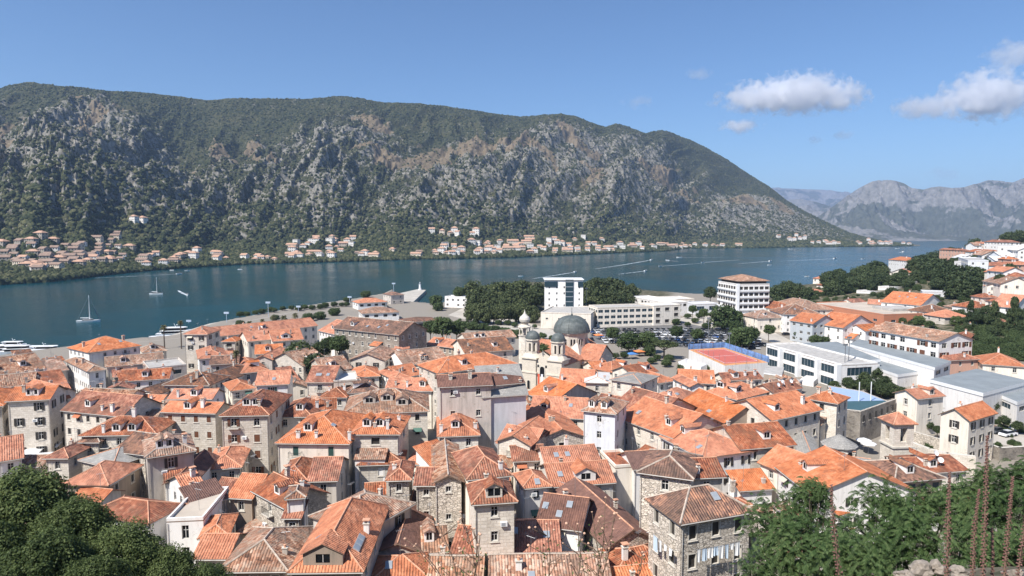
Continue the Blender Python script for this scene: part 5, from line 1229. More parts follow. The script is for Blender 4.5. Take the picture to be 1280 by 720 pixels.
# slender tower block by the park
TW, tf = block('tower_block', 'slender white tower block with a dark glass slot, beside the park trees', (682,351), (729,351), 13, 25.6, 6, sty='plain', ws=(.9,1.2), sp=3.6, top=2.8, lvl=3.3)
org, ux, uy, Wd, d_, z_, zb_ = tf; H_ = z_-zb_
b = MB(); b.box((Wd*.53,-.5,2),(Wd*.74,-.02,H_+1.0), M['bglass']); 
for j in range(8): b.box((Wd*.53-.02,-.56,2.5+j*2.7),(Wd*.74+.02,-.501,2.8+j*2.7), M['grey'])
b.obj('glass_slot', TW)
b = MB(); b.box((-.6,-.35,H_-3.4),(Wd*.32,-.03,H_-.4), M['bglass']); b.box((Wd*.86,-.3,H_-3.4),(Wd+.02,-.03,H_-.6), M['bglass']); b.obj('top_glazing', TW)
b = MB(); b.box((-.8,-.7,H_+.5),(Wd+.4,d_+.4,H_+.85), M['white']); b.obj('roof', TW)
block('hall', 'plain white hall with a grey-white flat roof at the foot of the tower block', (676,391), (723,397), None, 11.5, 1, C=(662,382), side='L', sty='plain', ws=(1.2,.9), sp=5, top=2.2, wall='c', roofm='c_')
block('apartment_block', 'long cream four-row block with a dark green roof edge behind the car park', (747,385.5), (817,383.5), 13, 13.5, 3, roofm='c_', wall='c', sty='strip', ws=(2.5,1.45), sp=3.0, top=.7, lvl=3.0)
block('apartment_block', 'cream block with deep recessed balconies beside the four-row block', (817,383), (851,381.5), 15, 13.8, 3, roofm='w', wall='c', sty='hole', ws=(2.6,1.7), sp=4.6, top=.7, lvl=3.1)
block('apartment_block', 'low terrace block with stepped white fins towards the sea', (786,371), (834,379), 14, 11.5, 2, roofm='w', wall='w', sty='hole', ws=(2.2,1.5), sp=3.2, top=.6)
block('pavilion', 'low glazed pavilion left of the white hotel', (868,381), (899,380), 14, 9.5, 1, roofm='w', wall='i', sty='strip', ws=(5,2.4), sp=6, top=.9)
block('quay_building', 'long sandy flat quay building behind the recessed-balcony block', (836,375), (868,374), 20, 7.0, 1, roofm='w', wall='c', sty='hole', ws=(2,1.2), sp=6)
block('villa', 'white waterfront villa wrapped by a tall tree left of the park', (556,371), (583,372), 9, 10.5, 2, roofm='w', wall='w', sty='plain', ws=(1.4,1.4), sp=3.4)
block('warehouse', 'grey two-floor quay building at the root of the stone pier', (488,369), (506,368), 14, 10.0, 2, roofm='b', wall='y', flat=False, sty='plain', ws=(1.2,1.2), sp=3.4, pitch=18)
block('quay_house', 'orange-roofed quay house with a bush on each side, before the pier', (447,379), (485,377), 13, 8.0, 1, roofm='o', wall='w', flat=False, sty='hole', sp=4, pitch=20)
block('quay_house', 'broad orange-roofed quay house right behind the barracks', (452,392), (500,390), 16, 8.5, 1, roofm='m', wall='w', flat=False, sty='hole', sp=4, pitch=18)
block('market_stall_hall', 'long low dark canopy hall beyond the barracks', (510,403), (552,400), 14, 7.5, 1, roofm='b', wall='y', flat=False, sty='hole', sp=4, ws=(2.6,1.6), pitch=12)
# terracotta market hall
MK, mf = block('market_hall', 'large flat-roofed hall with a terracotta band along its long sides', (1041,378.5), (1105,394), None, 13.5, 1, C=(1164,387), side='R', roofm='beige', wall='t', sty='strip', ws=(2.4,1.1), sp=9, top=2.2)
org, ux, uy, Wd, d_, z_, zb_ = mf; H_ = z_-zb_
b = MB(); b.box((-.3,-.3,-.3),(Wd+.3,-.02,H_-5.2), W['c']); b.box((Wd+.02,-.3,-.3),(Wd+.3,d_+.3,H_-5.2), W['c']); b.obj('plinth', MK)
b = MB(); b.box((Wd*.55,d_*.35,H_+.01),(Wd*.8,d_*.7,H_+1.3), M['c_']); b.obj('roof_plant', MK)
Ls_ = (on_z(1052,457,11.3)-on_z(958,431,11.3)).length
# school: long white two-floor front with four fins
SC, sf = block('school', 'long white two-storey school with four tall fins and ribbon windows', (958,431), (1052,457), 13, 11.3, 2, roofm='c_', wall='w', sty='strip', ws=(Ls_/4-.8,2.5), sp=(Ls_-.8)/4.02, top=.7, lvl=3.9)
org, ux, uy, Wd, d_, z_, zb_ = sf; H_ = z_-zb_
for k in range(4):
    x = Wd*.25*(k+1)-.6*(k == 3); b = MB(); b.box((x-.65,-1.6,-.3),(x+.65,-.02,H_+.3), M['white']); b.obj('fin', SC)
m_gr = flat_mat('grey_membrane_roof', (.235,.26,.27), .75, .12, .3); M['gr'] = m_gr; ROOFW['gr'] = 'grey'
def hall(name, label, pts, z1, z0=None, rise=0.0, fas=.9, cat='building', winrow=False, wallm='w', roofm=None):
    """a flat hall from its roof corners in the photo: near-left, near-right, far-right, far-left on the plane z1"""
    P = [on_z(u, v, z1) for u, v in pts]; c = sum(P, Vector())/4
    g = min(terrain_z(p.x, p.y) for p in P)-.3 if z0 is None else z0
    root = thing(name, label, cat, (c.x, c.y, g)); L = [(p.x-c.x, p.y-c.y) for p in P]; H = z1-g
    b = MB()
    for i in range(4): 
        a, q = L[i], L[(i+1) % 4]
        l_ = math.dist(a, q); ops = []
        if winrow and i in (0, 1):
            k = max(1, int(l_/6)); ops = [(l_*(t+.5)/k-2.2, H-fas-1.9, 4.4, 1.3) for t in range(k)]
            dd = ((q[0]-a[0])/l_, (q[1]-a[1])/l_)
            for o_ in ops: link('window', win_mesh(4.4, 1.3, 'strip', False), root, (a[0]+dd[0]*o_[0], a[1]+dd[1]*o_[0], o_[1]), math.atan2(dd[1], dd[0]))
        facade(b, a, q, 0, H-fas, ops, W[wallm])
    b.obj('wall', root)
    e = [(x*1.015, y*1.015) for x, y in L]; rb = MB()
    rb.prism(e, H-fas, H, M['white'], roofm or M['gr']); rb.obj('roof', root)
    rb = MB(); k = 0
    return root
hall('school_wing', 'grey-roofed school wing directly behind the finned front', [(1052,452),(1100,449),(1046,427),(1000,429)], 10.6, winrow=True)
hall('school_wing', 'long grey-roofed school wing running below the block of flats', [(1168,459),(1188,451),(1075,424),(1062,430)], 11.0, winrow=True)
hall('school_wing', 'low grey-roofed link between the two longer school wings', [(1122,468),(1150,464),(1095,446),(1068,450)], 8.2)
hall('sports_hall', 'big pale-walled sports hall with a wide slate-coloured roof', [(1163,474),(1229,491),(1286,476),(1221,461)], 12.5)
hall('sports_hall', 'second lower sports hall at the right frame edge', [(1243,490),(1272,502),(1330,485),(1288,476)], 10.5, winrow=True)
# terraced stone fortress courtyard with netted court
def ruin():
    ze = 11.5; pts = [(1054,512),(1076,514.5),(1120,499),(1078,483),(1034,476)]
    P = [on_z(u, v, ze) for u, v in pts]; c = sum(P, Vector())/5; g = 3.3
    root = thing('walled_ruin', 'roofless dark stone bastion enclosing a netted blue court', 'ruin', (c.x, c.y, g)); L = [(p.x-c.x, p.y-c.y) for p in P]; H = ze-g
    b = MB(); t = .93
    for i in range(5):
        a, q = L[i], L[(i+1) % 5]; a2, q2 = (a[0]*t, a[1]*t), (q[0]*t, q[1]*t); m = W['x']
        hz = H-(0 if i < 2 else 1.2)
        b.face([(*a,0),(*q,0),(*q,hz),(*a,hz)], m); b.face([(*q2,0),(*a2,0),(*a2,hz),(*q2,hz)], m); b.face([(*a,hz),(*q,hz),(*q2,hz),(*a2,hz)], W['s'])
        b.face([(*a2,0),(*a,0),(*a,hz),(*a2,hz)], m); b.face([(*q,0),(*q2,0),(*q2,hz),(*q,hz)], m)
    w = b.obj('wall', root)
    for i, n in ((1, 6),):
        a, q = L[i], L[i+1]; l_ = math.dist(a, q); dd = ((q[0]-a[0])/l_, (q[1]-a[1])/l_)
        for k in range(n):
            x = l_*(k+.5)/n; b = MB(); b.box((-.35,-.12,0),(.35,-.02,1.5), M['black']); b.box((-.5,-.14,-.15),(.5,-.02,-.01), M['sur']); b.obj('window', w, (a[0]+dd[0]*x, a[1]+dd[1]*x, H-2.6), math.atan2(dd[1], dd[0]))
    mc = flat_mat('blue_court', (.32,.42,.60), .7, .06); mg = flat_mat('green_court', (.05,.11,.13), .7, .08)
    b = MB(); q = [(x*t, y*t) for x, y in L]; b.prism(q, H-1.6, H-1.2, mg, mc); b.obj('court', root)
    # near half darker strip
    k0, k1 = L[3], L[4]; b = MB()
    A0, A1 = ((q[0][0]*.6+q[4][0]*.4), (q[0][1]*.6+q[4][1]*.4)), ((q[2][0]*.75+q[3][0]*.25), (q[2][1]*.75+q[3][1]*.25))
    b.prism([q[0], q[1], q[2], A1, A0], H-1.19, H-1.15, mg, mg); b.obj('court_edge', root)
    for s in range(2):
        b = MB(); x, y = A0[0]*(.3+.25*s)+A1[0]*(.7-.25*s), A0[1]*(.3+.25*s)+A1[1]*(.7-.25*s); b.tube([(x,y,H-1.2),(x,y,H+3.6)], .12, M['white'], 6); b.obj('post', root)
ruin()
def flatroof(label, pts, z1, wallm='w', roofm=None, name='shed'):
    return hall(name, label, pts, z1, fas=.35, wallm=wallm, roofm=roofm or M['w'], cat='shed')
flatroof('pale metal lean-to roofs between the pointed dormer house and the school', [(955,478),(985,484),(1003,475),(972,470)], 8.0, 'y', M['c_'])
flatroof('dark concrete shelter with slanting walls under the red court', [(955,466),(977,469),(980,459),(958,457)], 9.5, 'n', M['c_'], 'shelter')
flatroof('white canopy beside the school fins', [(1000,474),(1017,477),(1024,471),(1008,469)], 5.5, 'w')
# red sports court on its deck, with blue fence
def court():
    z = 8.6; pts = [(906,457),(960,453),(905,434.5),(861,437)]
    P = [on_z(u, v, z) for u, v in pts]; c = sum(P, Vector())/4; g = 3.5
    root = thing('sports_court', 'raised red sports court with orange border and white lines', 'sports court', (c.x, c.y, g)); L = [(p.x-c.x, p.y-c.y) for p in P]; H = z-g
    red = flat_mat('red_court', (.50,.13,.10), .8, .06); org_ = flat_mat('orange_border', (.62,.30,.13), .8, .06)
    b = MB(); b.prism(L, 0, H, W['w'], org_); b.obj('deck', root)
    q = [(x*.84, y*.84) for x, y in L]; b = MB(); b.prism(q, H+.002, H+.03, red); b.obj('playing_field', root)
    b = MB(); ln = M['white']
    def line(a, e, w=.1):
        d = Vector((e[0]-a[0], e[1]-a[1])).normalized(); nn_ = Vector((-d.y, d.x))*w
        b.face([(a[0]-nn_.x,a[1]-nn_.y,H+.04),(e[0]-nn_.x,e[1]-nn_.y,H+.04),(e[0]+nn_.x,e[1]+nn_.y,H+.04),(a[0]+nn_.x,a[1]+nn_.y,H+.04)], ln)
    q = [(x*.76, y*.76) for x, y in L]
    for i in range(4): line(q[i], q[(i+1)%4])
    line(((q[0][0]+q[3][0])/2, (q[0][1]+q[3][1])/2), ((q[1][0]+q[2][0])/2, (q[1][1]+q[2][1])/2)); b.obj('line_marking', root)
    # mesh fence posts
    for i in range(4):
        a, e = L[i], L[(i+1)%4]; l_ = math.dist(a, e); k = max(2, int(l_/4))
        for j in range(k):
            x, y = a[0]+(e[0]-a[0])*j/k, a[1]+(e[1]-a[1])*j/k; b = MB(); b.tube([(x,y,H),(x,y,H+3.0)], .05, M['metal'], 5); b.obj('fence_post', root)
    # blue panels along the two far sides
    bl = flat_mat('blue_fence', (.14,.27,.52), .7, .5, .8)
    for i in (1, 2):
        a, e = L[i], L[(i+1)%4]; a = (a[0]*1.02, a[1]*1.02); e = (e[0]*1.02, e[1]*1.02); b = MB(); l_ = math.dist(a, e); an = math.atan2(e[1]-a[1], e[0]-a[0])
        b.box((0,-.04,H),(l_,.04,H+2.0), bl); b.obj('blue_screen', root, (a[0], a[1], 0), an)
court()
flatroof('white changing-room annex at the left end of the red court', [(848,452),(876,459),(884,455),(858,448)], 7.2, 'w')
# boundary walls
def wall_run(label, px, z1, th=.6, mat='l', name='garden_wall', zb=None):
    P = [on_z(u, v, z1) for u, v in px]; o = P[0]
    root = thing(name, label, 'wall', (o.x, o.y, 0)); b = MB()
    for a, e in zip(P[:-1], P[1:]):
        l_ = (e-a).length; an = math.atan2(e.y-a.y, e.x-a.x); g = min(terrain_z(a.x, a.y), terrain_z(e.x, e.y))-.5
        Mx = Matrix.Translation((a.x-o.x, a.y-o.y, 0)) @ Matrix.Rotation(an, 4, 'Z')
        b.box((0,0,g),(l_,th,z1), W[mat], M['sur'], Mx)
    b.obj('wall', root)
wall_run('long pale retaining wall with buttresses right of the square bell tower', [(1128,549),(1160,561),(1184,567),(1220,571)], 7.6, .9, 'l')
wall_run('upper garden wall behind the long pale retaining wall', [(1133,537),(1165,546),(1200,556),(1240,560)], 6.5, .5, 's')
wall_run('curved stone terrace wall under the parked cars', [(1228,552),(1250,560),(1285,558)], 6.6, .6, 'x')
wall_run('ochre wall along the lane beside the arched doorway', [(308,583),(345,583)], 7.0, .5, 'l')
# sunshades on the little square
def umbrella(u, v, z, r, label, square=True, c=None, group='white sunshades'):
    p = on_z(u, v, z); g = terrain_z(p.x, p.y); root = thing('sunshade', label, 'sunshade', (p.x, p.y, g), R(20), group); H = z-g; cm_ = c or M['white']
    b = MB(); b.tube([(0,0,0),(0,0,H-.1)], .05, M['metal'], 6); b.obj('pole', root)
    b = MB(); n = 4 if square else 8; b.lathe([(r,H-.75),(r,H-.55),(0,H)], n, cm_, (0,0), math.pi/4, False); b.lathe([(0,H-.06),(r,H-.72)], n, cm_, (0,0), math.pi/4, False); b.obj('canopy', root)
for u, v, lb in ((38,561,'large white square sunshade at the foot of the dark-shuttered house'),(50,566,'white square sunshade nearest the small cypress'),(35,571,'white sunshade half under the treetops, lowest of the square'),(62,553,'white sunshade in the sun beside the tall dark-shuttered house')):
    umbrella(u, v, 7.2, 2.6, lb)
for u, v, lb, zz in ((1080,547,'white parasol in the courtyard left of the square bell tower',6.8),(1086,551,'white parasol closest to the square bell tower',6.8),(632,640,'small cream parasol on the lane under the tall pale front',7.5)): umbrella(u, v, zz, 1.6, lb, False)
# laundry lines on the crumbling giant
def laundry(parentf, side, x0, x1, z, n, label):
    org, ux, uy, Wd, d, ze, zb = parentf
    if side == 'F': o = org-uy*.55; ang = math.atan2(ux.y, ux.x)
    else: o = org+uy*d-ux*.55; ang = math.atan2(-uy.y, -uy.x)
    root = thing('laundry_line', label, 'laundry line', (o.x, o.y, ze+z), ang, 'washing lines on the crumbling giant')
    b = MB(); b.tube([(x0,0,0),((x0+x1)/2,0,-.12),(x1,0,0)], .02, M['metal'], 4)
    for x in (x0, x1): b.tube([(x,0,0),(x,.9,-.1)], .03, M['metal'], 4)
    b.obj('line', root); rs = random.Random(n*5+3)
    for k in range(n):
        w = rs.uniform(.45,.8); h_ = rs.uniform(.6,1.8); x = x0+(x1-x0)*(k+.5)/n; b = MB(); c = M['white'] if rs.random() < .75 else flat_mat('faded_cloth', (.5,.6,.7), .9)
        for j in range(4):
            a0, a1 = -w/2+w*j/4, -w/2+w*(j+1)/4; y0, y1 = .05*math.sin(j*2.1+k), .05*math.sin((j+1)*2.1+k)
            b.face([(a0,y0*2,-h_),(a1,y1*2,-h_),(a1,y1*.3,0),(a0,y0*.3,0)], c)
        b.obj('cloth', root, (x, 0, -.05))
laundry(bigf, 'F', 1.8, 7.6, -2.9, 8, 'white sheets and shirts on the line across the stone front')
laundry(bigf, 'L', 3.0, 7.2, -3.0, 4, 'short line of white cloths on the shaded plaster side')
ORD = 'first second third fourth fifth sixth seventh eighth ninth tenth eleventh twelfth thirteenth fourteenth fifteenth sixteenth seventeenth eighteenth nineteenth twentieth'.split()
TENS = {2:'twenty',3:'thirty',4:'forty',5:'fifty',6:'sixty',7:'seventy'}
def ordinal(i):
    if i <= 20: return ORD[i-1]
    t, r_ = divmod(i, 10); return (TENS[t]+'-'+ORD[r_-1]) if r_ else TENS[t][:-1]+'ieth'
# ------------------------------------------------------------------ foliage
def leaf_mat(name, c1, c2, c3, tr=.25):
    m = Mat(name, .65, .25); g = m.n('ShaderNodeNewGeometry'); oi = m.n('ShaderNodeObjectInfo')
    f = m.math('ADD', m.math('MULTIPLY', g.outputs['Random Per Island'], .7), m.math('MULTIPLY', oi.outputs['Random'], .3))
    c = m.ramp(f, [(.1, c1), (.5, c2), (.9, c3)]); m.col(c)
    t = m.n('ShaderNodeBsdfTranslucent'); m.l(c, t.inputs[0]); x = m.n('ShaderNodeMixShader'); x.inputs[0].default_value = tr
    m.l(m.p.outputs[0], x.inputs[1]); m.l(t.outputs[0], x.inputs[2]); m.l(x.outputs[0], m.t.nodes['Material Output'].inputs['Surface'])
    return m.m
LF = {'broad': leaf_mat('broad_leaves', (.03,.05,.018), (.065,.10,.034), (.13,.17,.065)),
      'dark': leaf_mat('dark_leaves', (.024,.042,.016), (.058,.084,.032), (.12,.15,.062)),
      'pine': leaf_mat('pine_needles', (.028,.044,.018), (.065,.085,.032), (.13,.15,.06), .15),
      'light': leaf_mat('light_leaves', (.05,.08,.025), (.09,.13,.04), (.14,.18,.06)),
      'palm': leaf_mat('palm_leaves', (.07,.08,.03), (.13,.13,.06), (.22,.19,.10)),
      'sumac': leaf_mat('pinnate_leaves', (.028,.055,.016), (.058,.105,.032), (.12,.17,.06), .3),
      'near': leaf_mat('evergreen_leaves', (.035,.058,.018), (.085,.12,.036), (.17,.21,.075), .3)}
BARK = flat_mat('bark', (.13,.10,.075), .95, .3, 3)
def quads_mesh(name, P, A, B, mat):
    """n leaf quads: centre P, half axes A and B"""
    n = len(P); V = np.stack([P-A-B, P+A-B, P+A+B, P-A+B], 1).reshape(-1, 3)
    me = bpy.data.meshes.new(name); me.vertices.add(4*n); me.vertices.foreach_set('co', V.astype(np.float32).ravel())
    me.loops.add(4*n); me.loops.foreach_set('vertex_index', np.arange(4*n, dtype=np.int32)); me.polygons.add(n)
    me.polygons.foreach_set('loop_start', np.arange(0, 4*n, 4, dtype=np.int32)); me.polygons.foreach_set('loop_total', np.full(n, 4, dtype=np.int32))
    me.update(calc_edges=True); me.materials.append(mat); return me
def unit(a): return a/np.maximum(np.linalg.norm(a, axis=-1, keepdims=True), 1e-9)
def crown_mesh(seed, kind, nc, nl, leaf, mat):
    g = np.random.default_rng(seed)
    d = unit(g.normal(size=(nc, 3)))
    if kind == 'pine':
        c = d*np.array([.78,.78,.30])*g.uniform(.35,1,(nc,1)); c[:,2] += .25*(1-np.hypot(c[:,0], c[:,1])); cr = g.uniform(.16,.30,nc); fl = np.array([1,1,.5])
    elif kind == 'cypress':
        z = g.uniform(-1,1,nc); rr = .9*np.clip(1-z, 0, 2)**.55*np.clip(1.15+z, 0, 1)*.75; c = np.stack([d[:,0]*rr, d[:,1]*rr, z], 1); cr = g.uniform(.10,.2,nc)*1.1; fl = np.array([1.6,1.6,.5])
    else:
        c = d*np.array([.78,.78,.66])*g.uniform(.45,1.0,(nc,1))**.6; cr = g.uniform(.17,.34,nc); fl = np.array([1,1,.8])
        c[:,2] = np.where(c[:,2] < -.35, c[:,2]*.7, c[:,2])
    n = nc*nl; dd = unit(g.normal(size=(n,3))); ci = np.repeat(np.arange(nc), nl)
    P = c[ci]+dd*fl*(cr[ci]*g.uniform(.75,1.08,n))[:,None]
    nrm = unit(dd+g.normal(size=(n,3))*.55+np.array([0,0,.35])); t = unit(np.cross(nrm, g.normal(size=(n,3)))); b = np.cross(nrm, t)
    s = leaf*g.uniform(.6,1.3,(n,1))
    return quads_mesh('crown', P, t*s, b*s*.62, mat)
CR = {}
for k, (kind, nc, nl, lf, mt) in {'broad': ('b',64,70,.052,'broad'), 'dark': ('b',70,70,.05,'dark'), 'light': ('b',50,60,.055,'light'), 'pine': ('pine',60,70,.05,'pine'), 'darkpine': ('pine',60,70,.05,'dark'),
      'parkpine': ('b',60,70,.052,'pine'), 'cypress': ('cypress',120,40,.045,'dark'), 'near': ('b',170,260,.019,'near')}.items():
    CR[k] = [crown_mesh(100+i*7+len(k)*31, kind, nc, nl, lf, LF[mt]) for i in range(2)]
def trunk_mesh(hgt, r, spread, seed):
    rs = random.Random(seed); b = MB(); b.tube([(0,0,-.5),(.1*hgt*rs.uniform(-.3,.3),0,hgt*.5),(0,0,hgt)], r, BARK, 7, r*.55)
    for k in range(5):
        a = k*1.257+rs.random(); b.tube([(0,0,hgt*.72),(spread*.35*math.cos(a),spread*.35*math.sin(a),hgt*.95),(spread*.7*math.cos(a),spread*.7*math.sin(a),hgt*1.12)], r*.45, BARK, 5, r*.12)
    return b.mesh('trunk', True)
TREES = []
def tree(u, v, rp, D, kind, label, sq=1.0, group='trees', name='tree', hs=1.0, cat='tree'):
    if kind == 'darkpine' : kind, rp, hs = 'dark', rp*1.2, 1.1
    if kind == 'pine' and hs == 1.0: kind, rp, hs = 'parkpine', rp*1.15, 1.15
    if cat == 'bush' and u < 1000:      # bushes sit on the ground, not on a stalk
        for _ in range(3): q_ = on_z(u, v, 3.8+rp/F*D*.55); D = q_.y
    p = at_y(u, v, D); rr = rp/F*D; g = terrain_z(p.x, p.y); hz = rr*hs*(.78 if kind != 'cypress' else 1)
    if p.z-hz*.6 < g+.8 and kind != 'cypress': p.z = g+.8+hz*.6
    root = thing(name, label, cat, (p.x, p.y, g), random.uniform(0, 6.28), group)
    me = random.choice(CR[kind]); o = link('crown', me, root, (0,0,p.z-g)); o.scale = (rr*1.12, rr*1.12*sq, rr*1.12*hs)
    th = max(.8, p.z-g-rr*.25*hs); link('trunk', trunk_mesh(th, max(.12, rr*.07), rr, int(u*v) & 999), root)
    TREES.append(root); return root
def T(lst, kind, group, **k):
    for (u, v, rp, D, lb) in lst: tree(u, v, rp, D, kind, lb, group=group, **k)
T([(376,442,19,205,'largest dark dense tree in the middle of the old town roofs'),(394,456,17,196,'dark tree reaching down beside the house with white skylights'),(361,452,12,200,'smaller dark tree at the left foot of the largest one'),(402,436,12,212,'dark crown filling the gap between largest tree and barracks trees')], 'dark', 'dark trees inside the old town')
T([(424,430,13,212,'round green tree against the left end of the barracks'),(411,428,9,222,'small green crown between the dark tree and the barracks'),(553,408,15,268,'broad round tree behind the brown-gabled roof'),(571,410,12,272,'rounded tree touching the broad round one, on its right'),(538,409,10,270,'rounded tree touching the broad round one, on its left'),(521,540,9,150,'little tree in the courtyard between two orange houses'),(509,548,7,150,'bush at the foot of the little courtyard tree'),
   (677,440,13,208,'green tree showing between the two church towers'),(668,425,9,222,'small tree behind the left church tower'),(702,560,4,150,'potted tree beside the blank wall')], 'broad', 'green trees inside the old town')
T([(598,372,13,400,'park tree at the left corner of the park'),(615,371,15,405,'park tree second from the left corner'),(634,370,16,410,'park tree with the highest crown on the left'),(652,366,14,415,'park tree just left of the tower block'),(668,371,11,400,'park tree hugging the tower block wall'),(610,388,11,375,'front park tree over the promenade, left'),(630,389,13,372,'front park tree over the promenade, middle'),(648,388,12,375,'front park tree over the promenade, right'),(590,382,8,380,'low park tree beside the white villa'),
   (738,366,14,405,'park tree just right of the tower block'),(752,363,14,410,'tall park tree right of the tower block'),(768,368,14,405,'park tree above the four-row block'),(783,373,10,400,'last park tree before the water'),(742,383,12,385,'front park tree under the tower block'),(757,384,10,380,'front park tree behind the four-row block')], 'pine', 'park pines behind the tower block')
T([(786,427,15,262,'round tree at the left edge of the car park'),(808,426,14,262,'tall tree beside the round one at the car park'),(766,416,9,285,'tree standing among the cars at the left of the car park'),(846,414,9,285,'tree standing among the cars in the middle of the car park'),(872,418,9,280,'tree standing among the cars at the right of the car park'),(812,441,8,256,'small tree at the corner of the car park'),(906,397,19,325,'light round tree in front of the hotel'),(920,396,9,325,'small light tree joined to the round one by the hotel'),(927,421,16,272,'bushy tree over the kerb right of the car park'),(938,417,11,278,'tree touching the bushy one, right of the car park'),(915,430,9,266,'low tree by the blue screen'),(920,408,9,295,'tree squeezed below the hotel'),
   (1000,418,10,292,'dark round tree by the blue-grey gabled house'),(1019,425,8,275,'clipped tree in front of the blue-grey house'),(1031,426,7,275,'clipped tree right of its twin by the blue-grey house'),(545,376,9,415,'tall tree hiding the left wall of the white villa'),(548,388,7,405,'bush under the tall tree of the white villa'),(574,365,8,430,'dark tree behind the white villa')], 'broad', 'trees around the car park and villa')
T([(830,431,18,250,'umbrella-shaped pine beside the red court')], 'pine', 'trees around the car park and villa', hs=.55)
T([(961,412,8,288,'pale feathery tree left of the blue-grey house'),(1087,420,5,285,'pale bush by the small white house'),(1148,405,8,300,'lime green shrub beside the terracotta hall'),(1195,405,8,288,'lime green bush hiding the foot of the stone villa'),(866,386,6,350,'pinkish oleander left of the glazed pavilion'),(880,391,7,345,'oleander under the glazed pavilion')], 'light', 'pale shrubs of the newer town', name='shrub', cat='shrub')
T([(888,366,7,420,'dark pine just left of the hotel'),(972,366,9,425,'pine right of the hotel, nearest to it'),(985,362,10,430,'pine second to the right of the hotel'),(997,367,10,425,'pine third to the right of the hotel'),(1010,371,8,415,'pine above the sandy low house'),(975,380,8,380,'low pine between hotel and broad dark-tiled house'),(1048,345,8,480,'pine at the tip of the shore spur'),(1040,362,10,450,'pine below the cream house on the spur'),(1058,365,9,440,'pine under the rusty spur house'),(1084,348,10,470,'pine right of the cream spur house'),(1096,342,11,480,'tall pine left of the steep pale gable'),(1088,360,9,440,'pine above the long white flat row'),
   (1128,352,6,440,'pine in front of the pale gable'),(1147,342,11,455,'pine right of the pale gable'),(1160,347,12,440,'broad pine in the middle of the pine wood'),(1176,350,13,420,'broad pine under the rusty pair'),(1188,362,15,380,'huge dark pine of the pine wood, left one'),(1206,366,16,370,'huge dark pine of the pine wood, middle one'),(1222,361,13,370,'huge dark pine of the pine wood, right one'),(1198,381,13,345,'pine hanging over the long white gable'),(1216,371,12,350,'pine above the white veranda house'),(1172,372,8,380,'pine behind the half-built block'),(1190,340,8,450,'small pine by the bare white cube'),(1150,330,10,560,'pine behind the waterfront villa'),(1165,325,9,560,'pine on the shore crest'),(1180,321,7,580,'pine farthest out on the shore crest'),
   (1135,362,6,400,'pine between the flat white blocks'),(1114,372,6,380,'pine by the long orange gable'),(1240,371,9,330,'pine right of the white veranda house'),(1262,362,10,325,'pine under the stacked terraces'),(1232,330,6,420,'small pine beside the ashen gable'),(1262,337,7,370,'pine under the salmon loggia'),(1234,392,9,290,'dense fir above the two cypresses')], 'darkpine', 'pines of the newer town', hs=1.25)
T([(1213,400,7,282,'tall slim cypress beside the stone villa'),(1267,403,9,262,'tall dark cypress at the right frame edge'),(1242,408,9,268,'stout cypress between the other two'),(1205,421,5,270,'short cypress at the end of the flats'),(50,556,3,150,'small cypress between the white sunshades')], 'cypress', 'cypresses', hs=3.0)
T([(1228,405,9,275,'dark fir left of the stout cypress'),(1255,425,10,262,'dark fir above the bungalow'),(1239,432,8,262,'dark fir by the tiny orange house'),(1275,432,8,258,'dark fir cut by the frame edge'),(1282,416,9,262,'fir half outside the frame'),(1215,440,6,258,'dark bush under the flats')], 'dark', 'dark firs on the slope')
T([(1052,470,10,206,'tree over the blue netted court, first in the school row'),(1066,466,10,205,'second tree in the school row'),(1080,474,11,202,'widest tree of the school row'),(1094,466,9,204,'tree sticking up behind the widest school tree'),(1106,480,12,196,'tree before the long school wing'),(1120,490,10,190,'tree at the end of the school row'),(1092,487,10,192,'low tree inside the bastion corner'),(1126,505,7,176,'bush at the bastion corner'),(1239,507,9,166,'tree between cream gable and sports hall'),(1160,531,7,156,'round bush in the garden left of the cream gable'),(1149,524,7,160,'round bush below the small cream house'),(1172,537,6,152,'hedge tuft at the end of the garden'),(1118,470,6,215,'small tree against the school wing'),(1255,525,7,158,'shrub beside the parked cars at right'),(1272,532,7,155,'shrub at the right frame edge by the cars')], 'dark', 'trees round the school and bastion')
T([(853,461,7,232,'round bush under the white changing rooms, left'),(880,462,7,230,'round bush under the red court corner'),(833,455,7,236,'low bush by the orange slopes under the umbrella pine'),(765,461,5,226,'bush behind the neat white cube'),(815,452,6,240,'bush at the wall foot of the car park'),(1003,575,3,140,'tuft by the small slate saddle'),(590,408,8,290,'hedge tuft, first on the rampart'),(604,409,7,290,'hedge tuft, second on the rampart'),(618,412,7,288,'hedge tuft, third on the rampart'),(633,415,7,284,'hedge tuft, fourth on the rampart'),(646,419,6,280,'hedge tuft, last on the rampart'),
   (300,405,6,330,'waterfront bush left of the first palm'),(344,398,6,345,'waterfront bush by the blue lamp post'),(385,397,8,330,'waterfront shrub mass, left part'),(400,395,8,330,'waterfront shrub mass, middle part'),(418,390,8,335,'waterfront shrub mass, right part'),(457,368,7,430,'round bush above the quay house'),(434,375,5,430,'round bush left of the quay house'),(478,381,7,395,'round bush between the two quay houses'),(900,455,4,235,'tuft at the foot of the red court'),(725,432,6,245,'bush right behind the church drum')], 'broad', 'bushes and hedges', name='bush', cat='bush', hs=.8)
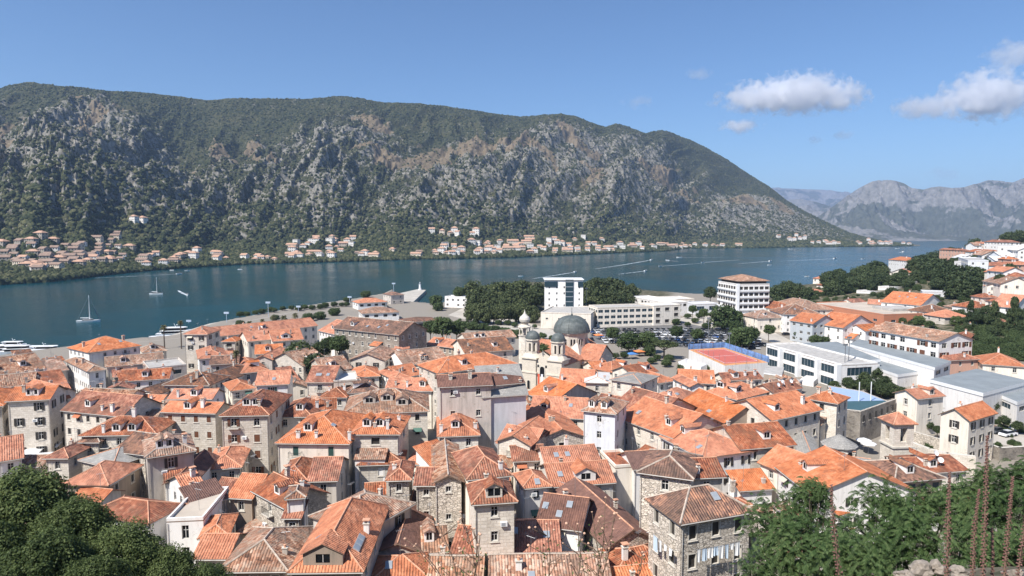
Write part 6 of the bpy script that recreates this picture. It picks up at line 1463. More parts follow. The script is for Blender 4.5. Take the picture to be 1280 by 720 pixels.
# rows of more park and slope trees
def row(pts, kind, base, group, rpx, D, jit=3):
    rs = random.Random(len(base)); 
    for i, (u, v) in enumerate(pts):
        tree(u+rs.uniform(-jit, jit), v+rs.uniform(-jit*.6, jit*.6), rpx*rs.uniform(.85,1.2), D*rs.uniform(.98,1.02), kind, f"{base}, {ordinal(i+1)} from left", group=group, **(dict(name='bush', cat='bush', hs=.8) if 'bush' in base else {}))
row([(u, 366) for u in range(592, 682, 13)], 'pine', 'pine of the park, back row left of the tower block', 'park pines behind the tower block', 12, 440)
row([(u, 378) for u in range(594, 672, 13)], 'pine', 'pine of the park, middle row left of the tower block', 'park pines behind the tower block', 12, 405)
row([(u, 392) for u in range(590, 664, 12)], 'pine', 'pine of the park, lowest row left of the tower block', 'park pines behind the tower block', 10, 350)
row([(u, 362+abs(u-755)*.12) for u in range(733, 796, 11)], 'pine', 'pine of the park, back row right of the tower block', 'park pines behind the tower block', 12, 430)
row([(u, 377) for u in range(735, 780, 11)], 'pine', 'pine of the park, lower row right of the tower block', 'park pines behind the tower block', 11, 395)
row([(1040,372),(1052,374),(1066,366),(1078,362),(1090,369),(1104,362),(1118,366),(1130,368),(1142,366),(1155,356),(1168,362),(1180,368)], 'darkpine', 'pine of the slope wood, lower row', 'pines of the newer town', 8, 420)
row([(1035,352),(1044,356),(1070,350),(1078,357),(1104,352),(1152,340),(1166,338),(1178,342),(1192,350),(1206,352),(1218,350),(1230,344)], 'darkpine', 'pine of the slope wood, upper row', 'pines of the newer town', 8, 470)
row([(1158,330),(1168,326),(1178,322),(1190,318),(1200,317),(1222,309),(1238,307),(1250,304),(1262,300),(1274,298)], 'darkpine', 'tree along the crest of the right-hand slope', 'pines of the newer town', 7, 600)
row([(1222,395),(1232,400),(1246,396),(1256,402),(1266,392),(1276,395),(1228,418),(1248,424),(1262,436),(1276,424)], 'dark', 'dense tree below the white veranda house', 'dark firs on the slope', 8, 275)
row([(1250,350),(1262,352),(1274,362),(1268,368),(1256,366),(1244,366)], 'dark', 'dense tree above the three-floor balconies', 'dark firs on the slope', 7, 325)
row([(966,384),(978,386),(992,380),(1004,379),(1016,380)], 'broad', 'green tree behind the broad dark-tiled house', 'trees around the car park and villa', 7, 365)
row([(u, 403+(u-560)*.16) for u in range(560, 740, 10)], 'broad', 'bush of the rampart hedge', 'bushes and hedges', 5, 300, 2)
row([(u, 398+(u-560)*.10) for u in range(585, 680, 12)], 'broad', 'bush of the promenade edge', 'bushes and hedges', 4, 330, 2)
row([(846,402),(858,406),(870,402),(884,408),(896,405),(860,396),(874,396)], 'broad', 'bush along the hotel road', 'bushes and hedges', 5, 320, 2)
row([(u, 446+(u-770)*.03) for u in (770,782,822,838)], 'broad', 'bush behind the orange slopes at the car park', 'bushes and hedges', 6, 245, 2)
row([(1046,482),(1060,478),(1072,484),(1084,480),(1100,486),(1112,490),(1128,492),(1108,498)], 'dark', 'tree in the belt between school and bastion', 'trees round the school and bastion', 9, 192)
row([(1150,402),(1162,404),(1090,418),(1130,402),(1215,450),(1222,462)], 'light', 'pale shrub among the market hall houses', 'pale shrubs of the newer town', 5, 285, 2)
row([(u, 392-(u-300)*.09) for u in range(300, 440, 9)], 'broad', 'low bush of the waterfront planting', 'bushes and hedges', 4.5, 350, 2)
# palms
def palm_mesh():
    g = np.random.default_rng(5); P, A, B_ = [], [], []
    for k in range(64):
        a = g.uniform(0, 6.28); el = g.uniform(-.9, 1.1); L = g.uniform(.8, 1.05)
        for j in range(12):
            s = (j+.5)/12*L; z = s*math.sin(el)-.55*s*s; r = s*math.cos(el)*.95
            for sd in (-1, 1):
                w = .13*(1-.6*j/12); dirr = np.array([math.cos(a), math.sin(a), math.sin(el)-1.1*s]); dirr /= np.linalg.norm(dirr); sdv = np.array([-math.sin(a), math.cos(a), -.5*1]); sdv = np.array([sd*-math.sin(a), sd*math.cos(a), -.55])
                P.append(np.array([r*math.cos(a), r*math.sin(a), z])+sdv*w); A.append(dirr*.03+sdv*.0); B_.append(sdv*w)
    return quads_mesh('crown', np.array(P), np.array(A), np.array(B_), LF['palm'])
PALM = palm_mesh()
def palm(u, v, rp, D, label, dead=False):
    p = at_y(u, v, D); rr = rp/F*D; g = terrain_z(p.x, p.y); root = thing('palm_tree', label, 'palm tree', (p.x, p.y, g), random.uniform(0,6), 'waterfront palms')
    o = link('crown', PALM, root, (0,0,p.z-g)); o.scale = (rr,)*3
    b = MB(); b.tube([(0,0,-.3),(.1,0,(p.z-g)*.5),(0,0,p.z-g)], .28, BARK, 7, .2); b.lathe([(0,p.z-g-rr*.6),(rr*.28,p.z-g-rr*.35),(rr*.3,p.z-g),(0,p.z-g+.1)], 8, BARK); b.obj('trunk', root)
palm(204.5,408,5.5,272,'tall palm with a dry round head, left one over the docked yacht'); palm(225.5,402,4.6,272,'tall palm with a dry round head, right one over the docked yacht')
for k, (u, v, r_) in enumerate([(300,403,4),(312,403,5),(328,400,4),(342,396,4.5),(355,396,5.5),(369,393,5),(295,440,6)]):
    palm(u, v, r_, 335 if v < 420 else 190, ['waterfront palm, farthest left of the row by the quay','low spreading palm, second of the quay row','palm by the first blue lamp post','palm in the middle of the quay row','largest palm of the quay row','palm at the right end of the quay row','palm among roofs right of the tower-like house'][k])
# ------------------------------------------------------------------ lamp posts, masts
def lamp(u, v0, D, label, kind=0):
    p = at_y(u, v0, D); g = 3.8; root = thing('lamp_post', label, 'lamp post', (p.x, p.y, g), 0, 'waterfront lamp posts'); H = p.z-g
    b = MB(); b.tube([(0,0,0),(0,0,H)], .14, M['i_'], 6); b.obj('pole', root); b = MB(); b.box((-1.3,-.25,H-.1),(1.3,.25,H+.9), M['i_']); b.obj('lamp_head', root)
M['i_'] = flat_mat('pale_blue_metal', (.45,.52,.62), .5, .1)
lamp(335,379,375,'tallest floodlight post on the quay'); lamp(236,402,350,'floodlight post just right of the docked yacht'); lamp(373,384,400,'small post near the middle of the quay'); lamp(283,392,352,'thin post between palms and water'); lamp(437,372,440,'thin post by the round quay bush')
lamp(492,355,520,'flag post at the root of the pier')
for u, v, D, lb in ((886,397,262,'tall thin floodlight mast beside the car park'),(1057,430,205,'tall thin mast over the netted court, left'),(1062,421,208,'tall thin mast over the netted court, right'),(912,416,255,'thin mast behind the red court'),(733,360,370,'thin mast beside the tower block')):
    p = at_y(u, v, D); g = terrain_z(p.x, p.y); root = thing('floodlight_mast', lb, 'mast', (p.x, p.y, g), 0, 'floodlight masts'); b = MB(); b.tube([(0,0,0),(0,0,p.z-g)], .13, M['metal'], 6); b.obj('pole', root)
    b = MB(); b.box((-.7,-.15,p.z-g-.5),(.7,.15,p.z-g+.1), M['metal']); b.obj('lamp_head', root)
# ------------------------------------------------------------------ quay, pier, car park
PALE = flat_mat('quay_stone', (.46,.42,.36), .9, .15, .15)
q = [Vector((*p, 0)) for p in SHW[3:11]]; b = MB(); off = []
for i, p in enumerate(q):
    d = (q[min(i+1, len(q)-1)]-q[max(i-1, 0)]).normalized(); nrm = Vector((d.y, -d.x, 0)); off.append((p-nrm*1.5, p+nrm*15))
for (a, a2), (c, c2) in zip(off[:-1], off[1:]):
    b.face([(a.x,a.y,3.2),(a2.x,a2.y,3.83),(c2.x,c2.y,3.83),(c.x,c.y,3.2)], PALE); b.face([(a.x,a.y,-2),(a.x,a.y,3.2),(c.x,c.y,3.2),(c.x,c.y,-2)][::-1], PALE)
tag(b.obj('quay'), 'pale stone promenade along the old town waterfront', 'quay', kind='structure')
b = MB(); pr = [on_z(u, v, 2.4) for u, v in ((484,388),(505,388),(532.5,362.5),(522,361.5),(497,367))]; b.prism([(p.x,p.y) for p in pr], -3, 2.4, PALE)
tag(b.obj('pier'), 'long pale stone pier pointing into the bay', 'pier', kind='structure')
p = on_z(525, 362.5, 2.4); root = thing('beacon', 'small white light tower on the pier tip', 'beacon', p); b = MB(); b.lathe([(1.6,0),(1.6,.8),(1.0,.9),(.8,4.6),(1.1,4.7),(1.1,5.0)], 12, M['white']); b.obj('tower', root); b = MB(); b.lathe([(.6,5.0),(.6,6.2),(.8,6.25),(0,7.0)], 10, M['grey']); b.obj('lantern', root)
ASPH = flat_mat('asphalt', (.16,.155,.15), .95, .2, .3)
LOT = [(738,428),(738,408),(850,402),(905,414),(965,430),(935,440),(850,434)]
b = MB(); lp = [on_z(u, v, 3.815) for u, v in LOT]; b.face([p for p in lp], ASPH)
o = b.obj('car_park'); tag(o, 'grey asphalt surface of the car park', 'car park', kind='structure')
for nm, lb, px in (('promenade','pale promenade between park and rampart',[(560,394),(700,428),(745,440),(748,430),(700,415),(585,382)]),('road','pale road sweeping past the hotel to the car park',[(845,408),(930,412),(990,440),(1010,436),(940,402),(868,393),(850,398)]),('road','pale road below the sports hall at right',[(1140,532),(1190,545),(1290,562),(1290,545),(1200,532),(1150,520)]),('lane','sunlit lane by the arched doorway',[(318,560),(350,586),(300,600),(290,585)]),('square','small sunny square below the dark-shuttered house',[(0,590),(70,590),(66,540),(0,540)])):
    b = MB(); b.face([on_z(u, v, 3.812 if nm != 'road' else 3.808) for u, v in px][::-1], PALE); f_ = b.obj(nm); tag(f_, lb, nm, kind='structure')
# white lane markings in the car park rows
CARP = Mat('car_paint', .25, .5); oi = CARP.n('ShaderNodeObjectInfo'); CARP.l(oi.outputs['Color'], CARP.p.inputs['Base Color']); CARP.p.inputs['Coat Weight'].default_value = .5
TYRE = flat_mat('tyre', (.02,.02,.02), .9)
def car_proto():
    root = thing('parked_car', 'x', 'car', (0,0,-50)); b = MB()
    pr = [(-2.15,.35),(-2.1,.75),(-1.75,.92),(1.1,.98),(2.0,.85),(2.15,.6),(2.15,.32)]      # side profile (length x, height)
    def ext(pts, w0, w1, m, z):
        n_ = len(pts); L_ = [(x, -w0 if z_ < z else -w1, z_) for x, z_ in pts]; R_ = [(x, -y, z_) for x, y, z_ in L_]
        b.face(L_, m); b.face(R_[::-1], m)
        for i in range(n_): j = (i+1) % n_; b.face([L_[j], L_[i], R_[i], R_[j]], m)
    ext(pr[::-1], .88, .84, CARP.m, .9)
    b.face([(-1.1,-.62,1.44),(.55,-.62,1.44),(.55,.62,1.44),(-1.1,.62,1.44)], CARP.m); b.obj('body', root)
    b = MB(); lo = [(-1.85,-.80,.93),(1.15,-.80,.97),(1.15,.80,.97),(-1.85,.80,.93)]; hi = [(-1.1,-.62,1.43),(.55,-.62,1.43),(.55,.62,1.43),(-1.1,.62,1.43)]
    for i in range(4): j = (i+1) % 4; b.face([lo[i], lo[j], hi[j], hi[i]], M['glass'])
    b.obj('window', root)
    for x in (-1.35, 1.35):
        for y in (-.8, .8):
            b = MB(); b.lathe([(0,-.1),(.31,-.1),(.31,.1),(0,.1)], 12, TYRE); w = b.obj('wheel', root, (x, y, .31)); w.rotation_euler = (math.pi/2, 0, 0)
    for y in (-.6, .6): b = MB(); b.box((2.1,y-.16,.6),(2.17,y+.16,.74), M['white']); b.obj('headlight', root)
    return root
CAR = car_proto(); rs = random.Random(5); ncar = 0
COLS = [('white',(.78,.78,.78)),('silver',(.45,.46,.47)),('black',(.02,.02,.022)),('dark grey',(.09,.095,.10)),('blue',(.04,.10,.28)),('red',(.42,.03,.02)),('pale grey',(.6,.6,.58)),('orange',(.6,.16,.03))]
def setcar(root, c):
    for ch in root.children:
        if ch.name.startswith('body'): ch.color = (*c, 1)
rows_ = {}
for ri, Yr in enumerate(np.arange(272, 352, 7.2)):
    k = 0
    for x in np.arange(30, 130, 2.75):
        u, v = proj((x, Yr, 3.8))
        if not inpoly(u, v, LOT) or rs.random() < .13: continue
        if ncar >= 150: break
        r_ = CAR if ncar == 0 else copy_tree(CAR); nm, c = rs.choice(COLS[:4]*3+COLS[:5]*2+COLS)
        r_.location = (x+rs.uniform(-.2,.2), Yr+rs.uniform(-.4,.4), 3.82); r_.rotation_euler = (0,0,rs.choice([1,-1])*math.pi/2+rs.uniform(-.04,.04)); r_['_c'] = nm; r_['group'] = 'cars in the car park'
        setcar(r_, c); k += 1; ncar += 1; rows_.setdefault(ri, []).append(r_)
for ri, cs in rows_.items():
    for i, c in enumerate(cs):
        c['label'] = f"{c['_c']} car, {ordinal(i+1)} from the church end, {ordinal(len(rows_)-ri)} car park row from the sea"; del c['_c']
for (u, v, D, a, c, lb) in ((984,409,300,.3,0,'white car by the broad dark-tiled house, upper one'),(990,414,296,.3,1,'silver car by the broad dark-tiled house, middle one'),(983,419,292,.2,2,'black car beside the dark round tree'),(1236,537,160,.5,7,'orange car beside the tall cream gable'),(1247,541,158,.4,3,'dark car parked right of the orange one'),(1260,545,156,.35,0,'white car on the terrace at the right frame edge'),(1272,538,161,.35,6,'pale car behind the white terrace car')):
    r_ = copy_tree(CAR); p = on_z(u, v, 3.82); r_.location = (p.x, p.y, 3.83 if v < 500 else terrain_z(p.x,p.y)+.02); r_.rotation_euler = (0,0,a); r_['label'] = lb; r_['group'] = 'cars parked near the houses'; setcar(r_, COLS[c][1])
# coloured stalls by the car park edge
for (u, v, c, lb) in ((790,443,(.08,.22,.5),'blue market tent by the car park trees'),(799,440,(.75,.25,.08),'orange market tent beside the blue one'),(748,420,(.8,.25,.08),'orange tent at the left end of the car park')):
    umbrella(u, v-3, 6.4, 2.4, lb, True, flat_mat('tent_cloth', c, .8, .1), 'market tents at the car park')
# ------------------------------------------------------------------ boats
HULL = flat_mat('boat_hull', (.80,.80,.79), .35, .04); NAVY = flat_mat('navy_hull', (.03,.04,.07), .3); DECK = flat_mat('boat_deck', (.55,.47,.36), .7, .1)
def hull(b, L, w, hgt, m, bow=.35):
    st = [(-.5,.75,0),(-.3,.95,0),(0,1,.0),(.2,.92,.04),(.38,.55,.12),(.5,.02,.22)]; P = []
    for t, ww, up in st: P.append([(t*L, -w/2*ww, hgt*(1+up)), (t*L*.96, -w/2*ww*.7, -.3), (t*L*.96, w/2*ww*.7, -.3), (t*L, w/2*ww, hgt*(1+up))])
    for a, c in zip(P[:-1], P[1:]):
        b.face([a[0],a[1],c[1],c[0]], m, True); b.face([c[3],c[2],a[2],a[3]], m, True); b.face([a[0],c[0],c[3],a[3]], DECK if m is not HULL else m)
    b.face([P[0][0],P[0][3],P[0][2],P[0][1]], m)
def motorboat(p, ang, L, label, group='small boats on the bay'):
    root = thing('motorboat', label, 'boat', p, ang, group); w = L*.32
    b = MB(); hull(b, L, w, L*.12, HULL); b.obj('hull', root)
    b = MB(); b.prism([(-.12*L,-w*.3),(.12*L,-w*.26),(.2*L,0),(.12*L,w*.26),(-.12*L,w*.3)], L*.12, L*.22, M['glass'], M['white']); b.obj('cabin', root)
def wakepoly(p, t, w, label):
    d = Vector((t.x-p.x, t.y-p.y, 0)); L_ = d.length; d.normalize(); nrm = Vector((-d.y, d.x, 0)); b = MB(); n = 24
    for i in range(n):
        s0, s1 = i/n, (i+1)/n; f = lambda s: w*(.35+.9*s**.6)*(1-.75*s); c0, c1 = p+d*L_*s0, p+d*L_*s1; bend = lambda s: nrm*math.sin(s*2.2)*L_*.02
        a, e = c0+bend(s0), c1+bend(s1); b.face([(a-nrm*f(s0))[:2]+(.05,), (e-nrm*f(s1))[:2]+(.05,), (e+nrm*f(s1))[:2]+(.05,), (a+nrm*f(s0))[:2]+(.05,)], FOAM)
    tag(b.obj('boat_wake'), label, 'wake', 'boat wakes', 'stuff')
mf_ = Mat('foam', .8, .2); nz = mf_.noise(.25, 6, mf_.coord(), .7); mf_.col((.75,.80,.84)); mf_.l(mf_.ramp(nz, [(.38, 0.0), (.60, .95)]), mf_.p.inputs['Alpha']); FOAM = mf_.m
BO = [((224,342.5),(118,347.5),'white speedboat with the longest wake, close to the left village'),((234,369),(224,363),'tiny boat right of the anchored sloop near the left'),((719,340),(662,348.5),'fast boat above the tower block trailing a broad wake'),((651,345.5),None,'little white boat stopped left of the tower block'),((814,325),(740,336),'boat with a long thick wake in mid bay'),((807,338.7),(772,342.6),'boat just above the park edge with a short wake'),((834,325.7),(848,326.7),'white boat heading left toward the far shore'),((849,322),(912,321.5),'boat heading left with a thin flat wake, highest in mid bay'),((825,333),(882,329),'boat heading left below the others, long wake'),((878,328.3),(926,325),'boat heading left in line with the hotel'),((963,326.5),(922,329.4),'boat heading right above the hotel roof'),((962,331.6),None,'small boat idle just right of the hotel roof'),((1044,323.3),(972,326.5),'boat heading right, very long thin wake'),((1009,346),None,'white motorboat anchored right of the hotel'),((985,355),(972,357.5),'small boat close to the pines right of the hotel'),((1079,324),None,'small white boat alone in the right part of the bay'),((1129,315),(1122,316),'tiny boat before the villa platform'),((1176,314),(1168,315.5),'white boat left of the hillside houses'),((1193,311.5),None,'tiny white boat, farthest right on the water'),((988,311.7),None,'tiny boat off the far point'),
      ((20,352.5),None,'moored boat at the left shore, nearest the frame edge'),((31,350.5),None,'moored boat second at the left shore'),((48,350),None,'moored boat below the left village quay'),((57,347.8),None,'larger moored boat below the left village'),((75,346),None,'moored boat off the orange shore houses'),((93,345.5),None,'moored boat fifth along the left shore'),((110,345),None,'moored boat at the end of the left shore row'),((215,338),None,'moored boat off the middle shore cluster'),((234,338.5),None,'tiny moored boat by the shore road'),((300,337),None,'moored boat right of the cove houses'),((1122,311),None,'tiny boat near the villa point')]
for (p, t, lb) in BO:
    P_ = on_z(*p, 0); L_ = max(7, 7.5/F*P_.y) if t else max(6, 6.0/F*P_.y)
    L_ = min(L_, 16)
    if t:
        Q = on_z(*t, 0); a = math.atan2(P_.y-Q.y, P_.x-Q.x); motorboat(P_, a, L_, lb); wakepoly(P_, Q, max(2.2, 1.5/F*P_.y*1.3), 'white wake: '+lb.split(',')[0])
    else: motorboat(P_, random.uniform(-.3,.3), L_, lb)
def sailboat(p, ang, L, label):
    root = thing('sailboat', label, 'sailboat', p, ang, 'sailing boats at anchor')
    b = MB(); hull(b, L, L*.28, L*.085, HULL); b.obj('hull', root)
    b = MB(); b.prism([(-.25*L,-L*.08),(.1*L,-L*.07),(.2*L,0),(.1*L,L*.07),(-.25*L,L*.08)], L*.085, L*.14, M['glass'], M['white']); b.obj('cabin', root)
    H = L*1.25; b = MB(); b.tube([(.05*L,0,0),(.05*L,0,H)], .22, M['white'], 6, .14)
    for z in (.45, .7): b.tube([(.05*L,-L*.07,H*z),(.05*L,L*.07,H*z)], .1, M['metal'], 4)
    b.tube([(.04*L,0,L*.2),(-.35*L,0,L*.2)], .16, M['white'], 5); b.obj('mast', root)
    b = MB()
    for e in ((.49*L,0,L*.1),(-.48*L,0,L*.1),(.05*L,L*.13,L*.1),(.05*L,-L*.13,L*.1)): b.tube([(.05*L,0,H*.97),e], .05, M['metal'], 3)
    b.obj('rigging', root); b = MB(); b.tube([(.05*L+.45*L*.5*.9,0,H*.49),(.47*L,0,L*.12)], .14, NAVY, 5, .16); b.obj('furled_sail', root)
sailboat(on_z(111,402.5,0), R(12), 12.5, 'large white sailing boat at anchor, nearest to the quay'); sailboat(on_z(195.5,368,0), R(-4), 11.5, 'smaller sloop at anchor farther out in the bay')
def yacht(p, ang, L, label, m=None, decks=2):
    root = thing('yacht', label, 'yacht', p, ang, 'motor yachts at the quay'); b = MB(); hull(b, L, L*.24, L*.10, m or HULL); b.obj('hull', root)
    z = L*.10; x0, x1 = -.36*L, .22*L; w = L*.095
    for k in range(decks):
        b = MB(); b.prism([(x0,-w),(x1,-w*.8),(x1+L*.06,0),(x1,w*.8),(x0,w)], z, z+L*.055, M['glass'], M['white'])
        b.prism([(x0-L*.04,-w*1.12),(x1+L*.02,-w),(x1+L*.09,0),(x1+L*.02,w),(x0-L*.04,w*1.12)], z+L*.056, z+L*.072, M['white']); b.obj('deckhouse', root); z += L*.074; x0 += L*.05; x1 -= L*.09; w *= .85
    b = MB(); b.tube([(-.05*L,0,z),(-.09*L,0,z+L*.09)], .12, M['white'], 5); b.lathe([(0,z+L*.04),(L*.018,z+L*.05),(0,z+L*.065)], 8, M['white'], (-.02*L,0)); b.obj('mast', root)
for (u, v, a, L_, m, d_, lb) in ((8,442,8,15,None,2,'white motor yacht at the left frame edge, topmost deck cut'),(27,443,12,16,None,2,'white motor yacht with a pointed bow, second at the marina'),(20,437,6,15,None,2,'tallest motor yacht at the marina, behind the pointed one'),(46,444,10,14,NAVY,1,'dark-hulled motor yacht, third at the marina'),(58,440,5,16,None,1,'long white yacht at the open end of the marina'),(60,447,14,10,None,1,'small white cruiser nearest the roofs at the marina'),(223,421,12,20,None,2,'large docked yacht behind the square tower-like house'),(203,426,20,14,None,1,'low white yacht moored left of the large docked one'),(528,389,60,9,None,1,'white cruiser berthed beside the pier root')): yacht(on_z(u, v, 0), R(a), L_, lb, m, d_)
# ------------------------------------------------------------------ villages on the far shore
def far_proto(W_, d_, H_, rt, wall, roof, nf):
    root = thing('shore_house', 'x', 'house', (0,0,-60)); b = MB(); n_ = max(2, int(W_/3)); ops = lambda L_: [((t+.5)*L_/max(1,int(L_/3.2))-.6, H_-2.1-j*3.1, 1.2, 1.4) for t in range(max(1,int(L_/3.2))) for j in range(nf)]
    P = [(0,0),(W_,0),(W_,d_),(0,d_)]
    for i in range(4): facade(b, P[i], P[(i+1)%4], -6, H_, ops(W_ if i % 2 == 0 else d_) if i != 2 else [], wall)
    b.box((.25,.25,-5),(W_-.25,d_-.25,H_-.1), M['dark'])  # dark core painted as the shade of the rooms behind the openings
    tp = .45
    if rt == 'gx':
        for x, s in ((0,1),(W_,-1)): P = [(x,0,H_),(x,d_,H_),(x,d_/2,H_+tp*d_/2)]; b.face(P[::-1] if s > 0 else P, wall)
    b.obj('wall', root); b = MB(); e = .5
    if rt == 'gx': V = [(-e,-e,H_-.1),(W_+e,-e,H_-.1),(W_+e,d_/2,H_+tp*d_/2),(-e,d_/2,H_+tp*d_/2),(W_+e,d_+e,H_-.1),(-e,d_+e,H_-.1)]; Fs = [(0,1,2,3),(3,2,4,5)]
    elif rt == 'hip': V = [(-e,-e,H_-.1),(W_+e,-e,H_-.1),(W_+e,d_+e,H_-.1),(-e,d_+e,H_-.1),(d_/2,d_/2,H_+tp*d_/2),(W_-d_/2,d_/2,H_+tp*d_/2)]; Fs = [(0,1,5,4),(1,2,5),(2,3,4,5),(3,0,4)]
    else: V = [(-e,-e,H_+.3),(W_+e,-e,H_+.3),(W_+e,d_+e,H_+.3),(-e,d_+e,H_+.3)]; Fs = [(0,1,2,3)]
    b.slab(V, Fs, .25, roof, M['eave']); b.obj('roof', root); return root
FRO = flat_mat('far_orange_roof', (.47,.29,.20), .85, .2, .5); FRB = flat_mat('far_brown_roof', (.27,.19,.145), .9, .25, .5)
FW = flat_mat('far_white_wall', (.80,.76,.70), .9, .1, .3); FC = flat_mat('far_cream_wall', (.68,.58,.46), .9, .15, .3); FG = flat_mat('far_grey_wall', (.36,.32,.27), .9, .2, .3)
PROT = []
for i, (W_, d_, H_, rt, wl, rf, nf, wn, rn) in enumerate([(12,9,7,'gx',FW,FRO,2,'white','orange gabled'),(14,10,9,'hip',FW,FRO,3,'white','orange hipped'),(11,9,6,'hip',FC,FRO,2,'cream','orange hipped'),(16,9,7,'gx',FC,FRB,2,'cream','brown gabled'),(12,9,6.5,'gx',FG,FRB,2,'grey stone','brown gabled'),(13,10,9,'flat',FW,FW,3,'white','flat'),(15,9,6,'hip',FG,FRO,2,'stone','orange hipped'),(24,10,7,'gx',FC,FRO,2,'long cream','orange gabled'),(10,8,6,'gx',FW,FRB,2,'small white','brown gabled')]):
    PROT.append((far_proto(W_, d_, H_, rt, wl, rf, nf), f'{wn} house with {rn} roof', W_))
USED = set()
tt = np.linspace(0.0, .55, 900)
_hc = {}
def on_hill(u, v):
    k = round(u)
    if k not in _hc:
        x, D, hh, _, _ = hill1(np.full(tt.shape, float(u)), tt); x2, D2 = x, D
        y_ = -(0)
        f = D*CT-(hh-EYE)*ST; up = D*ST+(hh-EYE)*CT; _hc[k] = (D, hh, 360-F*up/f)
    D, hh, vv = _hc[k]; i = np.argmax(vv <= v)
    if vv[i] > v: return None
    return Vector(((u-640)/F*D[i], D[i], hh[i])), tt[i]
VIL = [('brown village at far left',[(0,300),(60,298),(110,294),(165,296),(165,310),(150,330),(95,338),(50,346),(0,330)],62,[3,4,4,4,6,0,8,4],.55),
 ('wood above the left village',[(160,279),(172,278),(182,282),(166,284)],2,[1,7],1),
 ('shore beside the left village',[(170,330),(190,322),(212,318),(228,312),(240,312),(252,322),(272,320),(292,322),(292,332),(240,336),(175,338)],20,[0,2,6,3,1],.8),
 ('cove before the terraced cluster',[(300,322),(325,322),(350,330),(350,333),(312,334)],7,[0,2,6],.8),
 ('white terraced hillside cluster',[(362,300),(395,297),(458,299),(458,306),(430,318),(420,326),(364,326),(364,312)],30,[0,1,5,1,2,7],.9),
 ('row beyond the white terraces',[(434,314),(460,316),(528,314),(528,323),(440,325)],9,[4,7,2,1],.8),
 ('group high on middle slope',[(528,290),(545,291),(600,291),(606,296),(575,297),(535,294)],7,[0,1,2],.8),
 ('village below the crags',[(536,310),(575,303),(640,304),(640,321),(540,322)],26,[0,1,2,5,6,0],.8),
 ('village beyond the tower block',[(610,302),(640,297),(690,296),(720,296),(745,303),(800,306),(836,305),(838,317),(740,318),(640,320)],58,[0,1,2,7,6,0,5],.85),
 ('village behind the hotel',[(838,306),(880,309),(930,308),(905,312),(840,317)],14,[0,2,7,1],.9),
 ('scatter on the last slope',[(960,295),(985,294),(1000,297),(1040,302),(1062,305),(1056,309),(1000,306),(962,299)],16,[1,0,5],.8),
 ('tip of the far point',[(1062,306),(1080,299),(1100,302),(1130,304),(1142,306.3),(1140,308),(1066,309)],16,[1,0,2],.7)]
rs = random.Random(21); NV = 0
for (nm, poly, cnt, kinds, _) in VIL:
    pts = []; tries = 0
    us_ = [p[0] for p in poly]; vs_ = [p[1] for p in poly]
    while len(pts) < cnt and tries < 6000:
        tries += 1; u, v = rs.uniform(min(us_), max(us_)), rs.uniform(min(vs_), max(vs_))
        v = max(v, rs.uniform(min(vs_), max(vs_)))
        if not inpoly(u, v, poly): continue
        r_ = on_hill(u, v)
        if r_ is None or r_[1] < .008: continue
        p = r_[0]
        if any((p.x-q[0].x)**2+(p.y-q[0].y)**2 < (13 if p.y < 1500 else 17)**2 for q in pts): continue
        pts.append((p, u))
    pts.sort(key=lambda q: q[1]); seq = {}
    for (p, u) in pts:
        k = rs.choice(kinds); pr, lb, W_ = PROT[k]
        if k in USED: c = copy_tree(pr)
        else: c = pr; USED.add(k)
        s = rs.uniform(.85, 1.1)*(1 if p.y < 1300 else 1.12); c.location = (p.x-W_/2*s, p.y, p.z+.5); c.rotation_euler = (0,0,rs.uniform(-.35,.35)); c.scale = (s*.9, s, s*1.3)
        seq[k] = seq.get(k, 0)+1; NV += 1
        c['label'] = f"{lb}, {ordinal(seq[k])} from left in {nm}"; c['group'] = 'houses of the shore: '+nm
for i, (pr, _, _) in enumerate(PROT):
    if i not in USED:
        for ch in list(pr.children): bpy.data.objects.remove(ch)
        bpy.data.objects.remove(pr)
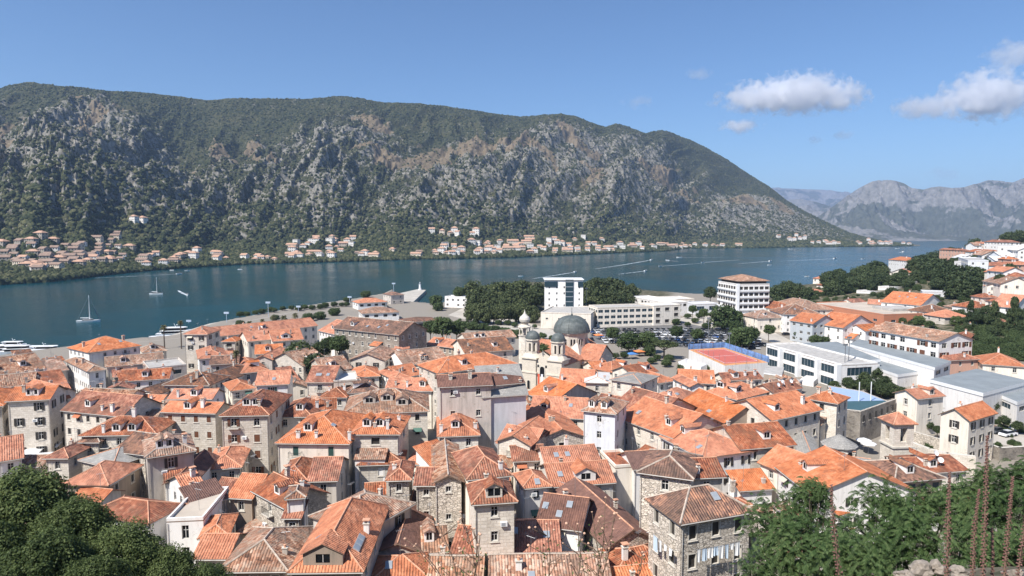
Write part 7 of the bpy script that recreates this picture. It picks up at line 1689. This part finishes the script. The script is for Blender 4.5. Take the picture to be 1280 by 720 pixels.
# ------------------------------------------------------------------ far forest: uncountable, one object instancing small crowns
def forest():
    n = 120000; g = np.random.default_rng(3); u = g.uniform(-30, 1140, n); t = g.uniform(.004, .99, n)**1.25
    x, D, hh, rk, tn_ = hill1(u, t)
    dens = np.where(t < .24, .95, np.where(t > .80, .95, .75))*(1-.35*rk)*(1-.8*tn_)
    dens *= .35+.9*N3.fbm(x/60, D/60, 4)
    keep = g.random(n) < dens; x, D, hh, t = x[keep], D[keep], hh[keep], t[keep]
    sc = g.uniform(2.0, 5.4, len(x))*np.where(t < .3, 1.05, .78)
    me = bpy.data.meshes.new('forest'); me.vertices.add(len(x)); me.vertices.foreach_set('co', np.stack([x, D, hh+sc*.35], -1).astype(np.float32).ravel())
    a = me.attributes.new('sc', 'FLOAT', 'POINT'); a.data.foreach_set('value', sc.astype(np.float32))
    o = link('forest', me)
    # one tree clump, lumpy
    r = np.random.default_rng(8); import bmesh
    bm = bmesh.new(); bmesh.ops.create_icosphere(bm, subdivisions=2, radius=1)
    for v in bm.verts: v.co *= r.uniform(.72, 1.15); v.co.z *= .85
    cm_ = bpy.data.meshes.new('tree_clump'); bm.to_mesh(cm_); bm.free()
    mt = Mat('forest_leaves', .95, .1); oi = mt.n('ShaderNodeObjectInfo'); nn = mt.noise(2.0, 3, mt.coord())
    mt.col(mt.ramp(mt.math('ADD', mt.math('MULTIPLY', oi.outputs['Random'], .75), mt.math('MULTIPLY', nn, .25)), [(.1,(.022,.030,.014)),(.45,(.048,.058,.027)),(.75,(.085,.090,.042)),(.95,(.15,.14,.07))])); cm_.materials.append(mt.m)
    co_ = bpy.data.objects.new('tree_clump', cm_)          # only a source for the instances, not linked into the scene
    ng = bpy.data.node_groups.new('scatter', 'GeometryNodeTree'); ng.interface.new_socket('Geometry', in_out='INPUT', socket_type='NodeSocketGeometry'); ng.interface.new_socket('Geometry', in_out='OUTPUT', socket_type='NodeSocketGeometry')
    N = ng.nodes.new; gi, go = N('NodeGroupInput'), N('NodeGroupOutput'); ip = N('GeometryNodeInstanceOnPoints'); oi2 = N('GeometryNodeObjectInfo'); oi2.inputs['Object'].default_value = co_
    na = N('GeometryNodeInputNamedAttribute'); na.data_type = 'FLOAT'; na.inputs['Name'].default_value = 'sc'; rv = N('FunctionNodeRandomValue'); rv.data_type = 'FLOAT_VECTOR'; rv.inputs[0].default_value = (0,0,0); rv.inputs[1].default_value = (.4,.4,6.28)
    L = ng.links.new; mp = N('GeometryNodeMeshToPoints'); L(gi.outputs[0], mp.inputs['Mesh']); L(mp.outputs[0], ip.inputs['Points']); L(oi2.outputs['Geometry'], ip.inputs['Instance']); L(rv.outputs[0], ip.inputs['Rotation']); L(na.outputs['Attribute'], ip.inputs['Scale']); L(ip.outputs[0], go.inputs[0])
    md = o.modifiers.new('scatter', 'NODES'); md.node_group = ng
    tag(o, 'dark scrub forest covering the mountain across the bay', 'forest', kind='stuff')
if FOREST: forest()
def scatter_obj(name, pts, sc, src, label):
    me = bpy.data.meshes.new(name); me.vertices.add(len(pts)); me.vertices.foreach_set('co', np.array(pts, dtype=np.float32).ravel())
    a = me.attributes.new('sc', 'FLOAT', 'POINT'); a.data.foreach_set('value', np.array(sc, dtype=np.float32)); o = link(name, me)
    ng = bpy.data.node_groups['scatter'].copy(); [n_ for n_ in ng.nodes if n_.bl_idname == 'GeometryNodeObjectInfo'][0].inputs['Object'].default_value = src
    md = o.modifiers.new('scatter', 'NODES'); md.node_group = ng; tag(o, label, name, kind='stuff')
if FOREST:
    g = np.random.default_rng(12); P_, S_ = [], []; foot2 = [(q[1], q[2], q[3], q[4], q[5]) for q in HOUSES]
    for zone, cnt, s0, s1 in (([(1010,345),(1130,330),(1290,300),(1290,470),(1190,440),(1120,400),(1010,385)],620,.9,2.6),([(1130,520),(1290,515),(1290,575),(1220,575),(1135,560)],60,.5,1.4),([(1195,405),(1290,385),(1290,455),(1200,445)],240,1.0,2.8),([(560,398),(750,428),(745,446),(640,425),(560,408)],60,.6,1.4)):
        us_ = [p[0] for p in zone]; vs_ = [p[1] for p in zone]; k = 0; n_ = 0
        while k < cnt and n_ < cnt*30:
            n_ += 1; Yq = g.uniform(140, 640) if zone[0][0] > 600 else g.uniform(250, 420); uq = g.uniform(min(us_), max(us_)); xq = (uq-640)/F*Yq; zq = terrain_z(xq, Yq); pu, pv = proj((xq, Yq, zq))
            if zq < 2 or not inpoly(pu, pv, zone): continue
            c = Vector((xq, Yq, 0)); bad = False
            for (o_, ux_, uy_, W_, d_) in foot2:
                q = c-o_
                if -.8 < q.x*ux_.x+q.y*ux_.y < W_+.8 and -.8 < q.x*uy_.x+q.y*uy_.y < d_+.8: bad = True; break
            if bad: continue
            s = g.uniform(s0, s1); P_.append((xq, Yq, zq+s*.35)); S_.append(s); k += 1
    so_ = bpy.data.objects.new('bush_source', CR['broad'][0]); h_ = len(P_)//2
    scatter_obj('undergrowth', P_[:h_]+P_[h_:], S_, so_, 'scrubby green undergrowth between the houses of the right-hand slope')
# ------------------------------------------------------------------ foreground
for (u, v, rp, D, lb) in ((28,645,68,55,'large dark evergreen in the bottom corner, highest crown of its group'),(95,668,52,52,'dark evergreen right of the highest one'),(-25,700,55,48,'dark evergreen cut by the frame corner'),(60,712,55,46,'low front evergreen between the corner trees'),(152,694,48,50,'evergreen under the ridged hips'),(120,730,40,44,'front evergreen crown at the bottom edge'),(205,716,40,50,'evergreen in front of the rippled orange slope'),(255,738,38,50,'last low evergreen crown toward the weathered slope')):
    tree(u, v, rp, D, 'near', lb, group='evergreens in the bottom corner', hs=1.0)
def frond_mesh(seed, nf=420):
    g = np.random.default_rng(seed); P, A, B_ = [], [], []
    cl = unit(g.normal(size=(26,3)))*g.uniform(.3,.8,(26,1))
    for k in range(nf):
        c = cl[g.integers(26)]+g.normal(size=3)*.16; a = g.uniform(0, 6.28); L_ = g.uniform(.2,.34); el = g.uniform(-.2,.7)
        for j in range(9):
            s = (j+.5)/9*L_; dr = np.array([math.cos(a), math.sin(a), el-6.0*s]); dr /= np.linalg.norm(dr); p = c+np.array([math.cos(a)*s, math.sin(a)*s, el*s-3.0*s*s])
            for sd in (-1, 1):
                sv = np.array([-sd*math.sin(a), sd*math.cos(a), -.75]); sv = unit(sv+dr*.4); w = .042*(1-.5*abs(j-3)/6); P.append(p+sv*w); B_.append(sv*w); A.append(dr*.011)
    return quads_mesh('crown', np.array(P), np.array(A), np.array(B_), LF['sumac'])
FR = [frond_mesh(s) for s in (1, 2, 3)]
for i, (u, v, rp, D, lb) in enumerate([(968,650,38,27,'feathery shrub nearest the crumbling giant'),(1003,630,34,28,'feathery shrub rising before the long rippled slope'),(985,690,45,24,'feathery shrub below the one nearest the giant'),(1030,672,42,25,'feathery shrub under the smooth lean-to'),(1045,708,45,21,'feathery shrub at the bottom edge beside the first flower spike'),(1022,612,18,27,'topmost sprig left of the first flower spike'),(1085,680,48,24,'feathery shrub right of the first flower spike'),(1110,640,42,25,'feathery shrub between the first two spikes, upper'),(1140,672,48,22,'feathery shrub between the first two spikes, middle'),(1128,640,26,27,'feathery shrub before the brown roof'),(1165,635,32,26,'feathery shrub left of the second flower spike'),(1200,640,40,23,'feathery shrub behind the paired spikes'),(1198,618,28,27,'feathery shrub above the paired spikes'),(1236,606,32,25,'feathery shrub crossed by the tallest spike'),(1225,680,46,20,'feathery shrub low between the paired and last spikes'),(1262,632,42,21,'feathery shrub at the frame edge, middle height'),(1278,602,34,24,'feathery shrub at the frame edge, top'),(1270,690,46,18,'feathery shrub in the bottom corner'),(950,712,26,24,'feathery shrub at the bottom edge by the stone front'),(1090,720,40,20,'feathery shrub low at the bottom edge'),(1180,715,30,18,'feathery shrub among the pale rocks')]):
    p = at_y(u, v, D); rr = rp/F*D; g = terrain_z(p.x, p.y); root = thing('sumac_shrub', lb, 'shrub', (p.x, p.y, g), random.uniform(0,6), 'feathery shrubs of the near slope')
    o = link('crown', FR[i % 3], root, (0,0,p.z-g)); o.scale = (rr*1.15,)*3
    b = MB(); zz = p.z-g
    for k in range(5):
        a = k*1.26; b.tube([(.1*math.cos(a),.1*math.sin(a),-.3),(.25*rr*math.cos(a),.25*rr*math.sin(a),zz*.6),(.6*rr*math.cos(a),.6*rr*math.sin(a),zz)], .05, BARK, 5, .02)
    b.obj('trunk', root)
BEAD = flat_mat('dry_flower_heads', (.20,.10,.085), .9, .35, 25); STEM = flat_mat('dry_stem', (.20,.13,.09), .9, .2, 5)
def spike(px, D, w, label):
    P = [at_y(u, v, D) for u, v in px]; g = terrain_z(P[-1].x, P[-1].y); base = Vector((P[-1].x, P[-1].y, g)); root = thing('flower_spike', label, 'flower spike', base, 0, 'dried flower spikes'); b = MB()
    P2 = [p-base for p in P]+[Vector((0,0,-.2))]; b.tube(P2[::-1], .018, STEM, 6, .008); b.obj('stem', root)
    b = MB(); rs = random.Random(int(px[0][0])); tot = sum((P2[i+1]-P2[i]).length for i in range(len(P)-1)); n = int(tot/.011)
    for k in range(n):
        s = k/n*tot; i = 0
        while i < len(P)-2 and s > (P2[i+1]-P2[i]).length: s -= (P2[i+1]-P2[i]).length; i += 1
        c = P2[i]+(P2[i+1]-P2[i]).normalized()*s; a = k*2.4; r = w*min(1, .35+1.5*k/n)*rs.uniform(.55,1.05); q = c+Vector((math.cos(a)*r, math.sin(a)*r, 0)); z = rs.uniform(.009,.016)
        b.lathe([(0,q.z-z),(z,q.z),(0,q.z+z*1.3)], 5, BEAD, (q.x,q.y))
    b.obj('flower_head', root)
for px, D, w, lb in (([(1039,606),(1042,655),(1050,735)],9,.045,'thick beaded spike standing alone, farthest left'),([(1187,590),(1185,650),(1183,735)],9,.040,'beaded spike second from the left, nearly upright'),([(1224,612),(1218,660),(1215,735)],9.5,.035,'slim beaded spike leaning on the tallest one'),([(1234,545),(1232,620),(1228,735)],9,.038,'tallest beaded spike, reaching the cars'),([(1266,596),(1260,660),(1254,735)],9,.036,'beaded spike second from the right'),([(1283,640),(1278,680),(1270,735)],8.5,.034,'beaded spike at the right frame edge'),([(1240,660),(1241,690),(1240,735)],9.5,.022,'short thin spike right of the tallest')): spike(px, D, w, lb)
BUD = flat_mat('pale_buds', (.62,.38,.26), .8, .3, 30)
def twig(u0, v0, u1, v1, D, label, n=6):
    a, e = at_y(u0, v0, D), at_y(u1, v1, D); g = terrain_z(e.x, e.y); base = Vector((e.x, e.y, g)); root = thing('wild_plant', label, 'plant', base, 0, 'thin wild plants before the roofs'); rs = random.Random(int(u0))
    b = MB(); top, mid = a-base, e-base; b.tube([Vector((0,0,-.2)), mid, (mid+top)/2+Vector((.03,0,0)), top], .010, STEM, 5, .004); tips = [top]
    for k in range(n):
        s = rs.uniform(.05,.85); p = mid+(top-mid)*s; q = p+Vector((rs.uniform(-.22,.22), rs.uniform(-.1,.1), rs.uniform(.05,.2))); b.tube([p, q], .006, STEM, 4, .003); tips.append(q)
    b.obj('stem', root); b = MB()
    for q in tips: z = rs.uniform(.010,.020); b.lathe([(0,q.z-z),(z*.8,q.z-z*.3),(z*.9,q.z+z*.3),(0,q.z+z)], 6, BUD, (q.x,q.y))
    b.obj('bud', root); P, A, B_ = [], [], []
    g2 = np.random.default_rng(int(u0))
    for k in range(26):
        s = g2.uniform(0, .8); p = np.array(mid+(top-mid)*s)+g2.normal(size=3)*.07; P.append(p); t = unit(g2.normal(size=3)); A.append(t*.014); B_.append(unit(np.cross(t, g2.normal(size=3)))*.007)
    link('foliage', quads_mesh('foliage', np.array(P), np.array(A), np.array(B_), LF['light']), root)
for t_ in ((740,640,748,735,7,'thin twig with pale buds, left of the two dark twin roofs',7),(757,622,745,735,7.5,'long bare twig crossing the dark skylit roof',6),(768,642,750,730,7,'leafy forked twig over the dark twin gable',8),(803,690,792,735,7,'short budded twig by the new tiled gable',5),(683,655,685,735,6.5,'budded twig over the wide rusty slope',7),(722,655,722,735,6.5,'leafy twig in front of the skylit dark roof',7),(548,655,575,735,7,'slanting twig over the wavy pale slope',7),(576,640,598,735,7,'tangled twig beside the rust-red slope',9),(600,668,588,735,6.8,'dense little twig at the bottom centre',9),(520,680,560,735,7.2,'low budded twig left of the slanting one',6)): twig(*t_)
ROCK = flat_mat('pale_rock', (.27,.23,.19), .95, .25, 4)
def rock(u, v, D, r, label):
    p = at_y(u, v, D); g = terrain_z(p.x, p.y); rs_ = np.random.default_rng(int(u)); import bmesh
    bm = bmesh.new(); bmesh.ops.create_icosphere(bm, subdivisions=3, radius=1)
    for q in bm.verts:
        k = 1+.75*(N1.fbm(np.array([q.co.x*1.3+u]), np.array([q.co.y*1.3+q.co.z*1.7]), 4)[0]-.5)*2; q.co *= k; q.co.z *= .75
    me = bpy.data.meshes.new('rock'); bm.to_mesh(me); bm.free(); me.materials.append(ROCK); o = link('rock', me, None, (p.x, p.y, max(g-.2, p.z-r*.3))); o.scale = (r, r*.9, r); tag(o, label, 'rock', 'pale rocks of the near slope')
for a in ((1278,718,9,.2,'white rock filling the bottom right corner'),(1150,708,14,.22,'pale rock between feathery shrubs, left one'),(1172,708,14,.18,'pale rock between feathery shrubs, right one'),(1130,716,13,.16,'low pale rock at the bottom edge'),(1198,712,12,.15,'pinkish rock under the paired spikes')): rock(*a)
vs = S.view_settings; vs.view_transform = 'Standard'; vs.look = 'None'; vs.exposure = 0.5; vs.gamma = 1
c = S.cycles; c.max_bounces = 9; c.diffuse_bounces = 2; c.glossy_bounces = 2; c.transmission_bounces = 2; c.volume_bounces = 9; c.transparent_max_bounces = 8
c.caustics_reflective = False; c.caustics_refractive = False; c.use_denoising = True; c.sample_clamp_indirect = 4
c.volume_step_rate = 1.0; c.volume_max_steps = 256
